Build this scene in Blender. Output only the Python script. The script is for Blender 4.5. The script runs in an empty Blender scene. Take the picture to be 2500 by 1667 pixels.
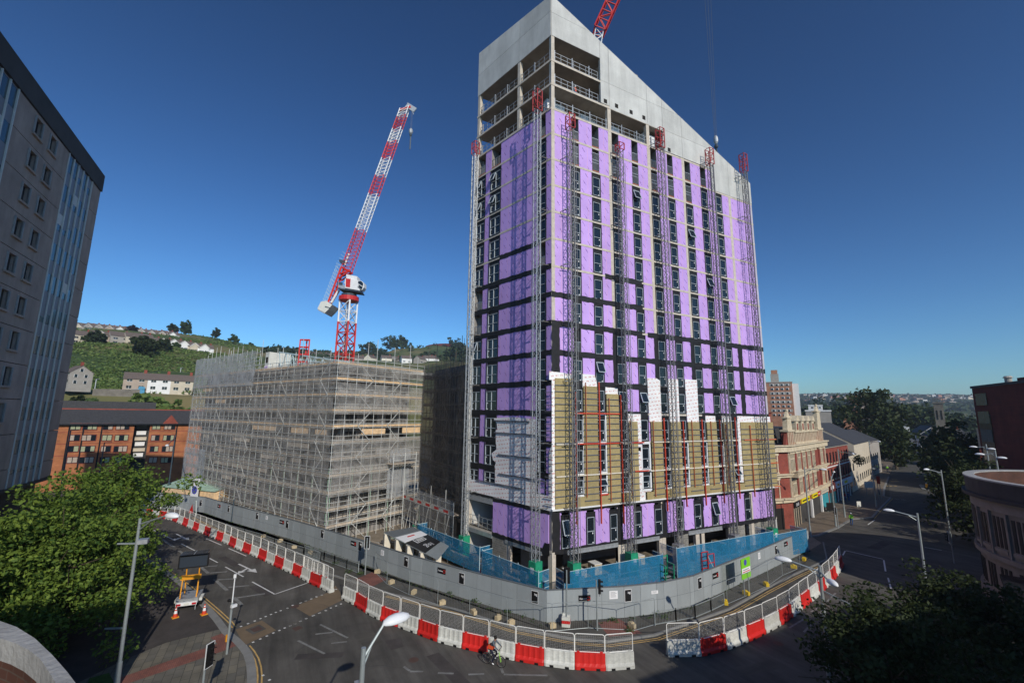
import bpy, math, random
from mathutils import Vector, Matrix
random.seed(7)
R_ = math.radians
SC = bpy.context.scene
# ---------------------------------------------------------------- camera
CP = Vector((36.55, -23.55, 15.98))
_pi, _ro, _ya = R_(9.32849), R_(0.76637), R_(-62.441255)
_F0 = Vector((math.sin(_ya), math.cos(_ya), 0)); _R0 = Vector((math.cos(_ya), -math.sin(_ya), 0)); _Z = Vector((0, 0, 1))
FW = _F0*math.cos(_pi) + _Z*math.sin(_pi); _U0 = -_F0*math.sin(_pi) + _Z*math.cos(_pi)
RT = _R0*math.cos(_ro) + _U0*math.sin(_ro); UP = -_R0*math.sin(_ro) + _U0*math.cos(_ro)
FPX = 1070.09
cam = bpy.data.cameras.new('camera'); co = bpy.data.objects.new('camera', cam); SC.collection.objects.link(co)
co.matrix_world = Matrix(((RT.x, UP.x, -FW.x, CP.x), (RT.y, UP.y, -FW.y, CP.y), (RT.z, UP.z, -FW.z, CP.z), (0, 0, 0, 1)))
cam.sensor_width = 36; cam.lens = 36*FPX/2500; cam.clip_start = .1; cam.clip_end = 9000
SC.camera = co
# ---------------------------------------------------------------- light
SUN_EL, SUN_AZ = R_(30.5), R_(-2.0)
sd = Vector((math.cos(SUN_AZ)*math.cos(SUN_EL), math.sin(SUN_AZ)*math.cos(SUN_EL), math.sin(SUN_EL)))
W = bpy.data.worlds.new('World'); SC.world = W; W.use_nodes = True
nt = W.node_tree; nt.nodes.clear()
sky = nt.nodes.new('ShaderNodeTexSky'); sky.sky_type = 'NISHITA'; sky.sun_disc = False
sky.sun_elevation = SUN_EL; sky.sun_rotation = math.pi/2 - SUN_AZ
sky.air_density = 1.0; sky.dust_density = 0.3; sky.ozone_density = 4.0; sky.altitude = 60
bg = nt.nodes.new('ShaderNodeBackground'); bg.inputs[1].default_value = .07
wo = nt.nodes.new('ShaderNodeOutputWorld')
gm = nt.nodes.new('ShaderNodeGamma'); gm.inputs[1].default_value = 1.55; nt.links.new(sky.outputs[0], gm.inputs[0])
tn = nt.nodes.new('ShaderNodeVectorMath'); tn.operation = 'MULTIPLY'; tn.inputs[1].default_value = (.46, .615, .64); nt.links.new(gm.outputs[0], tn.inputs[0])
nt.links.new(tn.outputs[0], bg.inputs[0]); nt.links.new(bg.outputs[0], wo.inputs[0])
sl = bpy.data.lights.new('sun', 'SUN'); sl.energy = 3.6; sl.angle = R_(.5); sl.color = (1, .93, .82)
so = bpy.data.objects.new('sun', sl); SC.collection.objects.link(so)
so.rotation_euler = sd.to_track_quat('Z', 'Y').to_euler()
SC.view_settings.view_transform = 'Standard'; SC.view_settings.look = 'None'
SC.view_settings.exposure = 0.0; SC.view_settings.gamma = 1; SC.view_settings.use_curve_mapping = False
SC.cycles.max_bounces = 6; SC.cycles.transparent_max_bounces = 24
# ---------------------------------------------------------------- geometry of the survey: photo point -> place on a level plane / at a distance
def ray(x, y): return FW + RT*((x-1250)/FPX) - UP*((y-833.5)/FPX)
def G(x, y, z=0.):
    d = ray(x, y); return CP + d*((z-CP.z)/d.z)
def D(x, y, dist):
    d = ray(x, y); return CP + d*(dist/math.hypot(d.x, d.y))
def topz(p, y):   # height above p at which an upright reaches photo row y
    lo, hi = 0., 120.
    for _ in range(40):
        m = (lo+hi)/2; q = Vector((p.x, p.y, p.z+m))-CP
        if 833.5-FPX*q.dot(UP)/q.dot(FW) > y: lo = m
        else: hi = m
    return lo
def cA(x, y): return G(x/2.94, 1150+y/2.94)
def cB(x, y): return G(700+x/3.36, 1250+y/3.36)
def cC(x, y): return G(1350+x/3.4846, 1150+y/3.4846)
def cD(x, y): return G(1900+x/3.358, 1200+y/3.358)
def cE(x, y): return G(1850+x/3.618, 880+y/3.618)
# ---------------------------------------------------------------- materials
MT = {}
def mat(name, col, rough=.8, metal=0., nz=0., ns=1., col2=None, bump=0., bs=None, spec=.3, alpha=1.):
    m = bpy.data.materials.new(name); m.use_nodes = True; n = m.node_tree; b = n.nodes['Principled BSDF']
    b.inputs['Roughness'].default_value = rough; b.inputs['Metallic'].default_value = metal
    b.inputs['Specular IOR Level'].default_value = spec
    b.inputs['Base Color'].default_value = (*col, 1)
    if alpha < 1: b.inputs['Alpha'].default_value = alpha
    if nz or col2 or bump:
        tc = n.nodes.new('ShaderNodeTexCoord')
        no = n.nodes.new('ShaderNodeTexNoise'); no.inputs['Scale'].default_value = ns; no.inputs['Detail'].default_value = 6; no.inputs['Roughness'].default_value = .65
        n.links.new(tc.outputs['Object'], no.inputs['Vector'])
        mx = n.nodes.new('ShaderNodeMix'); mx.data_type = 'RGBA'
        c2 = col2 or tuple(c*(1-nz) for c in col); c1 = col if col2 else tuple(min(1, c*(1+nz)) for c in col)
        mr = n.nodes.new('ShaderNodeMapRange'); mr.inputs[1].default_value = .3; mr.inputs[2].default_value = .7
        n.links.new(no.outputs[0], mr.inputs[0]); n.links.new(mr.outputs[0], mx.inputs[0])
        mx.inputs[6].default_value = (*c1, 1); mx.inputs[7].default_value = (*c2, 1)
        n.links.new(mx.outputs[2], b.inputs['Base Color'])
        if bump:
            bp = n.nodes.new('ShaderNodeBump'); bp.inputs['Strength'].default_value = bump; bp.inputs['Distance'].default_value = .1
            if bs:
                n2 = n.nodes.new('ShaderNodeTexNoise'); n2.inputs['Scale'].default_value = bs; n2.inputs['Detail'].default_value = 4
                n.links.new(tc.outputs['Object'], n2.inputs['Vector']); n.links.new(n2.outputs[0], bp.inputs['Height'])
            else: n.links.new(no.outputs[0], bp.inputs['Height'])
            n.links.new(bp.outputs[0], b.inputs['Normal'])
    MT[name] = m; return m
def nodes(m): return m.node_tree.nodes, m.node_tree.links, m.node_tree.nodes['Principled BSDF']
def brick(name, c1, c2, mortar, w, h, ms=.01, rough=.85, vert=True, sq=.5):
    # courses laid on u = x+y (or x-y), v = z for walls; x, y for ground
    m = mat(name, c1, rough); N, Lk, b = nodes(m)
    tc = N.new('ShaderNodeTexCoord'); sp = N.new('ShaderNodeSeparateXYZ'); cb = N.new('ShaderNodeCombineXYZ')
    Lk.new(tc.outputs['Object'], sp.inputs[0])
    if vert:
        ad = N.new('ShaderNodeMath'); ad.operation = 'ADD'; Lk.new(sp.outputs[0], ad.inputs[0]); Lk.new(sp.outputs[1], ad.inputs[1])
        Lk.new(ad.outputs[0], cb.inputs[0]); Lk.new(sp.outputs[2], cb.inputs[1])
    else: Lk.new(sp.outputs[0], cb.inputs[0]); Lk.new(sp.outputs[1], cb.inputs[1])
    br = N.new('ShaderNodeTexBrick'); br.inputs['Scale'].default_value = 1
    br.inputs['Color1'].default_value = (*c1, 1); br.inputs['Color2'].default_value = (*c2, 1); br.inputs['Mortar'].default_value = (*mortar, 1)
    br.inputs['Brick Width'].default_value = w; br.inputs['Row Height'].default_value = h; br.inputs['Mortar Size'].default_value = ms
    Lk.new(cb.outputs[0], br.inputs[0])
    no = N.new('ShaderNodeTexNoise'); no.inputs['Scale'].default_value = .7; no.inputs['Detail'].default_value = 5
    Lk.new(tc.outputs['Object'], no.inputs['Vector'])
    mr = N.new('ShaderNodeMapRange'); mr.inputs[1].default_value = .25; mr.inputs[2].default_value = .75; mr.inputs[3].default_value = .7; mr.inputs[4].default_value = 1.25
    Lk.new(no.outputs[0], mr.inputs[0])
    vm = N.new('ShaderNodeVectorMath'); vm.operation = 'SCALE'; Lk.new(br.outputs[0], vm.inputs[0]); Lk.new(mr.outputs[0], vm.inputs[3])
    Lk.new(vm.outputs[0], b.inputs['Base Color']); return m
mat('concrete', (.50, .50, .48), .9, nz=.14, ns=.35, bump=.2, bs=3)
mat('concrete_panel', (.56, .56, .53), .85, nz=.13, ns=.35, bump=.15, bs=2)
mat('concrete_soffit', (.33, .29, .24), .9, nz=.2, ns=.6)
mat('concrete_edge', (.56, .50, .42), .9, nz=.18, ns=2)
mat('black_membrane', (.018, .018, .02), .6, nz=.3, ns=3)
mat('dark_glass', (.012, .018, .024), .12, spec=.6)
mat('dark_void', (.02, .018, .016), .9)
mat('win_frame', (.42, .47, .51), .4)
mat('galv', (.42, .44, .45), .45, .5, nz=.2, ns=4)
mat('tube', (.66, .67, .64), .5, .35, nz=.25, ns=1.5)
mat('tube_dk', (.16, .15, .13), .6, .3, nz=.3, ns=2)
mat('tube_green', (.33, .46, .36), .6, nz=.3, ns=1)
mat('board', (.76, .53, .31), .8, nz=.25, ns=2)
mat('board_old', (.46, .39, .31), .85, nz=.3, ns=1.5)
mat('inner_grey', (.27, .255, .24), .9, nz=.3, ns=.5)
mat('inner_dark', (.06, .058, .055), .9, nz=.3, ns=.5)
mat('wool', (.36, .29, .14), .95, nz=.18, ns=2.5, bump=.3, bs=12)
mat('rail_grey', (.17, .18, .21), .5, .3)
mat('rail_red', (.55, .065, .035), .5)
mat('rail_orange', (.62, .17, .07), .5)
mat('cream', (.72, .66, .54), .7, nz=.1, ns=2)
mat('red_paint', (.55, .03, .03), .45, nz=.1, ns=2)
mat('white_paint', (.75, .76, .76), .45, nz=.08, ns=1)
mat('off_white', (.66, .66, .60), .6, nz=.1, ns=1)
mat('green_paint', (.02, .28, .15), .5, nz=.2, ns=2)
mat('asphalt', (.084, .079, .070), .9, nz=.32, ns=.3, bump=.25, bs=30)
mat('asphalt_path', (.062, .055, .052), .92, nz=.18, ns=.8, bump=.2, bs=30)
mat('asphalt_old', (.10, .092, .078), .92, col2=(.07, .068, .06), ns=.6, bump=.2, bs=20)
mat('tan_patch', (.17, .125, .08), .9, nz=.15, ns=1)
mat('brown_patch', (.09, .055, .045), .9, nz=.2, ns=2)
mat('kerb', (.22, .22, .21), .85, nz=.15, ns=1.5)
mat('line_white', (.62, .62, .60), .7, nz=.12, ns=3)
mat('line_worn', (.20, .20, .19), .85, nz=.4, ns=2)
mat('line_yellow', (.52, .34, .12), .8, nz=.25, ns=2)
mat('soil', (.30, .25, .19), .95, col2=(.18, .15, .11), ns=.8, bump=.4, bs=6)
brick('paving', (.17, .155, .12), (.12, .115, .10), (.07, .065, .055), .95, .48, .018, vert=False)
brick('red_paving', (.26, .10, .075), (.20, .085, .07), (.13, .07, .055), .22, .11, .01, vert=False)
brick('block', (.26, .25, .22), (.17, .165, .15), (.36, .34, .30), .44, .225, .014)
mat('hoarding', (.32, .35, .36), .5, nz=.05, ns=.6)
mat('hoard_edge', (.13, .145, .155), .6)
mat('black', (.012, .012, .013), .45)
mat('white', (.80, .80, .80), .6)
mat('yellow_plastic', (.60, .42, .03), .6, nz=.2, ns=4)
mat('block_foot', (.52, .42, .26), .9, nz=.2, ns=4)
mat('plastic_red', (.62, .025, .02), .5, nz=.10, ns=1.2)
mat('plastic_white', (.62, .62, .57), .55, nz=.12, ns=1.5)
mat('mesh_white', (.78, .77, .72), .5)
mat('steel_post', (.36, .40, .40), .45, .4, nz=.1, ns=3)
mat('dark_post', (.05, .07, .09), .5)
mat('lamp_white', (.80, .82, .83), .35)
mat('orange_paint', (.75, .32, .02), .5)
mat('cone_orange', (.62, .06, .02), .5)
mat('tail_red', (.45, .01, .02), .3)
mat('panel_led', (.035, .045, .06), .3)
mat('solar', (.01, .013, .02), .2)
mat('slate', (.055, .055, .058), .75, nz=.3, ns=3, bump=.2, bs=8)
mat('slate_brown', (.14, .11, .095), .8, nz=.25, ns=3)
brick('brick_orange', (.42, .15, .06), (.36, .125, .05), (.30, .16, .09), .45, .15, .01)
brick('brick_red', (.29, .062, .042), (.22, .05, .035), (.28, .11, .08), .3, .1, .008)
brick('brick_dark', (.13, .022, .016), (.10, .018, .014), (.12, .04, .03), .5, .15, .01)
brick('brick_tower', (.42, .20, .12), (.38, .18, .11), (.40, .24, .17), .8, .3, .02)
mat('stone_cream', (.72, .62, .44), .85, col2=(.50, .41, .28), ns=1.5, bump=.2, bs=5)
mat('render_cream', (.56, .49, .38), .9, nz=.12, ns=.7)
mat('render_grey', (.36, .33, .29), .9, nz=.12, ns=.7)
mat('render_tan', (.42, .34, .27), .9, nz=.12, ns=.7)
mat('render_white', (.78, .77, .74), .85, nz=.06, ns=.7)
mat('conc_left', (.42, .335, .28), .9, nz=.16, ns=.4, bump=.3, bs=8)
mat('conc_dark', (.07, .064, .06), .8, nz=.2, ns=.5)
mat('mullion', (.66, .66, .60), .5)
mat('win_blue', (.03, .07, .09), .15, spec=.6)
mat('spandrel', (.23, .23, .24), .4)
mat('pink_stone', (.23, .205, .185), .85, nz=.18, ns=.8, bump=.2, bs=4)
mat('dark_stone', (.045, .042, .045), .8, nz=.2, ns=1)
mat('coping', (.34, .34, .33), .9, nz=.18, ns=1.2, bump=.3, bs=8)
mat('bark', (.11, .085, .06), .95, nz=.3, ns=4, bump=.5, bs=8)
mat('skin', (.28, .15, .10), .6); mat('hair', (.015, .012, .01), .7)
mat('cl_grey', (.10, .12, .14), .8); mat('cl_orange', (.75, .10, .03), .7); mat('cl_navy', (.012, .014, .03), .8)
mat('cl_hivis', (.30, .70, .05), .6); mat('cl_blue', (.03, .09, .25), .7); mat('cl_red', (.45, .04, .05), .7)
mat('tyre', (.015, .015, .015), .8); mat('chrome', (.6, .6, .6), .25, .9); mat('bike_green', (.30, .62, .08), .4)
mat('car_silver', (.30, .32, .34), .25, .4); mat('car_blue', (.02, .05, .11), .25, .2); mat('car_dark', (.02, .022, .026), .25, .2); mat('car_white', (.7, .7, .7), .3)
mat('yellow_sign', (.80, .66, .02), .5); mat('sign_blue', (.08, .08, .42), .5); mat('sign_green', (.22, .62, .03), .5); mat('teal', (.05, .32, .38), .5)
mat('pale_steel', (.46, .58, .60), .6, nz=.15, ns=1)
mat('grass', (.05, .10, .02), .95, nz=.4, ns=3)
mat('terrain', (.045, .050, .040), .95, nz=.2, ns=.02)
# foliage: leaf colour varies per leaf cluster, slight translucency
def leafmat(name, c1, c2, scale=1.2):
    m = mat(name, c1, .7); N, Lk, b = nodes(m)
    ge = N.new('ShaderNodeNewGeometry'); mx = N.new('ShaderNodeMix'); mx.data_type = 'RGBA'
    mx.inputs[6].default_value = (*c1, 1); mx.inputs[7].default_value = (*c2, 1)
    Lk.new(ge.outputs['Random Per Island'], mx.inputs[0]); Lk.new(mx.outputs[2], b.inputs['Base Color'])
    tr = N.new('ShaderNodeBsdfTranslucent'); Lk.new(mx.outputs[2], tr.inputs[0]); ms = N.new('ShaderNodeMixShader'); ms.inputs[0].default_value = .25
    Lk.new(b.outputs[0], ms.inputs[1]); Lk.new(tr.outputs[0], ms.inputs[2]); Lk.new(ms.outputs[0], N['Material Output'].inputs[0])
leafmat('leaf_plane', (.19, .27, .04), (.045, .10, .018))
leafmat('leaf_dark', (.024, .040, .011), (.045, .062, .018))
leafmat('leaf_mid', (.04, .075, .02), (.075, .12, .03))
leafmat('leaf_scrub', (.08, .15, .03), (.19, .24, .07))
leafmat('leaf_far', (.03, .055, .02), (.05, .075, .03))
leafmat('leaf_purple', (.02, .012, .018), (.03, .02, .022))
# translucent debris nets
def netmat(name, col, op, var=.25, ns=.6):
    m = mat(name, col, .8); N, Lk, b = nodes(m)
    tr = N.new('ShaderNodeBsdfTransparent'); ms = N.new('ShaderNodeMixShader'); tc = N.new('ShaderNodeTexCoord')
    no = N.new('ShaderNodeTexNoise'); no.inputs['Scale'].default_value = ns; no.inputs['Detail'].default_value = 5; no.inputs['Distortion'].default_value = 1.5
    Lk.new(tc.outputs['Object'], no.inputs['Vector']); mr = N.new('ShaderNodeMapRange')
    mr.inputs[1].default_value = .3; mr.inputs[2].default_value = .7; mr.inputs[3].default_value = op-var*.5; mr.inputs[4].default_value = op+var*.5
    Lk.new(no.outputs[0], mr.inputs[0]); Lk.new(mr.outputs[0], ms.inputs[0]); Lk.new(tr.outputs[0], ms.inputs[1]); Lk.new(b.outputs[0], ms.inputs[2])
    Lk.new(ms.outputs[0], N['Material Output'].inputs[0])
netmat('net_grey', (.49, .47, .44), .33, .34)
netmat('net_shaded', (.13, .12, .11), .42, .3)  # net of the inner face, with the tower's shade put into its colour
netmat('net_thin', (.36, .34, .31), .30, .3)
netmat('net_dense', (.50, .52, .54), .42, .3)
netmat('net_blue', (.02, .21, .40), .5, .35, 1.6)
netmat('glass_mesh', (.4, .4, .4), .25, .1)
# insulation board and breather membrane: printed marks in rows along the wall
def printed(name, base, ink, cell, tilt, thick, length, amt, seam=None, seamw=0, edge=None):
    m = mat(name, base, .55); N, Lk, b = nodes(m)
    def M(op, a, bb=None, c=None):
        n = N.new('ShaderNodeMath'); n.operation = op
        for i, v in enumerate((a, bb, c)):
            if v is None: continue
            if isinstance(v, (int, float)): n.inputs[i].default_value = v
            else: Lk.new(v, n.inputs[i])
        return n.outputs[0]
    tc = N.new('ShaderNodeTexCoord'); sp = N.new('ShaderNodeSeparateXYZ'); Lk.new(tc.outputs['Object'], sp.inputs[0])
    u = M('ADD', M('MULTIPLY', sp.outputs[0], 1.0), sp.outputs[1]); v = sp.outputs[2]
    ur = M('ADD', M('MULTIPLY', u, math.cos(tilt)), M('MULTIPLY', v, math.sin(tilt)))
    vr = M('SUBTRACT', M('MULTIPLY', v, math.cos(tilt)), M('MULTIPLY', u, math.sin(tilt)))
    row = M('FLOOR', M('DIVIDE', vr, cell[1]))
    us = M('ADD', ur, M('MULTIPLY', row, cell[0]*.37))
    fu = M('ABSOLUTE', M('SUBTRACT', M('FRACT', M('DIVIDE', us, cell[0])), .5)); fv = M('ABSOLUTE', M('SUBTRACT', M('FRACT', M('DIVIDE', vr, cell[1])), .5))
    inside = M('MULTIPLY', M('LESS_THAN', fu, length), M('LESS_THAN', fv, thick))
    no = N.new('ShaderNodeTexNoise'); no.inputs['Scale'].default_value = 9; Lk.new(tc.outputs['Object'], no.inputs['Vector'])
    f = M('MULTIPLY', M('MULTIPLY', inside, M('GREATER_THAN', no.outputs[0], .46)), amt)
    n2 = N.new('ShaderNodeTexNoise'); n2.inputs['Scale'].default_value = .5; Lk.new(tc.outputs['Object'], n2.inputs['Vector'])
    mr = N.new('ShaderNodeMapRange'); mr.inputs[1].default_value = .3; mr.inputs[2].default_value = .7; mr.inputs[3].default_value = .92; mr.inputs[4].default_value = 1.06
    Lk.new(n2.outputs[0], mr.inputs[0])
    mx = N.new('ShaderNodeMix'); mx.data_type = 'RGBA'; mx.inputs[6].default_value = (*base, 1); mx.inputs[7].default_value = (*ink, 1); Lk.new(f, mx.inputs[0])
    out = mx.outputs[2]
    if seam:
        fs = M('LESS_THAN', M('FRACT', M('DIVIDE', u, seamw)), .05)
        m2 = N.new('ShaderNodeMix'); m2.data_type = 'RGBA'; m2.inputs[7].default_value = (*seam, 1); Lk.new(out, m2.inputs[6]); Lk.new(M('MULTIPLY', fs, .7), m2.inputs[0]); out = m2.outputs[2]
    vm = N.new('ShaderNodeVectorMath'); vm.operation = 'SCALE'; Lk.new(out, vm.inputs[0]); Lk.new(mr.outputs[0], vm.inputs[3])
    Lk.new(vm.outputs[0], b.inputs['Base Color']); return m
printed('purple', (.58, .37, .80), (.13, .05, .30), (1.5, .8), -.9, .055, .2, .85, (.74, .40, .62), 1.2)
printed('membrane', (.88, .87, .86), (.62, .20, .16), (.55, .42), .12, .16, .30, .75)
mat('sky_blue', (.08, .30, .48), .6); mat('stone_grey', (.20, .18, .15), .95, nz=.3, ns=.5)
mat('brown_roof', (.07, .038, .03), .9, nz=.35, ns=1.5)
HAZE = .00018
mat('curtain', (.34, .35, .22), .8); brick('brick_old', (.11, .045, .03), (.08, .038, .028), (.10, .07, .055), .4, .12, .01)
mat('shop_paving', (.17, .135, .10), .9, nz=.2, ns=.8)
mat('shade_glass', (.02, .02, .022), .55, spec=.2); mat('mast_steel', (.23, .23, .225), .5, .25, nz=.2, ns=3)
def vary(name, lo, hi, field=None):   # panels, boards and barriers differ a little from one to the next; roads carry long worn streaks
    m = MT[name]; N, Lk, b = nodes(m); src = b.inputs['Base Color'].links[0].from_socket if b.inputs['Base Color'].links else None
    vm = N.new('ShaderNodeVectorMath'); vm.operation = 'SCALE'; mr = N.new('ShaderNodeMapRange'); mr.inputs[3].default_value = lo; mr.inputs[4].default_value = hi
    if src: Lk.new(src, vm.inputs[0])
    else: vm.inputs[0].default_value = b.inputs['Base Color'].default_value[:3]
    if field:
        tc = N.new('ShaderNodeTexCoord'); mp = N.new('ShaderNodeMapping'); mp.inputs['Rotation'].default_value = (0, 0, field[0]); mp.inputs['Scale'].default_value = field[1]; no = N.new('ShaderNodeTexNoise'); no.inputs['Scale'].default_value = 1; no.inputs['Detail'].default_value = 7; no.inputs['Roughness'].default_value = .7
        Lk.new(tc.outputs['Object'], mp.inputs[0]); Lk.new(mp.outputs[0], no.inputs['Vector']); mr.inputs[1].default_value = .35; mr.inputs[2].default_value = .65; Lk.new(no.outputs[0], mr.inputs[0])
    else:
        oi = N.new('ShaderNodeObjectInfo'); Lk.new(oi.outputs['Random'], mr.inputs[0])
    Lk.new(mr.outputs[0], vm.inputs[3]); Lk.new(vm.outputs[0], b.inputs['Base Color'])
for n_, lo_, hi_ in (('hoarding', .9, 1.06), ('plastic_red', .78, 1.08), ('plastic_white', .8, 1.08), ('concrete_panel', .9, 1.05), ('purple', .9, 1.04), ('wool', .9, 1.08), ('membrane', .93, 1.03), ('board_old', .7, 1.2), ('scaf', 1, 1)):
    if n_ in MT: vary(n_, lo_, hi_)
vary('asphalt', .72, 1.3, (-.42, (.07, .9, 1))); vary('asphalt_path', .8, 1.2, (.3, (.5, .5, 1))); vary('asphalt_old', .75, 1.25, (-1.35, (.9, .06, 1)))
vary('concrete_panel', .88, 1.06, (0, (.9, .9, .12))); vary('conc_left', .85, 1.08, (0, (.8, .8, .1))); vary('plastic_white', .82, 1.06, (0, (3, 3, 5))); vary('hoarding', .93, 1.04, (0, (1.5, 1.5, .3)))
mat('mast_red', (.42, .05, .05), .55, nz=.15, ns=2)
# ---------------------------------------------------------------- mesh helpers
LINK = SC.collection.objects.link
def tag(o, label=None, cat=None, group=None, kind=None):
    if label: o['label'] = label
    if cat: o['category'] = cat
    if group: o['group'] = group
    if kind: o['kind'] = kind
    return o
def root(name, loc, label, cat, group=None, rz=0):
    o = bpy.data.objects.new(name, None); LINK(o); o.location = loc; o.rotation_euler = (0, 0, rz); o.empty_display_size = .3
    return tag(o, label, cat, group)
def V3(a): return Vector((a[0], a[1], a[2] if len(a) > 2 else 0))
class MB:
    def __init__(s, org=(0, 0, 0)): s.v = []; s.f = []; s.m = []; s.mats = []; s.org = V3(org)
    def mi(s, m):
        if m not in s.mats: s.mats.append(m)
        return s.mats.index(m)
    def add(s, vs, fs, m):
        k = len(s.v); s.v += [tuple(V3(p)-s.org) for p in vs]; i = s.mi(m)
        for f in fs: s.f.append([k+j for j in f]); s.m.append(i)
    def hexa(s, p, m):   # 8 points: bottom 4, top 4
        s.add(p, [(3, 2, 1, 0), (4, 5, 6, 7), (0, 1, 5, 4), (1, 2, 6, 5), (2, 3, 7, 6), (3, 0, 4, 7)], m)
    def box(s, c, d, m, rz=0):
        x, y, z = d[0]/2, d[1]/2, d[2]/2; cs, sn = math.cos(rz), math.sin(rz)
        P = [(c[0]+a*cs-b*sn, c[1]+a*sn+b*cs, c[2]+e) for e in (-z, z) for a, b in ((-x, -y), (x, -y), (x, y), (-x, y))]
        s.hexa(P, m)
    def bar(s, p, q, w, m, h=None, n=4, up=None):
        p, q = V3(p), V3(q); d = q-p
        if d.length < 1e-6: return
        d.normalize(); a = (up or (Vector((0, 0, 1)) if abs(d.z) < .95 else Vector((1, 0, 0)))).cross(d); a.normalize(); b = d.cross(a); h = h or w
        if n == 4: o = [(-.5, -.5), (.5, -.5), (.5, .5), (-.5, .5)]
        else: o = [(.5*math.cos(2*math.pi*i/n), .5*math.sin(2*math.pi*i/n)) for i in range(n)]
        vs = [p+a*(w*x)+b*(h*y) for x, y in o]+[q+a*(w*x)+b*(h*y) for x, y in o]
        s.add(vs, [tuple(range(n-1, -1, -1)), tuple(range(n, 2*n))]+[(i, (i+1) % n, n+(i+1) % n, n+i) for i in range(n)], m)
    def cone(s, p, q, r0, r1, m, n=10):
        p, q = V3(p), V3(q); d = (q-p).normalized(); a = (Vector((0, 0, 1)) if abs(d.z) < .95 else Vector((1, 0, 0))).cross(d).normalized(); b = d.cross(a)
        o = [(math.cos(2*math.pi*i/n), math.sin(2*math.pi*i/n)) for i in range(n)]
        vs = [p+a*(r0*x)+b*(r0*y) for x, y in o]+[q+a*(r1*x)+b*(r1*y) for x, y in o]
        s.add(vs, [tuple(range(n-1, -1, -1)), tuple(range(n, 2*n))]+[(i, (i+1) % n, n+(i+1) % n, n+i) for i in range(n)], m)
    def path(s, pts, w, m, n=6, closed=False):
        pts = list(pts)
        if closed: pts.append(pts[0])
        for a, b in zip(pts, pts[1:]): s.bar(a, b, w, m, n=n)
    def prism(s, poly, z0, z1, m, m2=None):
        poly = [(p[0], p[1]) for p in poly]
        A = sum(poly[i-1][0]*poly[i][1]-poly[i][0]*poly[i-1][1] for i in range(len(poly)))
        if A < 0: poly = poly[::-1]
        n = len(poly)
        s.add([(*p, z0) for p in poly]+[(*p, z1) for p in poly], [tuple(range(n, 2*n))], m2 or m)
        s.add([(*p, z0) for p in poly]+[(*p, z1) for p in poly], [(i, (i+1) % n, n+(i+1) % n, n+i) for i in range(n)]+[tuple(range(n-1, -1, -1))], m)
    def sheet(s, poly, z, m):
        A = sum(poly[i-1][0]*poly[i][1]-poly[i][0]*poly[i-1][1] for i in range(len(poly)))
        if A < 0: poly = poly[::-1]
        s.add([(p[0], p[1], z) for p in poly], [tuple(range(len(poly)))], m)
    def ball(s, c, r, m, nu=10, nv=6):
        r = (r, r, r) if isinstance(r, (int, float)) else r; vs = []; fs = []
        for j in range(nv+1):
            t = math.pi*j/nv
            for i in range(nu):
                a = 2*math.pi*i/nu; vs.append((c[0]+r[0]*math.sin(t)*math.cos(a), c[1]+r[1]*math.sin(t)*math.sin(a), c[2]+r[2]*math.cos(t)))
        for j in range(nv):
            for i in range(nu): fs.append((j*nu+i, (j+1)*nu+i, (j+1)*nu+(i+1) % nu, j*nu+(i+1) % nu))
        s.add(vs, fs, m)
    def build(s, name, parent=None, smooth=False, loc=None, **kw):
        me = bpy.data.meshes.new(name); me.from_pydata(s.v, [], s.f)
        for m in s.mats: me.materials.append(MT[m])
        me.polygons.foreach_set('material_index', s.m)
        if smooth: me.polygons.foreach_set('use_smooth', [True]*len(s.f))
        me.update(); o = bpy.data.objects.new(name, me); LINK(o)
        o.location = s.org if loc is None else loc
        if parent is not None: o.parent = parent
        return tag(o, **kw)
def dup(r, loc, rz=None, label=None, group=None, scale=None):
    c = r.copy(); LINK(c); c.location = loc
    if rz is not None: c.rotation_euler = (0, 0, rz)
    if scale: c.scale = scale
    if label: c['label'] = label
    if group: c['group'] = group
    for ch in list(r.children):
        k = ch.copy(); LINK(k); k.parent = c
        for g in list(ch.children):
            d = g.copy(); LINK(d); d.parent = k
    return c
class Frame:   # a wall's own axes: u along it, z up, o out of it
    def __init__(s, O, d, n): s.O, s.d, s.n = V3(O), V3(d).normalized(), V3(n).normalized()
    def P(s, u, z, o=0): return s.O+s.d*u+s.n*o+Vector((0, 0, z))
    def box(s, mb, u0, u1, z0, z1, o0, o1, m):
        p = [s.P(u, z, o) for z in (z0, z1) for u, o in ((u0, o0), (u1, o0), (u1, o1), (u0, o1))]
        if s.d.cross(s.n).z < 0: p = [p[3], p[2], p[1], p[0], p[7], p[6], p[5], p[4]]
        mb.hexa(p, m)
    def poly(s, mb, pts, o0, o1, m):
        n = len(pts); a = [s.P(u, z, o1) for u, z in pts]; b = [s.P(u, z, o0) for u, z in pts]
        mb.add(a+b, [tuple(range(n)), tuple(range(2*n-1, n-1, -1))]+[(i, n+i, n+(i+1) % n, (i+1) % n) for i in range(n)], m)
TXT = {}
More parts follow.
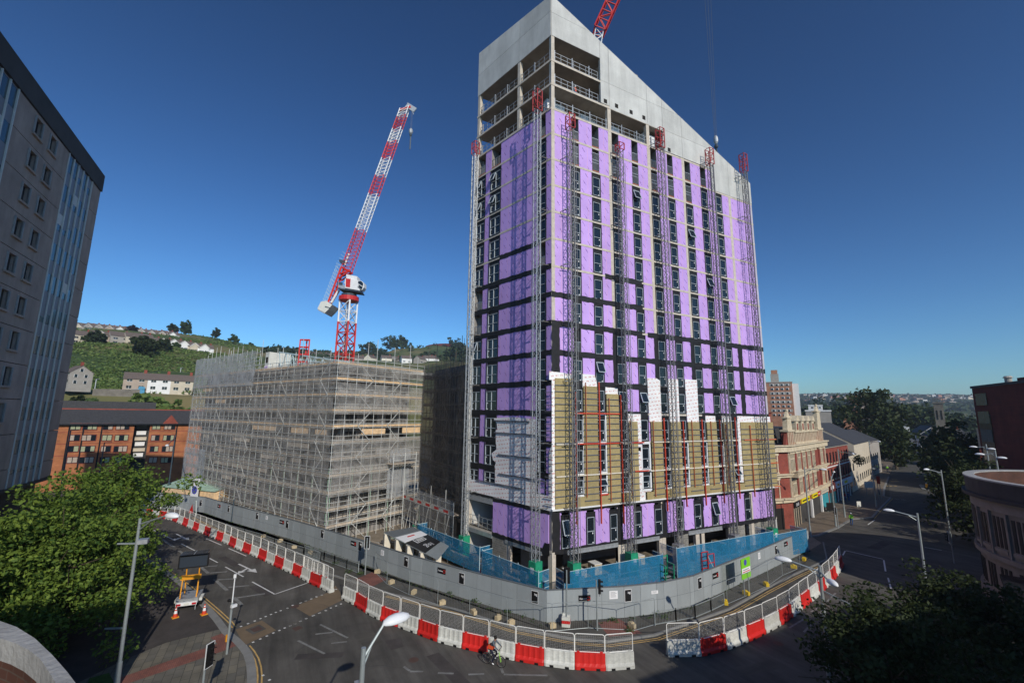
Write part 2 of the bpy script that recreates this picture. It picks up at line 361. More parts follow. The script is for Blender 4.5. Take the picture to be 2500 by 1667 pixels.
def wall_text(s, F, u, z, o, h, m, parent, name='lettering', flip=False, sx=1.):
    if s not in TXT:
        cu = bpy.data.curves.new('t', 'FONT'); cu.body = s; cu.size = 1.35; cu.align_x = 'CENTER'; cu.extrude = .004; cu.offset = .02; cu.resolution_u = 3
        to = bpy.data.objects.new('t', cu); LINK(to); bpy.context.view_layer.update()
        TXT[s] = bpy.data.meshes.new_from_object(to.evaluated_get(bpy.context.evaluated_depsgraph_get())); bpy.data.objects.remove(to)
    me = TXT[s].copy()
    k = -1 if flip else 1
    for v in me.vertices:
        x, y, zz = v.co; p = F.P(u+x*k*sx*h, z+y*h, o+zz); v.co = p
    me.materials.clear(); me.materials.append(MT[m]); ob = bpy.data.objects.new(name, me); LINK(ob)
    if parent is not None: ob.parent = parent; ob.matrix_parent_inverse = Matrix.Translation(-parent.location)
    return ob
def child(mb, name, r, **kw):    # part given in world coordinates under an unrotated root
    mb.org = Vector((0, 0, 0)); off = r.location
    mb.v = [(a-off.x, b-off.y, c-off.z) for a, b, c in mb.v]
    return mb.build(name, r, loc=(0, 0, 0), **kw)
def sub(mb, name, part, r, **kw):
    off = r.location; mb.v = [(a-off.x, b-off.y, c-off.z) for a, b, c in mb.v]; return mb.build(name, part, loc=(0, 0, 0), **kw)
NUM = ['first', 'second', 'third', 'fourth', 'fifth', 'sixth', 'seventh', 'eighth', 'ninth', 'tenth', 'eleventh', 'twelfth', 'thirteenth', 'fourteenth', 'fifteenth', 'sixteenth', 'seventeenth', 'eighteenth', 'nineteenth', 'twentieth'] + ['twenty-'+x for x in ('first', 'second', 'third', 'fourth', 'fifth', 'sixth', 'seventh', 'eighth', 'ninth')] + ['thirtieth'] + ['thirty-'+x for x in ('first', 'second', 'third', 'fourth', 'fifth', 'sixth', 'seventh', 'eighth', 'ninth')]
def lattice(mb, p, q, w, m, step, t=.06, tb=.04, side=None, tri=False):
    # square lattice boom from p to q, width w
    p, q = V3(p), V3(q); d = q-p; L = d.length; d.normalize()
    a = (side or (Vector((1, 0, 0)) if abs(d.z) > .8 else Vector((0, 0, 1)))); a = (a-d*a.dot(d)).normalized(); b = d.cross(a)
    C = [(-.5, -.5), (.5, -.5), (.5, .5), (-.5, .5)]; n = max(1, round(L/step)); st = L/n
    P = lambda i, k: p+d*(st*i)+a*(C[k][0]*w)+b*(C[k][1]*w)
    for k in range(4): mb.bar(P(0, k), P(n, k), t, m)
    for i in range(n):
        for k in range(4):
            k2 = (k+1) % 4; mb.bar(P(i, k), P(i, k2), tb, m)
            mb.bar(P(i, k if i % 2 else k2), P(i+1, k2 if i % 2 else k), tb, m)
# ================================================================ TOWER
_a = .25237
RFm = Frame((0, 0, 0), (0, 1, 0), (1, 0, 0)); LFm = Frame((0, 0, 0), (-math.cos(_a), -math.sin(_a), 0), (math.sin(_a), -math.cos(_a), 0))
LW, RW = 13.45, 34.2
def lev(i): return 10.2+(16-i)*3 if i <= 16 else (7.05 if i == 17 else 3.42)
roofz = lambda p: 63.5-.412*p.y
TW = root('tower_block', (0, 0, 0), 'tall unfinished tower wrapped in purple insulation boards with slanted bare concrete top', 'tower')
LE = LFm.P(LW, 0); plan = [(0, 0), (0, RW), (LE.x, RW), (LE.x, LE.y)]
def inset(p, k): cx, cy = -7, 14; return [(cx+(x-cx)*k, cy+(y-cy)*k) for x, y in p]
# floor plates
for i in [1, 2, 3, 4, 5, 6, 7, 8, 9, 10, 11, 12, 13, 14, 15, 16, 17, 18]:
    b = MB(); z = lev(i); pl = [(-.02, .02), (-.02, RW-.02), (LE.x+.02, RW-.02), (LE.x+.02, LE.y+.02)]
    if i == 1: pl = [(-.02, .02), (-.02, 20.0), (LE.x+.02, 20.0), (LE.x+.02, LE.y+.02)]
    if i == 2: pl = [(-.02, .02), (-.02, 27.0), (LE.x+.02, 27.0), (LE.x+.02, LE.y+.02)]
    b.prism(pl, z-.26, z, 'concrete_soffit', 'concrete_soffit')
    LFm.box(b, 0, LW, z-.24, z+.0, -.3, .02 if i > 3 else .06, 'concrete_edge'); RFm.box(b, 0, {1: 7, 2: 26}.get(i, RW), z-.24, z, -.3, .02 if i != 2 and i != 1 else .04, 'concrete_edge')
    child(b, 'floor_slab', TW)
b = MB(); z = lev(0)
b.prism([(-.02, .02), (-.02, 13.), (LE.x+.02, 13.), (LE.x+.02, LE.y+.02)], z-.0, z+.25, 'concrete_soffit'); child(b, 'floor_slab', TW)
# sloping roof deck under the parapet tops
b = MB(); P_ = [Vector((x, y, 0)) for x, y in inset(plan, .97)]
b.hexa([p+_Z*(roofz(p)-2.2) for p in P_]+[p+_Z*(roofz(p)-1.9) for p in P_], 'concrete'); child(b, 'roof_deck', TW)
# columns
cols = [(.0, 'R'), (8.15, 'R'), (14.3, 'R'), (20.35, 'R'), (29.3, 'R')]
for y, _ in cols:
    b = MB(); w = .5 if y else .42; zt = min(58.2, 63.0-.412*y)
    RFm.box(b, y-(0 if y == 0 else w/2), y+(w if y == 0 else w/2), 0, zt, -.42, .008, 'concrete_edge'); child(b, 'column', TW)
for u in (5.3, 13.15):
    b = MB(); LFm.box(b, u-.22, u+.22, 49.2-(.3 if u < 8 else 49), 58.2, -.42, .004, 'concrete_edge'); child(b, 'column', TW)
for x, y, z0 in ((-8, 6, 49.2), (-12.9, 8, 49.2), (-12.9, 20, 49.2), (-6, 16, 49.2), (-6, 27, 49.2)):
    b = MB(); b.box((x, y, (z0+55)/2), (.4, .4, 55-z0), 'concrete'); child(b, 'column', TW)
# lift core and the far walls
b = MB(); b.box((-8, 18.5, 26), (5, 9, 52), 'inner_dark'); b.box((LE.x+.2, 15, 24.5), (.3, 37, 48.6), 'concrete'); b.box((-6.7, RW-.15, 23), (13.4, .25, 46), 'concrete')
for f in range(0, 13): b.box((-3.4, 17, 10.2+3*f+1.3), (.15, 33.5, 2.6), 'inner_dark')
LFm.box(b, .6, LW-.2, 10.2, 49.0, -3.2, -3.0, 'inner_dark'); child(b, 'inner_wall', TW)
# white wrapped blocks on the open floor
for x, y, w in ((-2.2, 2.3, 1.3), (-2.2, 5.9, 1.2), (-2.4, 7.4, .8), (-2.2, 10.6, 1.3), (-1.6, 15.4, 2.0), (-1.9, .9, 1.0)):
    b = MB(); b.box((x, y, 49.2+1.15), (w*.7, w, 2.3), 'white_paint'); child(b, 'wrapped_unit', TW)
# precast wall panels of the crown, cut to the roof slope
def clip_panel(F, u0, u1, z0, z1, zr0, zr1):
    zt = lambda u: zr0+(zr1-zr0)*u
    if zt(u0) <= z0+.02 and zt(u1) <= z0+.02: return
    pts = [(u0, z0), (u1, z0)]
    if zt(u1) < z0:
        uc = (z0-zr0)/(zr1-zr0); pts = [(u0, z0), (uc, z0)]
        if zt(u0) > z1: pts += [((z1-zr0)/(zr1-zr0), z1), (u0, z1)]
        else: pts += [(u0, zt(u0))]
    else:
        if zt(u1) >= z1: pts.append((u1, z1))
        else:
            pts.append((u1, zt(u1)))
            if zt(u0) > z1: pts.append(((z1-zr0)/(zr1-zr0), z1))
        pts.append((u0, min(z1, zt(u0))))
    if F is RFm: pass
    b = MB(); F.poly(b, pts, -.25, .05, 'concrete_panel'); child(b, 'concrete_panel', TW)
RR = (63.5, 63.5-.412)
def rp(u0, u1, z0, z1): clip_panel(RFm, u0+.02, u1-.02, z0+.02, z1-.01, 63.5, 63.5-.412)
for u0, u1, base in ((0, 6.9, 58.2), (6.9, 8.2, 52.3), (8.2, 14.3, 52.0), (14.3, 16.9, 52.0), (16.9, 20.35, 49.25), (20.35, 25.7, 49.25), (25.7, 29.3, 46.2), (29.3, 34.2, 46.2)):
    zs = [base, 55.3, 61.2, 70] if base < 55 else [base, 61.2, 70]
    if base < 50: zs = [base, 52.2, 55.3, 61.2, 70]
    for z0, z1 in zip(zs, zs[1:]): rp(u0, u1, z0, z1)
b = MB(); RFm.poly(b, [(7.0, 52.1), (25.7, 52.1), (27.2, 52.1), (7.0, 60.4)], -.24, -.02, 'concrete_edge'); RFm.poly(b, [(0, 58.3), (12.4, 58.3), (0, 63.3)], -.24, -.02, 'concrete_edge')
RFm.poly(b, [(25.8, 46.3), (34.1, 46.3), (34.1, 49.3), (25.8, 52.6)], -.24, -.02, 'concrete_edge'); child(b, 'panel_joint', TW)
for u0, u1 in ((0, 5.3), (5.3, 13.45)):
    for z0, z1 in ((58.2, 61.4), (61.4, 70)):
        clip_panel(LFm, u0+.02, u1-.02, z0+.02, z1-.02, 63.5, 63.5+.105)
b = MB(); LFm.poly(b, [(0, 58.3), (13.4, 58.3), (13.4, 64.6), (0, 63.3)], -.24, -.02, 'concrete_edge'); child(b, 'panel_joint', TW)
for y, z in ((7.6, 52.7), (9.3, 52.7), (11.6, 52.7), (13.7, 52.7), (17.9, 49.6)):
    b = MB(); RFm.box(b, y-.25, y+.25, z-.25, z+.3, .02, .058, 'dark_void'); child(b, 'wall_opening', TW)
b = MB(); LFm.box(b, 13.15, 13.45, 3, 49, -.3, .02, 'purple'); child(b, 'insulation_panel', TW)
# guard rails round the open floors
def rails(F, u0, u1, z, tag_='guard_rail'):
    b = MB()
    for h in (.15, .6, 1.1): F.box(b, u0, u1, z+h-.025, z+h+.025, -.12, -.08, 'galv')
    n = int((u1-u0)/.8)
    for k in range(n+1): F.box(b, u0+(u1-u0)*k/n-.02, u0+(u1-u0)*k/n+.02, z, z+1.1, -.12, -.09, 'galv')
    for k in range(int((u1-u0)/2.4)+1): F.box(b, u0+k*2.4-.05, u0+k*2.4+.05, z, z+1.35, -.16, -.04, 'galv')
    child(b, tag_, TW)
for f, (r1, l1) in {49.2: (16.3, 13.1), 52.2: (6.6, 13.1), 55.2: (6.6, 13.1)}.items(): rails(RFm, .5, r1, f); rails(LFm, .3, l1, f)
# ---- windows
WINS = []
def window(F, u0, u1, z0, z1, kind='w', dbl=False, louvre=True):
    b = MB(); zt = z1-.42 if louvre else z1
    # black membrane collar round the opening
    e = .13
    F.box(b, u0-e, u0, z0-.12, z1+.08, .0, .05, 'black_membrane'); F.box(b, u1, u1+e, z0-.12, z1+.08, .0, .05, 'black_membrane')
    F.box(b, u0, u1, z0-.14, z0, .0, .05, 'black_membrane'); F.box(b, u0, u1, z1, z1+.08, .0, .05, 'black_membrane')
    F.box(b, u0, u1, z0, zt, -.12, -.06, 'dark_glass')
    if louvre: F.box(b, u0, u1, zt, z1, -.1, -.02, 'black_membrane')
    fr = MB(); w = .05; zm = z0+(zt-z0)*.48
    def bar(a, c, d, g, o0=-.05, o1=.03): F.box(fr, a, c, d, g, o0, o1, 'win_frame')
    bar(u0, u0+w, z0, zt); bar(u1-w, u1, z0, zt); bar(u0+w, u1-w, z0, z0+w); bar(u0+w, u1-w, zt-w, zt); bar(u0+w, u1-w, zm-w/2, zm+w/2)
    if dbl: bar((u0+u1)/2-w/2, (u0+u1)/2+w/2, z0+w, zt-w, -.05, .034)
    if kind == 'o':   # top-hung sash standing open
        m = (u0+u1)/2 if dbl else u0; A = [F.P(m+.05, zt-.05, .04), F.P(u1-.05, zt-.05, .04), F.P(u1-.05, zm+.05, .42), F.P(m+.05, zm+.05, .42)]
        for i in range(4): fr.bar(A[i-1], A[i], .08, 'win_frame')
        fr.add(A, [(0, 1, 2, 3)], 'dark_glass')
    # small white restrictor tag stuck to the glass
    F.box(fr, u1-.22, u1-.12, zm-.28, zm-.14, -.055, -.03, 'white'); F.box(fr, u1-.2, u1-.1, z0+.08, z0+.2, -.055, -.03, 'white')
    c = (F.P((u0+u1)/2, (z0+z1)/2)-CP).length; WINS.append((c, b, fr))
def opening(F, u0, u1, z0, z1, rail='rails'):
    b = MB(); F.box(b, u0, u1, z0, z1, -1.2, -1.1, 'dark_void'); F.box(b, u0-.0, u0+.03, z0, z1, -1.1, -.02, 'inner_grey'); F.box(b, u1-.03, u1, z0, z1, -1.1, -.02, 'inner_grey')
    child(b, 'open_window_bay', TW)
    b = MB()
    for zz in ([z0+.1, z0+1.15] if rail == 'rails' else [z0+.1, z0+1.1, z0+1.45, z0+2.3]):
        F.box(b, u0, u1, zz-.03, zz+.03, -.08, -.02, 'rail_orange' if zz < z0+.2 else 'galv')
    n = 6
    for k in range(n+1): F.box(b, u0+(u1-u0)*k/n-.015, u0+(u1-u0)*k/n+.015, z0+.1, z0+(1.15 if rail == 'rails' else 2.3), -.07, -.03, 'galv')
    child(b, 'safety_rail', TW)
RWC = [(2.72, 3.65), (5.5, 6.5), (8.45, 9.48), (11.5, 12.5), (14.6, 15.63), (17.45, 18.45), (20.6, 21.68), (23.58, 24.63), (26.45, 27.5)]
OPEN_R = {(3, 0), (6, 10), (7, 8), (2, 3), (8, 3), (1, 4), (3, 3)}
FR = [i for i in range(12, -1, -1)]
for j, (u0, u1) in enumerate(RWC):
    for f in range(0, 13):
        z0 = 10.2+3*f; topf = 12 if j < 8 else 11
        if f > topf: continue
        if (f == 12 or (f == 11 and j in (0, 1, 2, 3, 4, 5, 6)) or (f == 4 and j == 0)) and not (j == 8):
            opening(RFm, u0, u1, z0+.02, z0+2.72, 'rails' if (f == 12 or f == 4) else 'double'); continue
        window(RFm, u0, u1, z0+.12, z0+2.68, 'o' if (j, (f+1) % 11) in OPEN_R else 'w')
    window(RFm, u0, u1, 8.35, 10.0, 'o' if j in (1, 8) else 'w')
for u0, u1 in ((1.1, 1.95), (4.06, 4.95), (6.98, 7.86), (10.2, 11.1), (13.1, 14.1), (16.4, 17.3), (19.2, 20.2), (22.1, 23.1), (28.1, 29.1)):
    window(RFm, u0, u1, 3.5, 6.45, 'o' if u0 in (1.1, 22.1) else 'w')
for f in range(0, 13):
    z0 = 10.2+3*f
    for u0, u1, db in ((.85, 1.82, False), (8.4, 10.2, True), (11.4, 12.95, True)):
        if f == 12 or (u0 < 1 and f == 7) or (u0 > 11 and f in (5, 6)): opening(LFm, u0, u1, z0+.02, z0+2.72)
        else: window(LFm, u0, u1, z0+.12, z0+2.68, 'o' if (f in (11, 10) and u0 > 8) or (f == 4 and u0 > 11) else 'w', db)
for u0, u1, db in ((.85, 1.82, False), (8.4, 10.2, True), (11.4, 12.95, True)): window(LFm, u0, u1, 8.35, 10.0, 'w', db)
WINS.sort(key=lambda t: t[0])
for c, b, fr in WINS[:99]:
    o = child(b, 'window', TW); sub(fr, 'window_frame', o, TW)
rest = MB()
for c, b, fr in WINS[99:]:
    for q in (b, fr):
        k = len(rest.v); rest.v += q.v
        for f_, m_ in zip(q.f, q.m): rest.f.append([k+j for j in f_]); rest.m.append(rest.mi(q.mats[m_]))
child(rest, 'window', TW, kind='stuff')
# ---- insulation boards, one per bay and storey, cut round the windows
STRIP = []
def strips(F, wins, a, c, z0, z1, o=.0):
    u = a
    for w in [w for w in wins if w[1] > a and w[0] < c]+[(c, c)]:
        if w[0]-u > .05: STRIP.append((-(z1-z0)*(w[0]-u)/max(1, (F.P(u, z0)-CP).length)**1.5, F, u, w[0]-(.02 if w[0] < c else 0), z0, z1, o))
        u = w[1]+.02
def flush_strips():
    STRIP.sort(key=lambda t: t[0]); rest = MB()
    for i, (_, F, u0, u1, z0, z1, o) in enumerate(STRIP):
        b = MB() if i < 98 else rest; F.box(b, u0, u1, z0, z1, -.1, o, 'purple')
        if i < 98: child(b, 'insulation_panel', TW)
    child(rest, 'insulation_panel', TW, kind='stuff')
bays = [(.42, 7.9), (8.4, 14.05), (14.55, 20.1), (20.6, 29.05), (29.55, RW)]
for f in range(-1, 13):
    for a, c in bays:
        if f >= 11 and a > 14.3 and f == 12:
            if a > 21: continue
        z0 = 10.2+3*f if f >= 0 else 7.1; z1 = (10.2+3*f+2.76) if f >= 0 else 9.96
        if f == 12 and a > 20: continue
        if f < 1 and a < 29: continue        # behind the mineral wool anyway
        strips(RFm, RWC, a, c, z0, z1, -.005)
strips(RFm, RWC, 20.6, 25.7, 46.2, 48.96, -.005)
for f in range(0, 13):
    z0 = 10.2+3*f
    if f < 2: strips(LFm, [(.85, 1.82), (8.4, 10.2), (11.4, 12.95)], 1.9, LW-.3, z0, z0+2.76, -.005); strips(LFm, [(.85, 1.82)], .0, 1.9, z0, z0+2.76, -.005)
    else: strips(LFm, [(.85, 1.82), (8.4, 10.2), (11.4, 12.95)], .0, LW-.3, z0, z0+2.76, -.005)
strips(LFm, [(8.4, 10.2), (11.4, 12.95)], 0, LW-.3, 7.05, 10, -.005)
strips(LFm, [], .45, 8.65, 3.45, 6.85, -.005)
strips(RFm, [(1.1, 1.95), (4.06, 4.95), (6.98, 7.86)], .9, 8.3, 3.42, 6.9, -.005)
strips(RFm, [(10.2, 11.1), (13.1, 14.1)], 8.3, 14.5, 3.42, 6.9, -.005); strips(RFm, [(16.4, 17.3), (19.2, 20.2)], 14.5, 20.4, 3.42, 6.9, -.005)
strips(RFm, [(22.1, 23.1)], 20.4, 26.5, 3.42, 6.9, -.005); strips(RFm, [(28.1, 29.1)], 26.5, 34.15, 3.42, 6.9, -.005)
flush_strips()
# ---- brushed black membrane, ragged edged
def ragged(F, u0, u1, z0, z1, o=.03):
    b = MB(); n = max(2, int(max(abs(u1-u0), abs(z1-z0))/.35)); r = lambda: random.uniform(-.05, .05)
    if u1-u0 > z1-z0: pts = [(u0+(u1-u0)*k/n, z0+r()) for k in range(n+1)]+[(u1-(u1-u0)*k/n, z1+r()) for k in range(n+1)]
    else: pts = [(u0+r(), z0+(z1-z0)*k/n) for k in range(n, -1, -1)]+[(u1+r(), z0+(z1-z0)*k/n) for k in range(n+1)]
    F.poly(b, pts, .021, o, 'black_membrane'); child(b, 'black_membrane', TW)
def hband(F, lv, a, c, wins, t=.33):
    ragged(F, a, c, lev(lv)-.12-t, lev(lv)-.12+t, .028)
ragged(LFm, 1.9, 8.3, lev(8)-.4, lev(8)+.15)
for i in range(9, 17): ragged(LFm, 0 if i > 9 else .0, LW-.1, lev(i)-.42, lev(i)+.16)
ragged(RFm, 7., 12.4, lev(9)-.42, lev(9)+.16); ragged(RFm, 0, 12.4, lev(10)-.42, lev(10)+.16)
ragged(RFm, 0, 12.2, lev(11)-.42, lev(11)+.16); ragged(RFm, 13, RW, lev(11)-.42, lev(11)+.16)
for i in (12, 13): ragged(RFm, 0, RW, lev(i)-.42, lev(i)+.16)
ragged(RFm, 21.3, RW, lev(14)-.42, lev(14)+.16); ragged(RFm, 8.3, 12.6, lev(14)-.42, lev(14)+.16)
for y0, y1, zb in ((.0, .95, 20.1), (7.85, 8.5, 18.2), (13.95, 14.55, 16.2), (19.95, 20.6, 19.9), (28.8, 29.65, 16.2)): ragged(RFm, y0, y1, zb, lev(11)-.2, .026)
for y0, y1 in ((0, .9), (7.95, 8.6), (14.2, 14.8), (20.1, 20.65), (26.2, 26.75), (33.75, 34.2)): ragged(RFm, y0, y1, 3.3, 7., .026)
ragged(RFm, 0, 34.2, 6.72, 7.05, .032); ragged(RFm, .3, 34, 3.05, 3.5, .034); ragged(LFm, .3, 8.7, 6.6, 6.98, .03); ragged(LFm, 8.7, 13.3, 6.8, 7.1, .03)
b = MB(); LFm.poly(b, [(.3, 2.95)]+[(.3+k*.3, 3.45+random.uniform(-.06, .06)+(.55 if k < 3 else 0)) for k in range(29)][::1]+[(8.7, 3.05)], .0, .032, 'black_membrane'); child(b, 'black_membrane', TW)
# ---- breather membrane sheets
def sheetp(F, pts, o=.07, nm='breather_membrane'):
    b = MB(); F.poly(b, pts, .036, o, 'membrane'); child(b, nm, TW)
J = lambda: random.uniform(-.08, .08)
sheetp(LFm, [(2.9, 15.5), (5.5, 15.62), (8.1, 15.5), (8.75, 15.4), (8.2, 14.9), (8.1, 14.3), (8.35, 14.1), (8.3, 12.9), (8.15, 12.1), (9.0, 11.6), (8.7, 10.9), (8.2, 10.7), (8.45, 10.2), (2.1, 10.2), (2.1, 15.4)])
sheetp(LFm, [(2.1, 10.2), (8.35, 10.2), (8.3, 8.3), (2.1, 8.3)]); sheetp(LFm, [(-.05, 8.28), (13.35, 8.4), (13.35, 7.1), (8.7, 7.08), (-.05, 6.95)]); sheetp(LFm, [(-.12, 13.1), (.3, 12.4), (.35, 8.3), (-.12, 8.3)])
sheetp(RFm, [(-.05, 20.1), (-.05, 7.05), (.3, 7.05), (.3, 20.1)], .1); sheetp(RFm, [(-.35, 20.15), (2.55, 20.0), (2.55, 19.3), (-.35, 19.3)], .12)
sheetp(RFm, [(3.68, 20.1), (5.25, 20.05), (5.5, 19.2), (5.52, 18.7), (3.68, 18.7)], .12); sheetp(RFm, [(6.62, 18.85), (8.3, 18.8), (8.3, 18.05), (6.62, 18.1)], .12)
sheetp(RFm, [(12.62, 20.1), (14.0, 20.15), (14.55, 19.9), (14.55, 15.25), (12.7, 15.25)], .1); sheetp(RFm, [(15.75, 20.15), (17.45, 20.2), (17.4, 15.25), (15.8, 15.25)], .1)
sheetp(RFm, [(18.6, 20.25), (20.65, 20.25), (20.6, 15.25), (18.65, 15.25)], .1)
sheetp(RFm, [(9.6, 16.1), (11.45, 16.1), (11.45, 12.2), (11.2, 12.2), (11.2, 7.1), (12.1, 7.1), (12.1, 6.95), (9.6, 15.2)][:4]+[(10.8, 12.2), (10.8, 15.2), (9.6, 15.2)], .1)
sheetp(RFm, [(10.85, 12.6), (11.35, 12.6), (11.35, 8.2), (12.6, 8.2), (12.6, 7.95), (11.75, 7.95), (11.75, 7.0), (10.9, 7.0)], .1)
for a, c in ((21.75, 23.5), (24.7, 26.4), (27.6, 34.3)): sheetp(RFm, [(a, 16.05), (c, 16.0), (c, 15.2), (a, 15.2)], .12)
sheetp(RFm, [(27.55, 15.3), (28.05, 15.3), (28.05, 8.0), (27.55, 8.0)], .1)
for j, (u0, u1) in enumerate(RWC):   # pale lining round the lowest openings
    b = MB()
    for z0, z1 in ((8.3, 10.02),)+(((10.3, 12.9),) if j not in (2,) else ())+(((13.3, 15.9),) if j in (0, 1) else ()):
        for a, c in ((u0-.2, u0), (u1, u1+.2)): RFm.box(b, a, c, z0, z1, .06, .12, 'white_paint')
        RFm.box(b, u0-.2, u1+.2, z0-.26, z0-.06, .06, .13, 'white_paint')
        if j in (1, 3, 5, 6): RFm.box(b, u0-.1, u1+.15, z1+.0, z1+.25, .06, .12, 'white_paint')
    child(b, 'opening_lining', TW)
# ---- mineral wool, its grey rails and the red frame
WOOL = [(.28, 2.45, 19.5, 7.15), (3.72, 5.45, 18.85, 7.15), (6.66, 8.3, 18.15, 7.15), (9.68, 10.85, 15.3, 7.15), (12.85, 14.45, 15.3, 7.1), (15.8, 17.4, 15.3, 7.1), (18.62, 20.5, 15.3, 7.1), (21.8, 23.5, 15.3, 7.1), (24.75, 26.35, 15.3, 7.1), (28.05, 34.65, 15.3, 7.1)]
for a, c, zt, zb in WOOL:
    b = MB(); RFm.box(b, a, c, zb, zt, .04, .22, 'wool'); child(b, 'mineral_wool', TW)
    b = MB(); z = zb+.5
    while z < zt-.5:
        RFm.box(b, a-.05, c+.05, z-.035, z+.035, .25, .32, 'rail_grey'); z += .62
    child(b, 'cladding_rail', TW)
for a, c, zt in ((2.45, 3.72, 8.05), (5.45, 6.66, 8.0), (8.3, 9.68, 8.05), (14.45, 15.8, 8.05), (17.4, 18.62, 8.0), (20.5, 21.8, 8.05), (23.5, 24.75, 8.0), (26.35, 28.05, 7.9), (11.9, 12.85, 7.9)):
    b = MB(); RFm.box(b, a, c, 7.12, zt, .04, .215, 'wool'); child(b, 'mineral_wool', TW)
for k in range(18):
    z = 7.55+k*.62; b = MB(); LFm.box(b, -.3, .75, z-.03, z+.03, .16, .22, 'rail_grey'); child(b, 'cladding_rail', TW)
for z, a, c in ((13.9, .75, 8.5), (11.6, 2.2, 7.8), (15.2, 2.9, 8.6), (9.6, .5, 7.6), (8.5, 4, 11.5)):
    b = MB(); LFm.box(b, a, c, z-.05, z+.05, .1, .2, 'rail_grey'); child(b, 'cladding_rail', TW)
b = MB(); RFm.box(b, -.1, 34.6, 7.0, 7.14, .04, .3, 'white_paint'); child(b, 'sill_trim', TW)
for y, z0, z1, w, m in ((2.6, 5.6, 18.2, .13, 'rail_red'), (3.85, 8, 19.2, .05, 'rail_orange'), (5.55, 5.4, 19.3, .13, 'rail_red'), (6.85, 7.4, 17.7, .05, 'rail_orange'), (8.42, 5.1, 18.1, .14, 'rail_red'), (9.75, 7.5, 15.6, .05, 'rail_orange'), (14.6, 5.8, 15.7, .15, 'rail_red'), (12.95, 7.4, 15.4, .05, 'rail_orange'), (17.6, 6.0, 15.4, .12, 'rail_red'), (19.05, 8, 15.5, .05, 'rail_orange'), (20.75, 5.9, 15.6, .15, 'rail_red'), (22.3, 8, 15.4, .05, 'rail_orange'), (23.9, 5.9, 15.6, .13, 'rail_red'), (26.75, 6.2, 15.9, .12, 'rail_red'), (29.6, 6.2, 14.9, .09, 'rail_orange'), (24.95, 7.8, 15, .05, 'rail_orange')):
    b = MB(); RFm.box(b, y-w*.38, y+w*.38, z0, z1, .3, .44, m); child(b, 'cladding_rail', TW)
for a, c, z, m in ((2.6, 8.4, 16.1, 'rail_red'), (2.6, 8.4, 13.1, 'rail_red'), (.3, 2.6, 13.1, 'cream'), (10.2, 12.2, 10.15, 'rail_red'), (9.7, 11.6, 13.1, 'rail_red'), (13, 26.7, 13.1, 'cream'), (28.4, 34.9, 13.1, 'rail_orange'), (.3, 8.4, 10.1, 'cream'), (12.4, 33, 10.1, 'cream'), (33, 34.9, 10.1, 'rail_orange'), (33.8, 35, 7.15, 'rail_orange'), (5.5, 6.6, 8.1, 'rail_red')):
    b = MB(); RFm.box(b, a, c, z-.06, z+.06, .26, .36, m); child(b, 'cladding_rail', TW)
# ---- ground storeys
for a, c, z0, z1 in ((1.7, 7.9, 2.95, 3.3), (9.9, 13.6, 2.95, 3.3), (18, 23.6, 2.95, 3.3)): b = MB(); RFm.box(b, a, c, z0, z1, -.1, .06, 'galv'); RFm.box(b, a, c, z0-.04, z0+.02, -.1, .14, 'galv'); child(b, 'steel_lintel', TW)
for a, c, z0, z1 in ((8.7, 13.35, 6.2, 6.75), (8.7, 13.35, 2.75, 3.2), (1.3, 6.6, 2.75, 3.1)): b = MB(); LFm.box(b, a, c, z0, z1, -.1, .05, 'galv'); child(b, 'steel_lintel', TW)
for F, a, c, m in ((RFm, 7.9, 8.9, 'concrete_edge'), (RFm, 8.9, 9.9, 'block'), (RFm, 13.6, 14.4, 'concrete_edge'), (RFm, 16.3, 18., 'block'), (RFm, 19.2, 19.8, 'concrete_edge'), (RFm, 24.8, 27.8, 'block'), (RFm, 28.6, 34, 'block'), (LFm, 6.4, 8.7, 'block'), (LFm, 5.9, 6.4, 'concrete_edge'), (LFm, .1, .5, 'concrete_edge')): b = MB(); F.box(b, a, c, 0, 3.1, -.4, -.02, m); child(b, 'ground_wall', TW)
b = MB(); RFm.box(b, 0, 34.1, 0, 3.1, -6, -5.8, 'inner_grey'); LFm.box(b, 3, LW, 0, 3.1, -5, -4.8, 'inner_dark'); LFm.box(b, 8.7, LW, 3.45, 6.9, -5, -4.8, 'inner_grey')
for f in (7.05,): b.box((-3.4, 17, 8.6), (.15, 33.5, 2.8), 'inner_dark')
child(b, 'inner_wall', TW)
rails(LFm, 8.8, 13.2, 3.45, 'guard_rail')
for k, (y, z) in enumerate(((3, .5), (4.3, .4), (6.2, .6), (10.8, .45), (12, .6), (19.4, .45))):
    t = root('pallet_stack', (-1.6, y, 0), '%s wrapped pallet from the corner inside the open ground storey' % NUM[k], 'pallet', 'pallets inside the ground storey'); b = MB(); b.box((-1.6, y, z), (1.1, .9, 2*z-.15), 'block_foot'); [b.box((-1.6, y+e, .05), (1.1, .1, .1), 'board_old') for e in (-.4, 0, .4)]; b.box((-1.6, y, z*2-.03), (1.15, .95, .06), 'white_paint'); child(b, 'load', t)
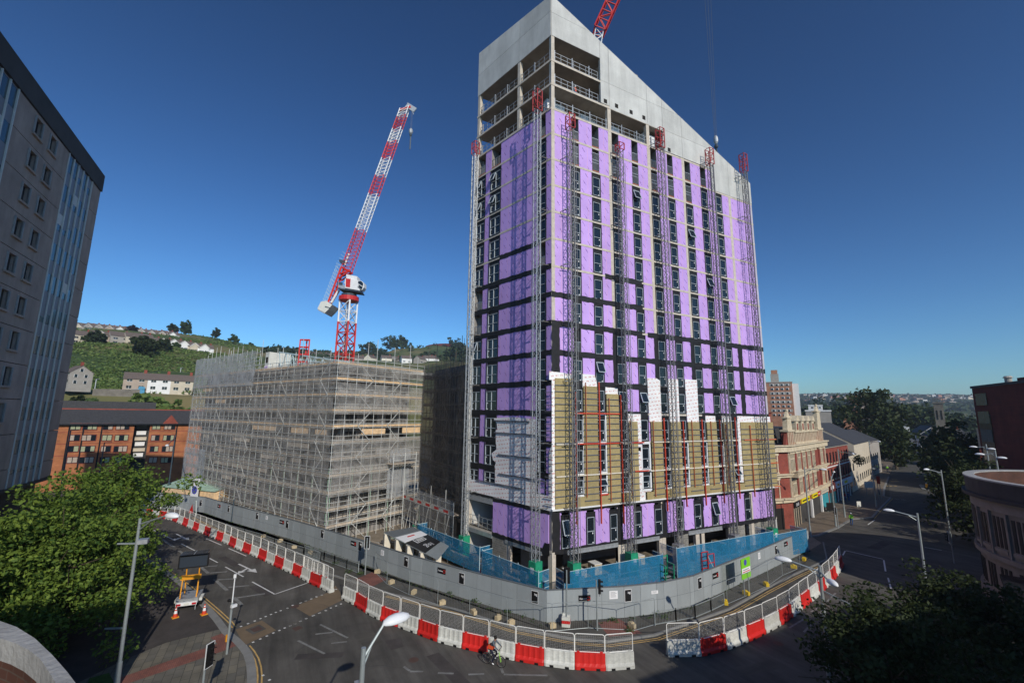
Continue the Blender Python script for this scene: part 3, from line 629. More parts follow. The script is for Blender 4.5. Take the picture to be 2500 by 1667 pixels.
# ================================================================ MAST CLIMBERS on the tower
def mast(F, u, ztop, label, redlen=1.6, lift=(), base='green_paint'):
    colm = 'mast_steel' if F is RFm else 'galv'
    o = F.P(u, 0, 1.2); r = root('climbing_mast', (o.x, o.y, 0), label, 'mast', 'mast climber columns standing against the tower')
    b = MB(); lattice(b, (o.x, o.y, 1.2), (o.x, o.y, ztop-redlen), .52, colm, .75, .07, .035, side=F.d); child(b, 'mast_column', r)
    b = MB(); K = [(-.36, .84), (.36, .84), (.36, 1.56), (-.36, 1.56)]; n_ = max(1, round(redlen/.8))
    for i, (x, y_) in enumerate(K):
        b.bar(F.P(u+x, ztop-redlen, y_), F.P(u+x, ztop, y_), .09, 'mast_red')
        for k in range(n_+1): z = ztop-redlen+redlen*k/n_; b.bar(F.P(u+x, z, y_), F.P(u+K[i-1][0], z, K[i-1][1]), .06, 'mast_red')
        if i % 2: b.bar(F.P(u+x, ztop-redlen, y_), F.P(u+K[i-1][0], ztop, K[i-1][1]), .05, 'mast_red')
    child(b, 'mast_top', r)
    b = MB(); F.box(b, u-.45, u+.45, .1, 2.6, 0.75, 1.65, base); F.box(b, u-.2, u+.2, 1.6, 2.1, 1.65, 1.68, 'white_paint'); child(b, 'base_unit', r)
    b = MB(); k = 0
    for f in range(12):   # ties back to the wall
        z = lev(16)-1+f*6.0*.5+1
        if f % 2 or z > ztop-1: continue
    z = 7.2
    while z < ztop-1.5:
        a = .55; b = MB()
        b.bar(F.P(u-.25, z, 1.0), F.P(u-a, z, .05), .06, 'tube_dk'); b.bar(F.P(u+.25, z, 1.0), F.P(u+a, z, .05), .06, 'tube_dk'); b.bar(F.P(u-.7, z, .85), F.P(u+.7, z, .85), .06, 'galv'); z += 6; child(b, 'wall_tie', r)
    # thin secondary ladder beside the column
    b = MB(); du = .62
    for s in (-.1, .1): b.bar(F.P(u+du+s, 1, 1.2), F.P(u+du+s, ztop-2.2, 1.2), .04, colm)
    z = 1
    while z < ztop-2.2: b.bar(F.P(u+du-.1, z, 1.2), F.P(u+du+.1, z, 1.2), .03, colm); z += .9
    child(b, 'cable_guide', r); return r
mast(LFm, 12.05, 50.2, 'grey lattice mast with short red top at the left edge of the purple tower')
mast(LFm, .95, 51.0, 'grey lattice mast with red top on the shaded left face near the corner', 2.4)
mast(RFm, 1.65, 48.0, 'slim lattice mast with small red top on the sunlit face, nearest the tower corner')
mast(RFm, 8.55, 46.8, 'lattice mast climbing the second window bay of the sunlit face, second from the corner', .8)
mast(RFm, 15.1, 50.9, 'stout lattice mast with bright red cage top in the middle of the sunlit face', 2.6, base='galv')
mast(RFm, 24.1, 51.0, 'lattice mast with red cage top standing fourth from the corner on the sunlit face', 2.2, base='galv')
mast(RFm, 31.2, 52.4, 'rightmost lattice mast with tall red top near the far right edge of the tower', 2.6)
# blue netted working platforms
def platform(F, u0, u1, z0, z1, label, o0=2.0, o1=3.3):
    o = F.P((u0+u1)/2, 0, 2.5); r = root('netted_platform', (o.x, o.y, 0), label, 'platform', 'blue netted platforms at the foot of the tower')
    b = MB(); F.box(b, u0, u1, z0, z0+.18, o0, o1, 'board_old'); F.box(b, u0, u1, z0-.25, z0, o0+.1, o0+.2, 'rail_red'); F.box(b, u0, u1, z0-.25, z0, o1-.2, o1-.1, 'rail_red'); child(b, 'deck', r)
    b = MB(); n = int((u1-u0)/2.4)
    for k in range(n+1):
        u = u0+(u1-u0)*k/n; b.bar(F.P(u, z0, o1), F.P(u, z1+.15, o1), .05, 'pale_steel'); b.bar(F.P(u, 0, o1-.3), F.P(u, z0, o1-.3), .1, 'galv')
    for z in (z0+.6, z0+1.1, z1): b.bar(F.P(u0, z, o1), F.P(u1, z, o1), .045, 'pale_steel'); b.bar(F.P(u0, z, o0), F.P(u0, z, o1), .045, 'pale_steel'); b.bar(F.P(u1, z, o0), F.P(u1, z, o1), .045, 'pale_steel')
    child(b, 'guard_rail', r)
    b = MB(); F.poly(b, [(u0, z0-.3), (u1, z0-.3), (u1, z1), (u0, z1)], o1+.03, o1+.045, 'net_blue')
    for u in (u0, u1): p = [F.P(u, z0-.3, o0), F.P(u, z0-.3, o1), F.P(u, z1, o1), F.P(u, z1, o0)]; b.add(p, [(0, 1, 2, 3)], 'net_blue')
    child(b, 'blue_net', r)
    b = MB()
    for k in range(int((u1-u0)/3.7)):
        u = u0+1.6+k*3.7+random.uniform(-.5, .5); F.box(b, u, u+random.uniform(.5, 1.1), z0+.2, z0+random.uniform(.8, 1.5), o1-.35, o1-.25, 'pale_steel')
    child(b, 'gate', r)
platform(LFm, -1.5, 6.2, .7, 2.7, 'blue netted platform left of the tower corner above the grey hoarding')
platform(LFm, 6.6, 18.5, .8, 2.9, 'long blue netted platform at the left foot of the shaded purple face')
platform(RFm, -.9, 10.6, .6, 2.7, 'blue netted platform right of the tower corner behind the traffic lights')
platform(RFm, 11.4, 26.5, .8, 3.4, 'longest blue netted platform along the foot of the sunlit face', 2.2, 4.3)
platform(RFm, 26.9, 33.2, .7, 2.9, 'blue netted platform at the right end of the tower by the shops', 2.2, 4.1)
# access gates in green steel
for F, u, lab in ((RFm, 10.7, 'green steel access gate between the two blue platforms'), (LFm, 19.2, 'green steel access gate beside the sign board on the left')):
    o = F.P(u, 0, 3.2); r = root('access_gate', (o.x, o.y, 0), lab, 'gate'); b = MB()
    for s in (-.55, .55):
        b.bar(F.P(u+s, 0, 3.2), F.P(u+s, 2.6, 3.2), .1, 'green_paint'); b.bar(F.P(u+s, 0, 4.0), F.P(u+s, 1.9, 4.0), .08, 'green_paint')
        for z in (.7, 1.3, 1.9): b.bar(F.P(u+s, z, 3.2), F.P(u+s, z, 4.0), .07, 'green_paint')
    for z in (.9, 1.4, 2.5): b.bar(F.P(u-.55, z, 3.2), F.P(u+.55, z, 3.2), .08, 'green_paint')
    child(b, 'gate_frame', r); b = MB()
    for k in range(4): F.box(b, u-.45, u+.45, .15+k*.2, .2+k*.2, 4.1-k*.2, 4.35-k*.2, 'galv')
    child(b, 'step', r)
# red braced prop beside the platform
o = RFm.P(15, 0, 5.0); r = root('red_hoist', (o.x, o.y, 0), 'small red steel hoist frame behind the hoarding right of the corner', 'frame'); b = MB()
for s, t in ((0, 0), (.9, 0), (0, .7), (.9, .7)): b.bar(RFm.P(14.6+s, 0, 4.5+t), RFm.P(14.6+s, 2.7, 4.5+t), .07, 'red_paint')
for z in (.5, 1.2, 1.9, 2.7):
    b.bar(RFm.P(14.6, z, 4.5), RFm.P(15.5, z, 4.5), .06, 'red_paint'); b.bar(RFm.P(14.6, z, 5.2), RFm.P(15.5, z, 5.2), .06, 'red_paint')
b.bar(RFm.P(13.6, .2, 4.8), RFm.P(15.8, .2, 4.8), .3, 'red_paint'); b.bar(RFm.P(14.6, 2.6, 5.2), RFm.P(16.2, 0, 5.2), .05, 'pale_steel'); child(b, 'frame', r)
# ================================================================ CRANES
def crane():
    D0 = 100.; base = D(840, 885, D0); bx, by = base.x, base.y
    r = root('tower_crane', (bx, by, 0), 'red and white luffing tower crane with raised jib behind the scaffolded building', 'crane')
    zr, zt = D(848, 787, D0).z, D(850, 735, D0).z
    b = MB(); lattice(b, (bx, by, 0), (bx, by, zr), 2.6, 'plastic_red', 2.4, .34, .17, side=Vector((.7, .7, 0))); child(b, 'mast', r, label='red lower mast section')
    b = MB(); lattice(b, (bx, by, zr), (bx, by, zt), 2.6, 'white_paint', 2.3, .3, .15, side=Vector((.7, .7, 0))); lattice(b, (bx, by, 15), (bx, by, zt), .7, 'tube', 1.2, .05, .04); child(b, 'mast', r, label='white upper mast section')
    b = MB(); b.cone((bx, by, zt), (bx, by, zt+.9), 2.1, 2.1, 'red_paint', 20); b.cone((bx, by, zt+.9), (bx, by, zt+1.5), 1.6, 1.6, 'dark_post', 16); child(b, 'slewing_ring', r)
    c = Vector((bx, by, 0)); e = RT.copy(); e.z = 0; e.normalize(); dn = Vector((-e.y, e.x, 0))    # jib plane faces the street
    X = lambda px, py: D(px, py, D0-.0)
    def at(px, py, off=0.):   # point in the vertical plane of the jib
        d = ray(px, py); t = (c-CP).dot(dn)/d.dot(dn); return CP+d*t+dn*off
    # machinery house and cab (faces lie in the jib plane)
    def slab(pts, o0, o1, m, mb): 
        a = [at(x, y, o0) for x, y in pts]; bb = [at(x, y, o1) for x, y in pts]; n = len(pts)
        mb.add(a+bb, [tuple(range(n)), tuple(range(2*n-1, n-1, -1))]+[(i, n+i, n+(i+1) % n, (i+1) % n) for i in range(n)], m)
    k = 1/7.84; q = lambda x, y: (760+x*k, 600+y*k)
    # signs: dn points away from the camera
    s = -1 if dn.dot(CP-c) > 0 else 1
    b = MB(); slab([q(690, 660), q(690, 840), q(970, 890), q(930, 700)], -1.4*s, 1.2*s, 'white_paint', b); slab([q(700, 572), q(700, 660), q(905, 700), q(908, 612)], -1.0*s, 1.0*s, 'white_paint', b)
    slab([q(708, 660), q(705, 822), q(785, 832), q(798, 672)], -1.44*s, -1.36*s, 'red_paint', b); child(b, 'machinery_house', r)
    b = MB(); slab([q(930, 700), q(925, 840), q(1010, 880), q(1048, 830), q(1048, 750), q(1000, 705)], -1.35*s, 0.2*s, 'white_paint', b)
    o = child(b, 'cab', r); b = MB(); slab([q(940, 710), q(936, 755), q(1028, 808), q(1034, 750), q(995, 712)], -1.4*s, -1.3*s, 'dark_glass', b); slab([q(934, 770), q(930, 835), q(1005, 872), q(1025, 822)], -1.4*s, -1.3*s, 'dark_glass', b); sub(b, 'window', o, r)
    b = MB(); slab([q(560, 715), q(560, 830), q(690, 860), q(690, 800)], -1.3*s, 1.3*s, 'galv', b); slab([q(575, 730), q(575, 780), q(640, 790), q(640, 735)], -1.35*s, -1.2*s, 'dark_post', b); slab([q(560, 840), q(975, 900), q(975, 920), q(560, 860)], -1.5*s, 1.5*s, 'dark_post', b); child(b, 'platform', r)
    # jib: alternating red and white sections from the foot to the head
    A0, B0 = at(*q(755, 500)), at(*q(600, 430)); A1, B1 = at(999, 262), at(978, 268)
    def pt(t, s_, off): 
        a = A0.lerp(A1, t); b_ = B0.lerp(B1, t); wv = (1-.25*t)*1.0
        return (a if s_ == 0 else b_)+dn*(off*wv)
    cuts = [0, .235, .44, .555, .66, .765, .865, .945, 1.0]
    ms = ['plastic_red', 'white_paint', 'plastic_red', 'white_paint', 'plastic_red', 'white_paint', 'plastic_red', 'white_paint']
    cuts = [0, .235, .45, .565, .675, .78, .865, .945, 1.0]
    for t0, t1, m in zip(cuts, cuts[1:], ['plastic_red', 'white_paint', 'plastic_red', 'white_paint', 'plastic_red', 'white_paint', 'plastic_red', 'white_paint']):
        b = MB(); n = max(2, round((t1-t0)*46))
        K = [(0, -.8), (0, .8), (1, .8), (1, -.8)]
        for s_, o_ in K: b.bar(pt(t0, s_, o_), pt(t1, s_, o_), .17, m)
        for i in range(n):
            a, c_ = t0+(t1-t0)*i/n, t0+(t1-t0)*(i+1)/n
            for j in range(4):
                k1, k2 = K[j], K[(j+1) % 4]; b.bar(pt(a, *k1), pt(c_, *k2), .085, m); b.bar(pt(a, *k1), pt(a, *k2), .06, m)
        child(b, 'jib_section', r, label=('red' if m == 'plastic_red' else 'white')+' lattice jib section')
    b = MB(); hd = at(1000, 262); b.bar(at(975, 270), at(1003, 262), .5, 'red_paint'); b.bar(at(993, 257), at(1014, 270), .3, 'galv', h=1.2); b.bar(at(994, 252), at(1016, 265), .12, 'galv'); b.bar(at(1004, 265), at(1010, 280), .15, 'galv'); child(b, 'jib_head', r)
    # counter jib, ballast and strut
    b = MB()
    for o_ in (-.8, .8):
        b.bar(at(*q(600, 430), o_), at(*q(340, 1130), o_), .42, 'plastic_red')
        for x, y in ((570, 560), (545, 650)): b.bar(at(*q(760, 500), o_), at(*q(x, y), o_), .26, 'plastic_red')
        b.bar(at(*q(600, 430), o_), at(*q(770, 510), o_), .3, 'plastic_red')
    for i in range(9):
        t = i/8; p0, p1 = at(*q(600-260*t, 430+700*t), -.8), at(*q(600-260*t, 430+700*t), .8); b.bar(p0, p1, .15, 'plastic_red')
    child(b, 'counter_jib', r)
    b = MB(); pa = at(*q(530, 850)); b.bar(pa, at(*q(385, 1090)), .42, 'white_paint'); b.bar(at(*q(700, 640)), at(*q(640, 730)), .35, 'white_paint'); b.bar(at(*q(720, 150)), at(*q(640, 370)), .35, 'white_paint'); child(b, 'luffing_ram', r)
    b = MB(); slab([q(255, 1110), q(190, 1240), q(320, 1330), q(400, 1250), q(468, 1165), q(350, 1095)], -1.9*s, 1.9*s, 'off_white', b); slab([q(190, 1245), q(205, 1275), q(315, 1335), q(322, 1310)], -1.93*s, -1.8*s, 'galv', b); slab([q(335, 1195), q(330, 1215), q(425, 1235), q(425, 1222)], -1.95*s, -1.85*s, 'dark_post', b); child(b, 'ballast', r)
    b = MB()
    for o_ in (-.7, .7):
        for dx in (0, -55, -85):
            b.bar(at(*q(600+dx-10, 400), o_), at(*q(330+dx, 1080), o_), .06, 'pale_steel'); 
        for i in range(12):
            t = i/11; b.bar(at(*q(590-260*t, 400+680*t), o_), at(*q(505-260*t, 400+680*t-60), o_), .05, 'pale_steel')
    for i in range(5): b.bar(at(*q(500+i*30, 370-i*60), -.7), at(*q(590+i*22, 400-i*55), -.7), .06, 'pale_steel')
    slab([q(560, 290), q(570, 340), q(640, 370), q(655, 300)], -.9*s, .5*s, 'dark_post', b); child(b, 'walkway', r)
    # hook block on its rope
    tip = at(1006, 270); r2 = r; hk = at(995, 340); hk.x, hk.y = tip.x, tip.y
    b = MB(); hz = D(995, 342, D0).z
    for o_ in (-.12, .12): b.bar(tip+e*o_, Vector((tip.x, tip.y, hz))+e*o_, .03, 'tube_dk')
    child(b, 'hoist_rope', r)
    b = MB(); p = Vector((tip.x, tip.y, hz)); b.ball(p, (.5, .5, .8), 'galv'); b.bar(p+_Z*-.6, p+_Z*-4.6, .22, 'dark_post'); b.ball(p-_Z*.9, (.3, .3, .5), 'dark_post'); child(b, 'hook_block', r)
crane()
def crane2():
    # luffing crane behind the tower; only jib and hook clear the roof
    D0 = 95.; foot = D(1440, 130, D0); up_ = D(1497, 0, D0); d = (up_-foot).normalized()
    bx, by = D(1400, 900, D0).x, D(1400, 900, D0).y
    p0 = Vector((bx, by, 66)); f2 = foot-d*6
    r = root('tower_crane', (bx, by, 0), 'second crane behind the tower, only its steep red jib and hook showing above the roof', 'crane')
    b = MB(); lattice(b, (bx, by, 0), (bx, by, 62), 2.4, 'plastic_red', 2.6, .3, .15); child(b, 'mast', r)
    b = MB(); b.bar((bx, by, 62), (bx, by, 65), 3.4, 'white_paint'); child(b, 'machinery_house', r)
    e = RT.copy(); e.z = 0
    b = MB(); a0, a1 = D(1448, 108, D0), D(1462, 78, D0); lattice(b, p0, a1, 1.9, 'white_paint', 1.8, .17, .11, side=e); child(b, 'jib_section', r, label='white lower jib section')
    a2 = a1+(up_-a1).normalized()*34; b = MB(); lattice(b, a1, a2, 2.7, 'plastic_red', 2.2, .28, .16, side=e); child(b, 'jib_section', r, label='red upper jib section')
    b = MB(); h0 = D(1747, 335, D0); top = Vector((h0.x, h0.y, 96)); t2 = D(1728, 0, D0); t2.z = t2.z
    for k in (-.35, 0, .35): b.bar(h0+e*k*.6, D(1733, 100, D0)+e*k*2+(D(1728, 0, D0)-D(1733, 100, D0))*1.3, .035, 'tube_dk')
    b.bar(a2, D(1728, 0, D0)+(D(1728, 0, D0)-D(1733, 100, D0))*.3, .12, 'plastic_red'); child(b, 'hoist_rope', r)
    b = MB(); b.ball(h0-_Z*.7, (.5, .5, 1.1), 'galv'); b.bar(h0-_Z*1, h0-_Z*4.2, .25, 'dark_post'); b.ball(h0-_Z*2.2, (.45, .4, .5), 'dark_post'); b.bar(h0-_Z*.3, h0-_Z*.9, .3, 'red_paint'); child(b, 'hook_block', r)
crane2()
# ================================================================ SCAFFOLDED BUILDING
SA, SB, SD_, SE = Vector((-23.1, -17.4, 0)), Vector((-64.2, -38.0, 0)), Vector((-29.6, -4.2, 0)), Vector((-14.6, -3.2, 0))
HS = 22.0
def fr(a, b): d = (b-a).normalized(); n = Vector((d.y, -d.x, 0)); return Frame(a, d, n if n.dot(CP-a) > 0 else -n)
FL, FR_, FI = fr(SA, SB), fr(SA, SD_), fr(SD_, SE)
LL, LR, LI = (SB-SA).length, (SD_-SA).length, (SE-SD_).length
bd = root('apartment_block', (SA.x, SA.y, 0), 'grey unfinished block standing behind the scaffolding nets', 'building')
def wallface(F, L, off, H, name, stepu):
    b = MB(); F.box(b, off, L-off if F is not FI else L, 0, H, -off-.3, -off, 'inner_grey'); w = child(b, 'wall', bd)
    for s in range(8):
        b = MB(); z = s*2.75+.35
        u = off+1.2
        while u < L-off-1.5:
            wd = random.choice((.9, 1.2, 1.6)); F.box(b, u, u+wd, z+.3, z+2.0, -off, -off+.03, 'inner_dark'); u += stepu+random.choice((0, .4))
        F.box(b, off, L-off, z-.45, z-.3, -off, -off+.12, 'concrete_edge'); sub(b, 'window_row', w, bd)
wallface(FL, LL, 1.5, 22.3, 'l', 2.6); wallface(FR_, LR, 1.5, 22.3, 'r', 2.8); wallface(FI, LI, 1.2, 22.3, 'i', 2.6)
b = MB(); pl = [FL.P(1.5, 0, -1.8), FL.P(LL-1, 0, -1.8), FL.P(LL-1, 0, -14), FR_.P(LR, 0, -22), FI.P(4, 0, -8), FI.P(LI, 0, -6), FI.P(LI, 0, -1.4), FI.P(0, 0, -1.5)]
b.prism(pl, 21.6, 22.0, 'concrete'); child(b, 'roof_deck', bd)
# roof steelwork, trusses and white lift overrun
st = root('roof_steelwork', FL.P(14, 21.8, -8), 'pale green roof trusses with white end wall on the scaffolded block roof', 'steel frame')
b = MB(); F = FL
def tr_(u0, u1, o, z0, z1):
    b.bar(F.P(u0, z0, o), F.P(u1, z0, o), .16, 'pale_steel'); b.bar(F.P(u0, z1, o), F.P(u1, z1, o), .2, 'pale_steel'); n = int((u1-u0)/1.1)
    for k in range(n): b.bar(F.P(u0+(u1-u0)*k/n, z0 if k % 2 else z1, o), F.P(u0+(u1-u0)*(k+1)/n, z1 if k % 2 else z0, o), .11, 'pale_steel')
for o, u0, u1 in ((-5.2, 5.5, 26), (-9.5, 10, 33)):
    P0, P1 = F.P(u0, 22.2, o), F.P(u1, 22.6, o); Q0, Q1 = F.P(u0, 23.0, o), F.P(u1, 25.9, o); b.bar(P0, P1, .14, 'pale_steel'); b.bar(Q0, Q1, .22, 'pale_steel')
    for k in range(18):
        A, B = (P0.lerp(P1, k/18), Q0.lerp(Q1, (k+1)/18)) if k % 2 else (Q0.lerp(Q1, k/18), P0.lerp(P1, (k+1)/18)); b.bar(A, B, .11, 'pale_steel')
        if k % 3 == 0: b.bar(P0.lerp(P1, k/18)-_Z*.5, Q0.lerp(Q1, k/18), .15, 'pale_steel')
child(b, 'truss', st); b = MB(); F.poly(b, [(10, 22), (33, 22), (33, 25.4), (10, 22.9)], -10.3, -10, 'inner_dark'); F.box(b, 28.6, 29.9, 22, 26.1, -8.6, -4.8, 'off_white'); F.box(b, 28.9, 29.6, 24.2, 25.2, -4.8, -4.74, 'dark_void'); F.box(b, 28.9, 29.9, 21.7, 23.6, -4.8, -4.7, 'purple'); child(b, 'end_wall', st)
b = MB()
for k in range(7): F.box(b, 11+k*1.9, 12.2+k*1.9, 22.1, 23.5, -9, -8, 'white_paint')
child(b, 'stored_unit', st)
rt = root('hoist_mast', D(741, 868, 78), 'short red ladder mast standing on the roof of the scaffolded block', 'mast'); p = rt.location.copy()
b = MB()
for dx, dy in ((-.75, 0), (.75, 0), (0, .7)): b.bar(p+Vector((dx*RT.x+dy*FW.x, dx*RT.y+dy*FW.y, -2.5)), p+Vector((dx*RT.x+dy*FW.x, dx*RT.y+dy*FW.y, 2.6)), .2, 'red_paint')
for z in (-1, .2, 1.4, 2.6):
    for s_ in ((-.75, 0, .75, 0), (-.75, 0, 0, .7), (.75, 0, 0, .7)): b.bar(p+Vector((s_[0]*RT.x+s_[1]*FW.x, s_[0]*RT.y+s_[1]*FW.y, z)), p+Vector((s_[2]*RT.x+s_[3]*FW.x, s_[2]*RT.y+s_[3]*FW.y, z)), .2, 'red_paint')
child(b, 'mast_column', rt)
# ---- the scaffold itself
sf = root('scaffolding', (SA.x, SA.y, 0), 'huge grey netted tube scaffold with timber boards wrapping the unfinished block', 'scaffolding')
NP = [0]
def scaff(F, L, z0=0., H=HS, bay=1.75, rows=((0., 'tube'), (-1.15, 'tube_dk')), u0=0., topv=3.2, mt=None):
    n = round((L-u0)/bay)
    for ri, (o, m) in enumerate(rows):
        if mt: m = mt
        rear = MB()
        for k in range(n+1):
            u = u0+(L-u0)*k/n; b = MB() if ri == 0 else rear; ext = random.choice((1.1, 1.6, 2.2, 3.2, 3.9)) if ri == 0 or k % 2 else .8
            b.bar(F.P(u+random.uniform(-.08, .08), z0, o), F.P(u+random.uniform(-.08, .08), H+ext, o), .085 if ri == 0 else .06, m, n=5)
            if ri == 0 and k % 2 == 0: b.bar(F.P(u+.28, z0, o-.05), F.P(u+.28, z0+9, o-.05), .07, m if mt else 'tube_green', n=4)
            if ri == 0: child(b, 'scaffold_pole', sf)
        if ri: child(rear, 'scaffold_pole', sf, kind='stuff')
    z = z0+2.
    while z <= H+.1:
        b = MB()
        for dz in (0, .5, 1.0):
            if z+dz > H+1.2: continue
            pts = [F.P(u0+(L-u0)*k/14, z+dz-.1+random.uniform(-.03, .03), .06) for k in range(15)]
            for p, q in zip(pts, pts[1:]): b.bar(p, q, .06 if dz else .07, mt or 'tube', n=4)
        b.bar(F.P(u0, z-.1, -1.15), F.P(L, z-.1, -1.15), .05, 'tube_dk')
        for k in range(n*2): 
            u = u0+(L-u0)*(k+.5)/(n*2); b.bar(F.P(u, z-.08, .14), F.P(u, z-.08, -1.3), .05, 'tube_dk')
        child(b, 'ledger', sf)
        new = z > H-8.5
        b = MB(); F.box(b, u0, L, z-.02, z+.03, -1.1, -.05, 'board_old'); F.box(b, u0, L, z+.03, z+.25, -.05, -.0, ('board' if new and F is not FI else 'board_old')); child(b, 'scaffold_board', sf)
        z += 2.
    b = MB(); k = 0; z = z0
    while z < H-1:
        for u in [u0+a*(L-u0) for a in ((.06, .28, .5, .74, .93) if L > 20 else (.3, .62))]:
            s = 1 if k % 2 else -1; b.bar(F.P(u-s*1.0, z+.1, .12), F.P(u+s*1.0, z+2.1, .12), .08, mt or 'tube', n=4)
        z += 2.; k += 1
    child(b, 'diagonal_brace', sf)
scaff(FL, LL); scaff(FR_, LR, bay=1.5); scaff(FI, LI, bay=1.6, z0=3, rows=((0., 'tube_dk'), (-1.1, 'tube_dk')), mt='tube_dk')  # inner face gets dark tubes: its shade is put into their colour
# loose sheets tied on and pale boards
LO = []
for F, u, z, w, h in [(FL, 14.4, 13.1, 7, .75), (FL, 5.8, 13.0, 4.3, .75), (FL, 1.5, 13, 2.6, .6), (FR_, 4.2, 13.0, 3.8, .7), (FR_, 11., 13.0, 3.4, .9), (FL, 38, 19.2, 4, .6), (FL, 32, 17.1, 4, .6)]: LO.append((F, u, z, w, h, 'board'))
for k in range(16): F = FL; LO.append((F, random.uniform(3, 38), random.choice((5.1, 7.1, 9.1, 11.1, 9.1))+.05, random.uniform(2, 6), random.uniform(.45, .8), 'board_old'))
for F, u, z, w, h, m in LO:
    if u+w > (LL if F is FL else LR): w = (LL if F is FL else LR)-u
    b = MB(); F.box(b, u, u+w, z, z+h, -.09, -.055, m); child(b, 'loose_board', sf)
# nets in lifts, a little slack, edges uneven
def net(F, u0, u1, z0, z1, m='net_grey', o=.2, rag=.0):
    b = MB(); n = max(2, int((u1-u0)/1.4)); mz = max(1, int((z1-z0)/1.0)); vs = []; fs = []
    for j in range(mz+1):
        for i in range(n+1):
            e = random.uniform(-.5, .5)*rag if j in (0, mz) else 0
            vs.append(F.P(u0+(u1-u0)*i/n, z0+(z1-z0)*j/mz+e, o+random.uniform(-.05, .07)))
    for j in range(mz):
        for i in range(n): fs.append((j*(n+1)+i, j*(n+1)+i+1, (j+1)*(n+1)+i+1, (j+1)*(n+1)+i))
    b.add(vs, fs, m); child(b, 'debris_net', sf)
net(FL, 0, 6, 2.6, 22.6); net(FL, 6, 14, 2.4, 22.6, 'net_grey'); net(FL, 14, 26, 2.2, 22.4); net(FL, 26, LL, 3.2, 25, 'net_grey')
net(FL, 22, LL, 19.8, 25.2, 'net_dense', .27, .3); net(FL, 36.5, LL, 3.3, 9.2, 'net_dense', .3, .2); net(FL, 0, 22, 15.7, 17.6, 'net_grey', .26); net(FL, 22, 33, 15.5, 16.4, 'net_grey', .25)
net(FR_, .0, LR, 15.6, 19.6, 'net_grey', .2); net(FR_, 0, LR, 5.6, 12.4, 'net_grey', .22); net(FR_, 0, LR, 20.6, 22.4, 'net_grey'); net(FR_, 8.6, 12.2, 9.2, 10.8, 'net_dense', .6, .3); net(FR_, 8.4, 12.2, 4.4, 8.2, 'net_dense', .5, .4)
net(FI, 0, LI, 3.6, 23, 'net_shaded', .2); net(FI, 0, LI, 5, 22.6, 'net_shaded', .3)
# upstand of the scaffold at the far left
for u in [22+1.75*k for k in range(14)]:
    b = MB(); b.bar(FL.P(u, 22, -.6), FL.P(u, 25+random.uniform(.5, 3), -.6), .07, 'tube', n=5); child(b, 'scaffold_pole', sf)
b = MB()
for z in (23, 23.6, 24.2, 24.9): b.bar(FL.P(21, z, .05), FL.P(LL, z, .05), .06, 'tube')
child(b, 'ledger', sf); b = MB(); FL.box(b, 13, LL, 21.9, 22.15, -.05, 0, 'board'); child(b, 'scaffold_board', sf)
# projecting loading bay on the inner face
b = MB()
for k in range(7): b.bar(FR_.P(8.4+k*.6, 8.0, .2), FR_.P(8.7+k*.6, 8.8, 1.6), .06, 'tube'); 
FR_.box(b, 8.3, 12.3, 8.9, 9.0, .1, 1.7, 'board_old')
for u in (8.3, 10.3, 12.3): b.bar(FR_.P(u, 0, 1.7), FR_.P(u, 10.4, 1.7), .08, 'tube')
for z in (9.5, 10.1): b.bar(FR_.P(8.3, z, 1.7), FR_.P(12.3, z, 1.7), .06, 'tube')
child(b, 'loading_bay', sf)
# access run along the foot between the blocks, with red and white boards
wk = root('walkway_scaffold', (-20, -4.5, 0), 'low scaffold walkway with red and white kick boards joining the two buildings', 'walkway')
F = Frame((-30, -7, 0), (1, .19, 0), (.19, -1, 0)); b = MB()
for k in range(9): b.bar(F.P(k*1.9, 0, 0), F.P(k*1.9, 6.6 if k % 2 else 5.4, 0), .09, 'tube', n=5); b.bar(F.P(k*1.9, 0, -1.3), F.P(k*1.9, 5.4, -1.3), .07, 'tube_dk')
for z in (1.2, 2.6, 3.9, 4.4, 5.2): b.bar(F.P(0, z, .05), F.P(15.2, z, .05), .06, 'tube')
for k in range(6): b.bar(F.P(k*2.6, 0, .1), F.P(k*2.6+1.4, 3.8, .1), .07, 'tube')
child(b, 'scaffold_pole', wk); b = MB(); F.box(b, 0, 15.2, 3.85, 3.93, -1.3, 0, 'board_old'); child(b, 'deck', wk)
b = MB()
for k in range(13): F.box(b, k*1.17, k*1.17+1.15, 4.0, 4.28, .0, .04, 'plastic_red' if k % 2 else 'plastic_white')
child(b, 'kick_board', wk); b = MB(); F.poly(b, [(0, 2.0), (15.2, 1.4), (15.2, 3.9), (0, 3.9)], .12, .13, 'net_thin'); F.poly(b, [(0, 4.3), (15.2, 4.3), (15.2, 5.6), (0, 5.6)], .12, .13, 'glass_mesh'); child(b, 'debris_net', wk)
# ================================================================ GROUND
def flat(name, poly, z, m, up=0., m2=None, kind='structure'):
    b = MB()
    if up: b.prism(poly, z, z+up, m2 or 'kerb', m)
    else: b.sheet(poly, z, m)
    o = b.build(name); 
    if kind: o['kind'] = kind
    return o
xy = lambda p: (p.x, p.y)
flat('road', [(-140, -95), (70, -95), (70, 75), (8, 75), (-140, 75)], .004, 'asphalt')
sr = [cE(1170, 1215), cE(1150, 1025), cE(1350, 800), cE(1385, 720), cE(1420, 672), cE(1520, 672), cE(1580, 760), cE(1720, 960), cE(2000, 1230)]
flat('street', [xy(p) for p in [G(2082, 1267), G(2173, 1216), G(2168, 1163)]]+[(-44, 175), (-78, 275), (-117, 385), (-150, 480), (-138, 484), (-100, 390), (-60, 290), (-22, 190), (8, 110), (20, 60)], .008, 'asphalt_old')
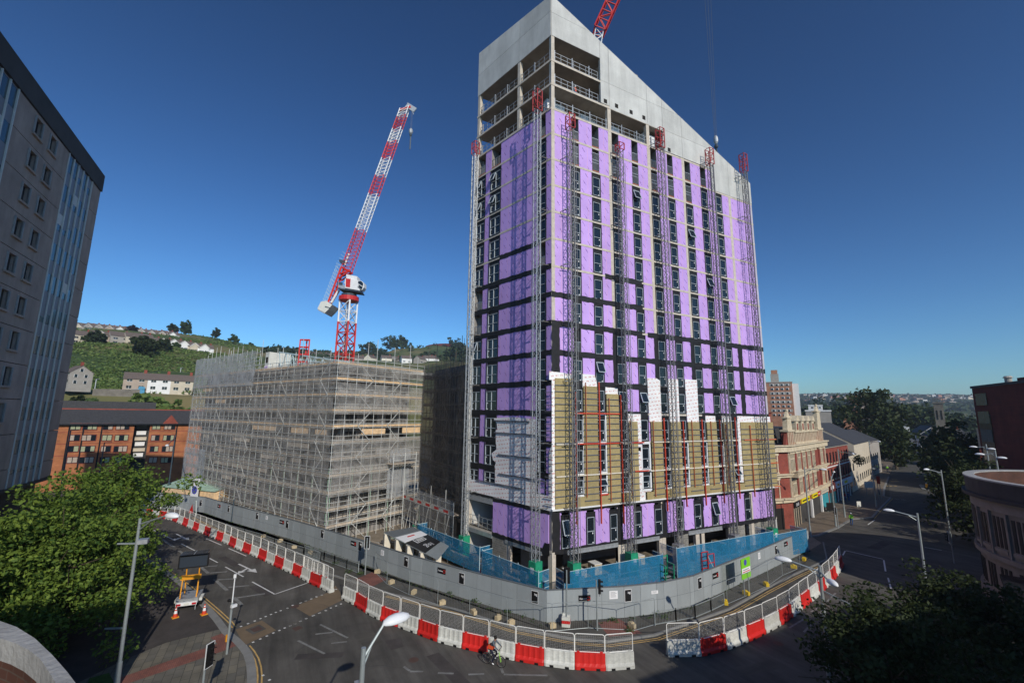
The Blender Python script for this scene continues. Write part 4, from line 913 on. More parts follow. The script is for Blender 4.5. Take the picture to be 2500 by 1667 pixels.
# site side pavement and the closed lane between barriers and hoarding
HB = [(-75, -52), (-59, -41.8), (-53.2, -35.9), (-49.3, -32.6), (-40.66, -28.22), (-28.72, -21.4), (-23.2, -18.6), (-14.8, -14.5), (-7.55, -11.1), (-1.9, -8.0), (1.6, -6.0), (5.2, -3.85), (7.2, 2.2), (7.95, 5.8), (8.0, 9.3), (6.95, 15.3), (5.6, 22.8), (4.3, 29.3), (3.3, 35.0)]
KB = [G(x, y) for x, y in [(400, 1215), (480, 1262), (560, 1300), (640, 1335), (720, 1375), (849, 1417), (950, 1450), (1117, 1490), (1260, 1535), (1400, 1562), (1480, 1568), (1597, 1552), (1690, 1520), (1780, 1488), (1866, 1440), (1935, 1405), (2019, 1367), (2010, 1325)]]
flat('pavement', HB[2:]+[xy(p) for p in KB[::-1]], .0, 'asphalt_old', .11)
flat('building_site', [(p[0], p[1]) for p in HB]+[(2, 40), (-20, 60), (-75, 20)], .012, 'soil')
flat('dropped_kerb', [xy(cB(*p)) for p in [(560, 560), (700, 500), (820, 560), (700, 620)]], .114, 'red_paving'); flat('dropped_kerb', [xy(cC(*p)) for p in [(380, 1300), (560, 1265), (760, 1390), (480, 1420)]], .114, 'red_paving')
b = MB()
for a, c in zip(KB, KB[1:]): b.bar(a+_Z*.06, c+_Z*.06, .16, 'kerb', h=.13)
b.build('kerb')['kind'] = 'structure'
# left pavement
LP = [(1050, 640), (1150, 705), (1250, 775), (1340, 850), (1430, 935), (1500, 1010), (1560, 1080), (1620, 1165), (1690, 1220), (1740, 1272), (1775, 1320), (1795, 1380), (1805, 1450), (1806, 1560), (1790, 1800)]
lk = [cA(*p) for p in LP]
flat('pavement', [xy(p) for p in lk]+[(30, -40), (10, -75), (-70, -75), (-72, -52), (-58, -48)], .0, 'asphalt_path', .11)
flat('paving', [xy(cA(*p)) for p in [(900, 1360), (1190, 1242), (1500, 1162), (1600, 1140), (1680, 1215), (1733, 1275), (1768, 1325), (1785, 1380), (1792, 1450), (1790, 1700), (600, 1750), (500, 1560)]], .114, 'paving')
flat('paving', [xy(cA(*p)) for p in [(1510, 1205), (1610, 1167), (1700, 1262), (1600, 1302), (960, 1522), (600, 1650), (500, 1620), (1560, 1250)]], .118, 'red_paving')
b = MB()
for a, c in zip(lk, lk[1:]): b.bar(a+_Z*.062, c+_Z*.062, .5, 'kerb', h=.13)
b.build('kerb')['kind'] = 'structure'
flat('grass_verge', [xy(cA(*p)) for p in [(640, 1500), (780, 1460), (830, 1560), (600, 1600)]], .125, 'grass')
# pavement in front of the shops
SP = [cE(*p) for p in [(340, 1560), (520, 1550), (700, 1480), (830, 1402), (1010, 1390), (1090, 1300), (1175, 1215), (1110, 1200), (1120, 1120), (1158, 1025)]]
SI = [p+Vector((-11, -2, 0)) for p in SP]; b = MB()
for i in range(len(SP)-1): b.hexa([SP[i], SP[i+1], SI[i+1], SI[i]]+[q+_Z*.11 for q in (SP[i], SP[i+1], SI[i+1], SI[i])], 'shop_paving')
b.hexa([SP[-1], Vector((-46, 180, 0)), Vector((-57, 178, 0)), SI[-1]]+[q+_Z*.11 for q in (SP[-1], Vector((-46, 180, 0)), Vector((-57, 178, 0)), SI[-1])], 'shop_paving'); b.build('pavement')['kind'] = 'structure'
b = MB(); [b.bar(a+_Z*.062, c+_Z*.062, .35, 'kerb', h=.13) for a, c in zip(SP, SP[1:])]; b.build('kerb')['kind'] = 'structure'
# markings (one sheet object per kind of marking)
def marks(name, segs, w, m, z=.012, f=None):
    b = MB()
    for a, c in segs:
        a, c = f(*a), f(*c); d = (c-a).normalized(); n = Vector((-d.y, d.x, 0))*w/2; b.sheet([xy(a-n), xy(c-n), xy(c+n), xy(a+n)], z, m)
    o = b.build(name); o['kind'] = 'structure'; return o
marks('lane_marking', [((1045, 400), (1125, 432)), ((1170, 455), (1260, 498)), ((1300, 520), (1400, 570)), ((1452, 598), (1562, 655)), ((1617, 686), (1748, 757)), ((1810, 793), (1972, 882)), ((1972, 882), (2205, 802)), ((1480, 483), (1590, 530)), ((1640, 553), (1768, 608))], .13, 'line_white', f=cA)
marks('worn_marking', [((1165, 490), (1250, 545)), ((1285, 570), (1370, 630)), ((1410, 660), (1495, 732)), ((1540, 775), (1630, 855)), ((1680, 905), (1735, 958)), ((1350, 605), (1410, 600)), ((1400, 643), (1480, 638)), ((1460, 685), (1560, 678)), ((1510, 730), (1630, 720)), ((1540, 780), (1700, 770)), ((1640, 832), (1790, 820)), ((1700, 908), (1900, 878))], .28, 'line_worn', f=cA)
marks('worn_marking', [((275, 920), (500, 1030)), ((92, 1052), (310, 1160)), ((235, 1000), (375, 985)), ((365, 1075), (495, 1060)), ((1010, 1305), (1120, 1305)), ((1240, 1318), (1370, 1322)), ((1490, 1330), (1620, 1325)), ((1760, 1280), (1775, 1320)), ((1780, 1330), (2140, 1338)), ((960, 1265), (1010, 1300))], .17, 'line_worn', f=cB)
marks('worn_marking', [((270, 985), (330, 950)), ((320, 1015), (410, 935)), ((90, 1115), (215, 1040)), ((210, 1150), (280, 1075)), ((400, 900), (470, 830))], .15, 'line_worn', f=cD)
marks('lane_marking', [((555, 483), (860, 552)), ((865, 560), (880, 652)), ((900, 705), (930, 812)), ((1200, 455), (1340, 480)), ((530, 520), (548, 485)), ((735, 270), (790, 232)), ((955, 58), (992, 62)), ((1008, 62), (1045, 68))], .14, 'line_white', f=cD)
marks('lane_marking', [((1130, 1106), (1150, 1106)), ((1165, 1108), (1185, 1108)), ((1205, 1108), (1228, 1108)), ((1180, 1045), (1235, 1050)), ((1175, 1065), (1240, 1065))], .5, 'line_yellow', f=cE)
b = MB()
for sc, (tx, ty), (hx, hy) in ((1, (1265, 450), (1357, 492)), (1, (1712, 665), (1845, 727))):
    a, c = cA(tx, ty), cA(hx, hy); d = (c-a).normalized(); n = Vector((-d.y, d.x, 0)); L = (c-a).length
    b.sheet([xy(a-n*.09), xy(c-d*1.2-n*.09), xy(c-d*1.2+n*.09), xy(a+n*.09)], .012, 'line_white'); b.sheet([xy(c), xy(c-d*1.3+n*.42), xy(c-d*1.3-n*.42)], .013, 'line_white')
    e = a.lerp(c, .5); s_ = n if (n.dot(CP-a) > 0) else -n
    b.sheet([xy(e-d*.12), xy(e+s_*.8+d*.45), xy(e+s_*.8+d*.7), xy(e+d*.2)], .014, 'line_white'); b.sheet([xy(e+s_*1.35+d*.95), xy(e+s_*.55+d*.85), xy(e+s_*.95+d*.2)], .015, 'line_white')
b.build('road_arrow')['kind'] = 'structure'
def offs(pts, k):
    r = []
    for i, p in enumerate(pts):
        a, c = pts[max(0, i-1)], pts[min(len(pts)-1, i+1)]; d = (c-a).normalized(); r.append(p+Vector((-d.y, d.x, 0))*k)
    return r
def line(name, pts, w, m, z=.012):
    b = MB(); l, r = offs(pts, w/2), offs(pts, -w/2)
    for i in range(len(pts)-1): b.sheet([xy(l[i]), xy(r[i]), xy(r[i+1]), xy(l[i+1])], z, m)
    o = b.build(name); o['kind'] = 'structure'; return o
y1 = [cA(*p) for p in [(1058, 625), (1150, 688), (1250, 752), (1350, 828), (1450, 915), (1560, 1010), (1640, 1085), (1668, 1122)]]
for k in (0, .22): line('yellow_line', [p for p in offs(y1, k)], .09, 'line_yellow')
y2 = [cA(*p) for p in [(1765, 1258), (1800, 1300), (1828, 1350), (1845, 1410), (1850, 1470), (1845, 1560)]]
for k in (0, .22): line('yellow_line', offs(y2, k), .09, 'line_yellow')
for k in (.35, .57): line('yellow_line', [p for p in offs(KB[1:5], -k)], .09, 'line_yellow')
for k in (.35, .57): line('yellow_line', [p for p in offs(KB[6:17], -k)], .09, 'line_yellow')
line('yellow_line', [p+_Z*0 for p in offs(SP[4:7], -.3)], .12, 'line_yellow')
b = MB()
dots = [(1730, 1113), (1780, 1093), (1828, 1074), (1870, 1057), (1907, 1042), (1945, 1027), (1980, 1012), (2015, 1000), (2062, 982), (2100, 962), (2160, 943), (2195, 930), (2235, 915), (2270, 900), (2310, 888), (1762, 1250), (1817, 1226), (1868, 1203), (1915, 1182), (1962, 1160), (2005, 1142), (2043, 1124), (2083, 1107), (2118, 1092), (2157, 1075), (2200, 1057), (2245, 1037), (2290, 1018), (2340, 1000), (1888, 1464), (1934, 1497)]
for p in [cA(*q) for q in dots]+[cB(*q) for q in ((28, 930), (68, 912), (110, 893), (158, 872), (222, 846), (272, 825), (318, 805), (362, 785), (405, 768), (445, 752), (7, 787), (112, 744), (155, 727), (200, 712), (245, 695), (288, 680), (405, 632))]: b.box((p.x, p.y, .012), (.14, .14, .01), 'line_white', .5)
b.build('crossing_stud')['kind'] = 'structure'
b = MB(); b.sheet([xy(cB(*p)) for p in [(60, 775), (190, 852), (450, 722), (440, 655), (400, 600), (345, 655)]], .008, 'tan_patch'); b.sheet([xy(cA(*p)) for p in [(1690, 1135), (1880, 1070), (1982, 1140), (1755, 1248)]], .008, 'tan_patch')
b.sheet([xy(cA(*p)) for p in [(1758, 1137), (1862, 1098), (1912, 1130), (1815, 1172)]], .011, 'asphalt'); b.sheet([xy(cA(*p)) for p in [(1795, 1135), (1855, 1110), (1890, 1130), (1825, 1155)]], .014, 'brown_patch')
b.sheet([xy(cA(*p)) for p in [(2095, 1125), (2150, 1108), (2176, 1122), (2122, 1147)]], .012, 'brown_patch'); b.sheet([xy(cB(*p)) for p in [(800, 1050), (930, 1030), (960, 1100), (860, 1130)]], .009, 'asphalt_path')
for px, py, w, l, a, m in ((640, 1440, 1.0, 3.2, .4, 'asphalt_path'), (560, 1370, .8, 4.5, .42, 'asphalt_path'), (900, 1560, 1.4, 2.2, .2, 'asphalt_old'), (1100, 1640, .9, 5, .15, 'asphalt_path'), (1300, 1655, 1.6, 1.6, .5, 'asphalt_old'), (780, 1600, .7, 3, 1.2, 'asphalt_path'), (1020, 1530, .5, 6, .45, 'asphalt_path'), (1850, 1630, 1, 3, 1.4, 'asphalt_old'), (2150, 1330, 1.2, 6, 1.7, 'asphalt_path'), (480, 1310, .5, 9, .4, 'asphalt_old')):
    p = G(px, py); d = Vector((math.cos(a), math.sin(a), 0)); n = Vector((-d.y, d.x, 0)); b.sheet([xy(p-d*l/2-n*w/2), xy(p+d*l/2-n*w/2*.9), xy(p+d*l/2*1.03+n*w/2), xy(p-d*l/2+n*w/2)], .0065, m)
for px, py in ((720, 1480), (1010, 1610), (640, 1345), (1230, 1600), (1900, 1570)): p = G(px, py); b.add([(p.x+.33*math.cos(k*.45), p.y+.33*math.sin(k*.45), .0105) for k in range(14)], [tuple(range(14))], 'brown_patch')
for k in range(9):
    p = G(random.uniform(600, 1500), random.uniform(1450, 1650)); a = random.uniform(0, 3)
    for j in range(6): q = p+Vector((math.cos(a), math.sin(a), 0))*random.uniform(.5, 1.1); b.bar(p+_Z*.006, q+_Z*.006, .025, 'inner_dark', h=.006); p = q; a += random.uniform(-.5, .5)
b.build('road_patch')['kind'] = 'structure'
random.seed(11)
# verge weeds by the hoarding
def leafclump(b, c, r, n, m, s=.12, flat_=1.):
    for _ in range(n):
        d = Vector((random.gauss(0, 1), random.gauss(0, 1), random.gauss(0, 1))).normalized()*(random.random()**.45); p = Vector((c[0]+d.x*r[0], c[1]+d.y*r[1], c[2]+d.z*r[2]))
        a = Vector((random.gauss(0, 1), random.gauss(0, 1), random.gauss(0, .7))).normalized(); e = a.cross(Vector((random.gauss(0, 1), random.gauss(0, 1), random.gauss(0, 1)))).normalized(); q = s*random.uniform(.6, 1.4)
        b.add([p-a*q-e*q*.2, p+e*q*.62, p+a*q+e*q*.1, p-e*q*.62], [(0, 1, 2, 3)], m)
b = MB()
for x, y, s in ((1178, 1472, .5), (1195, 1476, .5), (1160, 1472, .3), (1240, 1500, .35), (850, 1400, .5), (880, 1405, .5), (1537, 1545, .4), (1600, 1500, .5), (1500, 1520, .35), (1620, 1510, .4), (1005, 1415, .3), (1100, 1452, .3), (760, 1345, .3), (820, 1380, .4), (1285, 1505, .3)):
    p = G(x, y); leafclump(b, (p.x, p.y, .2), (s, s, .25), 60, 'leaf_mid', .08)
for k in range(260):
    i = random.randrange(3, len(HB)-1); t = random.random(); u = Vector((*HB[i], 0)).lerp(Vector((*HB[i+1], 0)), t) if i+1 < len(HB) else Vector((*HB[i], 0)); d = CP-u; d.z = 0; u += d.normalized()*random.uniform(.05, .8); leafclump(b, (u.x, u.y, .15), (.15, .15, .08), 5, 'leaf_mid', .06)
b.build('weeds')['kind'] = 'stuff'
# ================================================================ HOARDING
hr = root('site_hoarding', (5.2, -3.85, 0), 'long grey timber hoarding with black square logo panels round the building site', 'hoarding')
HBv = [Vector((*p, 0)) for p in HB]
cum = [0]
for a, c in zip(HBv, HBv[1:]): cum.append(cum[-1]+(c-a).length)
def hp(s):
    for i in range(len(cum)-1):
        if s <= cum[i+1] or i == len(cum)-2:
            a, c = HBv[i], HBv[i+1]; d = (c-a).normalized(); return a+d*(s-cum[i]), d
s = 15.; pan = MB(); BW = 1.22*1.22
while s < cum[-1]-.1:
    e = min(s+1.5, cum[-1]); i = next(j for j in range(len(cum)-1) if s < cum[j+1]-.05)
    if e > cum[i+1]-.4: e = cum[i+1]
    a, _ = hp(s+.001); c, _ = hp(e-.001); d = (c-a).normalized(); n = Vector((d.y, -d.x, 0)); F = Frame(a, d, n); L = (c-a).length
    b = MB(); F.box(b, .012, L-.012, .02, 2.38, -.03, 0, 'hoarding'); F.box(b, 0, L, .0, 2.36, -.04, -.014, 'hoard_edge'); F.box(b, 0, L, 2.38, 2.44, -.12, .03, 'hoard_edge'); F.box(b, 0, L, 1.15, 1.17, -.0, .006, 'hoard_edge'); F.box(b, -.05, .05, 0, 2.36, -.16, -.05, 'board_old')
    child(b, 'hoarding_panel', hr); s = e
def on_hoard(px, py):   # place on the hoarding hit by the sight line
    d = ray(px, py); best = None
    for a, c in zip(HBv, HBv[1:]):
        n = Vector((c.y-a.y, a.x-c.x, 0)); dn = d.dot(n)
        if abs(dn) < 1e-9: continue
        t = (a-CP).dot(n)/dn; p = CP+d*t; u = (p-a).dot(c-a)/(c-a).length_squared
        if -.01 <= u <= 1.01 and t > 0 and -.5 < p.z < 3: best = (t, p, (c-a).normalized()) if best is None or t < best[0] else best
    if best: _, p, d2 = best; return Frame((p.x, p.y, 0), d2, (d2.y, -d2.x, 0)), p.z
    return None, 0
def poster(px, py, w, h, kind):
    F, z = on_hoard(px, py)
    if not F: return
    b = MB(); z = min(max(z, h/2+.2), 2.3-h/2)
    if kind == 'isg':
        F.box(b, -w/2, w/2, z-h/2, z+h/2, .006, .02, 'white'); F.box(b, -w/2+.03, w/2-.03, z-h/2+.03, z+h/2-.03, .02, .026, 'black'); o = child(b, 'poster', hr); wall_text('isg', F, .16*w, z+h*.16, .03, h*.2, 'white', o).matrix_parent_inverse = Matrix.Translation(-hr.location)
    elif kind == 'connect':
        F.box(b, -w/2, w/2, z-h/2, z+h/2, .008, .025, 'black'); o = child(b, 'poster', hr); wall_text('Connect', F, -.12*w, z-h*.12, .03, h*.26, 'white', o).matrix_parent_inverse = Matrix.Translation(-hr.location)
        b = MB(); pts = [F.P(.33*w+.14*w*math.cos(t), z+.26*h*math.sin(t), .035) for t in [k*.6 for k in range(-4, 6)]]; b.path(pts, .035, 'plastic_red', n=4); sub(b, 'emblem', o, hr)
    elif kind == 'notice':
        F.box(b, -w/2, w/2, z-h/2, z+h/2, .006, .02, 'white'); o = child(b, 'notice', hr); b = MB()
        for k in range(5): F.box(b, -w*.36, w*random.uniform(.2, .4), z+h*(.3-.14*k), z+h*(.34-.14*k), .02, .024, 'rail_grey')
        sub(b, 'lettering', o, hr)
cBp = lambda x, y: (700+x/3.36, 1250+y/3.36); cCp = lambda x, y: (1350+x/3.4846, 1150+y/3.4846); cAp = lambda x, y: (x/2.94, 1150+y/2.94)
for p in [cBp(293, 177), cBp(603, 278), cBp(980, 405), cBp(1435, 542), cBp(2035, 695), cBp(5, 98), cAp(1248, 190), cAp(1442, 227), cAp(1642, 268), cAp(1847, 319), cAp(2062, 380), cCp(638, 1055), cCp(1247, 950), cCp(1604, 792), cCp(1896, 668), cCp(2108, 580)]: poster(*p, .62, .92, 'isg')
for p in [cBp(548, 255), cBp(1271, 480), cAp(1183, 172), cAp(1572, 249), cAp(2023, 364), cCp(268, 1080), cCp(1381, 885), cCp(1980, 617)]: poster(*p, .98, .48, 'connect')
for p, w, h in [(cBp(785, 332), .5, .5), (cAp(1309, 198), .45, .5), (cAp(1915, 333), .45, .45), (cCp(515, 1050), .7, .6), (cCp(865, 1027), .62, .24), (cCp(1753, 718), .5, .6), (cBp(670, 297), .2, .25)]: poster(*p, w, h, 'notice')
F, z = on_hoard(*cCp(1470, 1000)); b = MB(); F.box(b, -.6, .65, 0, 2.35, -.02, .02, 'steel_post'); F.box(b, .25, .45, .5, 1.0, .02, .03, 'hoard_edge'); child(b, 'gate', hr)
# ================================================================ WATER FILLED BARRIERS AND MESH TOPS
def barrier_proto(m, lab):
    r = root('water_barrier', (0, 0, 0), lab, 'barrier'); b = MB(); L = 1.0
    prof = [(-.26, .03), (.26, .03), (.26, .22), (.15, .36), (.13, .96), (-.13, .96), (-.15, .36), (-.26, .22)]
    n = 8; xs = [-L+.02, -L+.12]+[-L+.12+(2*L-.24)*k/14 for k in range(1, 14)]+[L-.12, L-.02]
    vs = []; 
    for i, x in enumerate(xs):
        rib = .028 if i in (3, 4, 6, 7, 9, 10, 12, 13) else 0
        for j, (y, z) in enumerate(prof):
            yy = y-math.copysign(rib, y) if j in (3, 4, 5, 6) else y; vs.append((x, yy*(.8 if i in (0, len(xs)-1) else 1), z))
    fs = [(i*n+j, i*n+(j+1) % n, (i+1)*n+(j+1) % n, (i+1)*n+j) for i in range(len(xs)-1) for j in range(n)]+[tuple(range(n-1, -1, -1)), tuple((len(xs)-1)*n+j for j in range(n))]
    b.add(vs, [f[::-1] for f in fs], m)
    for x in (-.5, .5): b.box((x, 0, .085), (.26, .535, .13), 'black')
    for x in (-.75, .75): b.box((x, 0, .98), (.18, .12, .06), m)
    b.build('shell', r); return r
def panel_proto():
    r = root('mesh_barrier', (0, 0, 0), 'p', 'mesh barrier'); b = MB(); L = .95; c = .12
    pts = [(-L, 0, 0), (-L, 0, 1.05-c), (-L+c*.3, 0, 1.05-c*.3), (-L+c, 0, 1.05), (L-c, 0, 1.05), (L-c*.3, 0, 1.05-c*.3), (L, 0, 1.05-c), (L, 0, 0), (-L, 0, 0)]
    b.path([Vector(p) for p in pts], .05, 'mesh_white'); b.build('frame', r); b = MB()
    for k in range(1, 12): b.bar((-L, 0, k*.09), (L, 0, k*.09), .006, 'mesh_white', n=3)
    for k in range(1, 16): b.bar((-L+k*.12, 0, 0), (-L+k*.12, 0, 1.03), .004, 'mesh_white', n=3)
    b.build('wire_mesh', r); return r
bred, bwhite, bpan = barrier_proto('plastic_red', 'x'), barrier_proto('plastic_white', 'x'), panel_proto()
used = set(); CNT = {}
def put(proto, loc, rz, label, group, sc=None):
    if proto.name not in used:
        used.add(proto.name); proto.location = loc; proto.rotation_euler = (0, 0, rz); proto['label'] = label; proto['group'] = group
        if sc: proto.scale = sc
        return proto
    return dup(proto, loc, rz, label, group, sc)
RUN = {'a': 'of the far left run, counted from the left gap', 'b': 'of the middle curved run, counted from the left', 'c': 'of the right hand run, counted from its left end'}
def run(pts, key, start_red, ncount=None, reverse=False, prate=1.0):
    pts = [p.copy() for p in pts]; cu = [0]
    for a, c in zip(pts, pts[1:]): cu.append(cu[-1]+(c-a).length)
    T = cu[-1]; n = ncount or round(T/1.9); st = T/n
    def at(s):
        for i in range(len(cu)-1):
            if s <= cu[i+1]+1e-6 or i == len(cu)-2: return pts[i].lerp(pts[i+1], (s-cu[i])/(cu[i+1]-cu[i]))
    red = start_red; nr = {True: 0, False: 0}
    for k in range(n):
        a, c = at(k*st), at((k+1)*st); m = (a+c)/2; d = c-a; rz = math.atan2(d.y, d.x); nr[red] += 1
        back = Vector((-d.y, d.x, 0)).normalized(); back = back if back.dot(CP-m) < 0 else -back; m2 = m+back*.26
        put(bred if red else bwhite, (m2.x, m2.y, .0), rz+random.uniform(-.02, .02), '%s %s plastic barrier %s' % (NUM[nr[red]-1], 'red' if red else 'white', RUN[key]), 'red and white barriers along the road', (d.length/2.0, 1, 1))
        put(bpan, (m2.x, m2.y, .97), rz+random.uniform(-.03, .03), '%s white framed mesh panel %s' % (NUM[k], RUN[key]), 'mesh panels on top of the barriers', (d.length/1.98, 1, 1.0))
        red = not red
A_ = [cA(*p) for p in [(1000, 300), (1080, 322), (1125, 332), (1225, 352), (1325, 395), (1405, 430), (1500, 470), (1605, 515), (1700, 562), (1810, 606), (1930, 664), (2060, 724), (2215, 798), (2352, 868)]]+[cB(*p) for p in [(85, 528), (180, 585), (265, 622), (350, 668)]]
run(A_[::-1], 'a', False)
B_ = [cB(*p) for p in [(440, 712), (545, 762), (640, 828), (765, 893), (920, 950), (1080, 1008), (1255, 1077), (1455, 1125), (1650, 1170), (1880, 1225), (2120, 1267)]]+[G(*p) for p in [(1406, 1636), (1483, 1639), (1552, 1633)]]
run(B_, 'b', False, 13)
C_ = [G(*p) for p in [(1632, 1605), (1703, 1606), (1760, 1593), (1809, 1577), (1851, 1558), (1886, 1541), (1918, 1521), (1939, 1507), (1961, 1488), (1982, 1470), (2000, 1458), (2016, 1440), (2032, 1424), (2049, 1403), (2062, 1379)]]
run(C_, 'c', False, 14)
# ================================================================ TEMPORARY FENCE between pavement and lane
hf = root('mesh_fence', (0, 0, 0), 'grey temporary mesh fence on block feet along the pavement outside the hoarding', 'fence')
def heras(p, q, lean=0):
    b = MB(); d = (q-p).normalized(); z1 = 2.0
    P = [p+_Z*.12, p+_Z*z1, q+_Z*z1, q+_Z*.12]
    b.path([P[0], p+_Z*(z1-.1), p+d*.1+_Z*z1, q-d*.1+_Z*z1, q+_Z*(z1-.1), P[3], P[0]], .045, 'steel_post', n=5)
    L = (q-p).length
    for k in range(1, int(L/.16)): b.bar(p+d*k*.16+_Z*.15, p+d*k*.16+_Z*z1, .006, 'steel_post', n=3)
    child(b, 'fence_panel', hf)
hpts = [G(x, y) for x, y in [(915, 1398), (944, 1428), (998, 1454), (1068, 1479), (1146, 1502), (1238, 1530), (1348, 1544)]]+[cC(*p) for p in [(300, 1345), (700, 1365), (870, 1315)]]
for a, c in zip(hpts, hpts[1:]): heras(a, c)
hp2 = [cC(*p) for p in [(1485, 1140), (1670, 1060), (1835, 980), (1955, 895), (2105, 830)]]
for a, c in zip(hp2, hp2[1:]): heras(a, c)
fk = 0
FOOT = [(cBp(745, 490), 'block_foot'), (cBp(858, 577), 'block_foot'), (cBp(1043, 660), 'block_foot'), (cBp(1275, 747), 'block_foot'), (cBp(1533, 825), 'block_foot'), (cBp(1735, 872), 'block_foot'), (cBp(1840, 912), 'block_foot'), (cBp(2178, 938), 'block_foot'), (cCp(672, 1318), 'block_foot'), (cCp(1468, 1120), 'yellow_plastic'), (cCp(1645, 1040), 'yellow_plastic'), (cCp(1815, 965), 'yellow_plastic'), (cCp(2050, 815), 'yellow_plastic'), (cCp(2138, 750), 'yellow_plastic'), (cAp(1890, 468), 'block_foot'), (cAp(2010, 500), 'block_foot'), (cAp(2110, 545), 'block_foot'), (cAp(2230, 585), 'block_foot')]
for i, ((x, y), m) in enumerate(FOOT):
    p = G(x, y+3, .11); r = root('fence_foot', (p.x, p.y, .11), '%s %s weight block on the pavement, counted from the left' % (NUM[i], 'yellow' if m[0] == 'y' else 'pale concrete'), 'fence foot', 'weight blocks holding the temporary fence'); b = MB()
    b.box((p.x, p.y, .28), (.55, .3, .3), m, random.uniform(0, 3)); b.box((p.x, p.y, .46), (.3, .2, .08), m, random.uniform(0, 3)); child(b, 'block', r)
# pedestrian guardrail
def guard(pts, label):
    r = root('pedestrian_guardrail', pts[0], label, 'railing'); 
    for p, q in zip(pts, pts[1:]):
        b = MB(); b.bar(p, p+_Z*1.1, .07, 'steel_post'); b.bar(q, q+_Z*1.1, .07, 'steel_post'); b.bar(p+_Z*1.05, q+_Z*1.05, .05, 'steel_post'); b.bar(p+_Z*.2, q+_Z*.2, .05, 'steel_post'); L = (q-p).length; d = (q-p)/L
        for k in range(1, int(L/.14)): b.bar(p+d*k*.14+_Z*.2, p+d*k*.14+_Z*1.05, .016, 'steel_post', n=3)
        child(b, 'rail_panel', r)
guard([cC(*p) for p in [(868, 1325), (1048, 1293), (1212, 1262), (1348, 1205), (1458, 1150)]], 'grey pedestrian guardrail right of the tower corner behind the barriers')
guard([cA(*p) for p in [(1620, 440), (1750, 480), (1880, 520), (1965, 552), (2050, 580), (2180, 620), (2300, 660)]]+[cB(*p) for p in [(135, 350), (215, 375), (305, 410), (390, 440), (490, 475), (585, 515)]], 'long grey pedestrian guardrail along the left pavement by the hoarding')
# ================================================================ STREET FURNITURE
def lamp(base, H, heads, label, r0=.11, head_r=.55, m='steel_post', sign=None, hm='lamp_white'):
    r = root('street_lamp', (base.x, base.y, base.z), label, 'street lamp', 'street lamps along the roads'); x, y, z0 = base
    b = MB(); b.cone((x, y, z0), (x, y, z0+H), r0, r0*.72, m, 12); b.cone((x, y, z0), (x, y, z0+1.4), r0*1.5, r0*1.3, m, 12); child(b, 'pole', r)
    for hx, hy, hz in heads:   # head centre
        h = Vector((hx, hy, hz)); top = Vector((x, y, z0+H-.35)); d = (h-top); d.z = 0; L = d.length; d.normalize()
        b = MB(); e = h-d*head_r*.9; b.bar(top, e, .10, m, n=6); b.bar(top-_Z*.35, top.lerp(e, .45), .07, m, n=6); child(b, 'arm', r)
        b = MB(); q = []; n = 12; vs = []; fs = []; s = Vector((-d.y, d.x, 0))
        for j in range(7):
            t = j/6*math.pi
            for i in range(n):
                a = 2*math.pi*i/n; p = h+d*(-head_r*math.cos(t))+s*(head_r*.46*math.sin(t)*math.cos(a))+_Z*((head_r*.42 if math.sin(a) > 0 else head_r*.2)*math.sin(t)*math.sin(a)); vs.append(p)
        for j in range(6):
            for i in range(n): fs.append((j*n+i, j*n+(i+1) % n, (j+1)*n+(i+1) % n, (j+1)*n+i))
        b.add(vs, fs, hm); child(b, 'lamp_head', r, smooth=True)
    return r
def headat(px, py, base, H, dz=.35):   # the head lies on its sight line at arm height
    return tuple(G(px, py, base.z+H+dz-.35))
p = G(283, 1680); H_ = topz(p, 1265); lamp(p, H_, [headat(420, 1260, p, H_, .7)], 'tall grey street lamp at lower left in front of the leafy tree, single white head')
b = MB()
L1 = bpy.data.objects[[o.name for o in bpy.data.objects if o.name.startswith('street_lamp')][0]]
for z, s in ((7.0, -1), (2.3, -1)): b.bar((p.x, p.y, z+.9), (p.x-.4, p.y-1.0, z+.9), .08, 'steel_post')
b.box((p.x, p.y+.3, 8.0), (.5, .5, .25), 'galv'); child(b, 'bracket', L1)
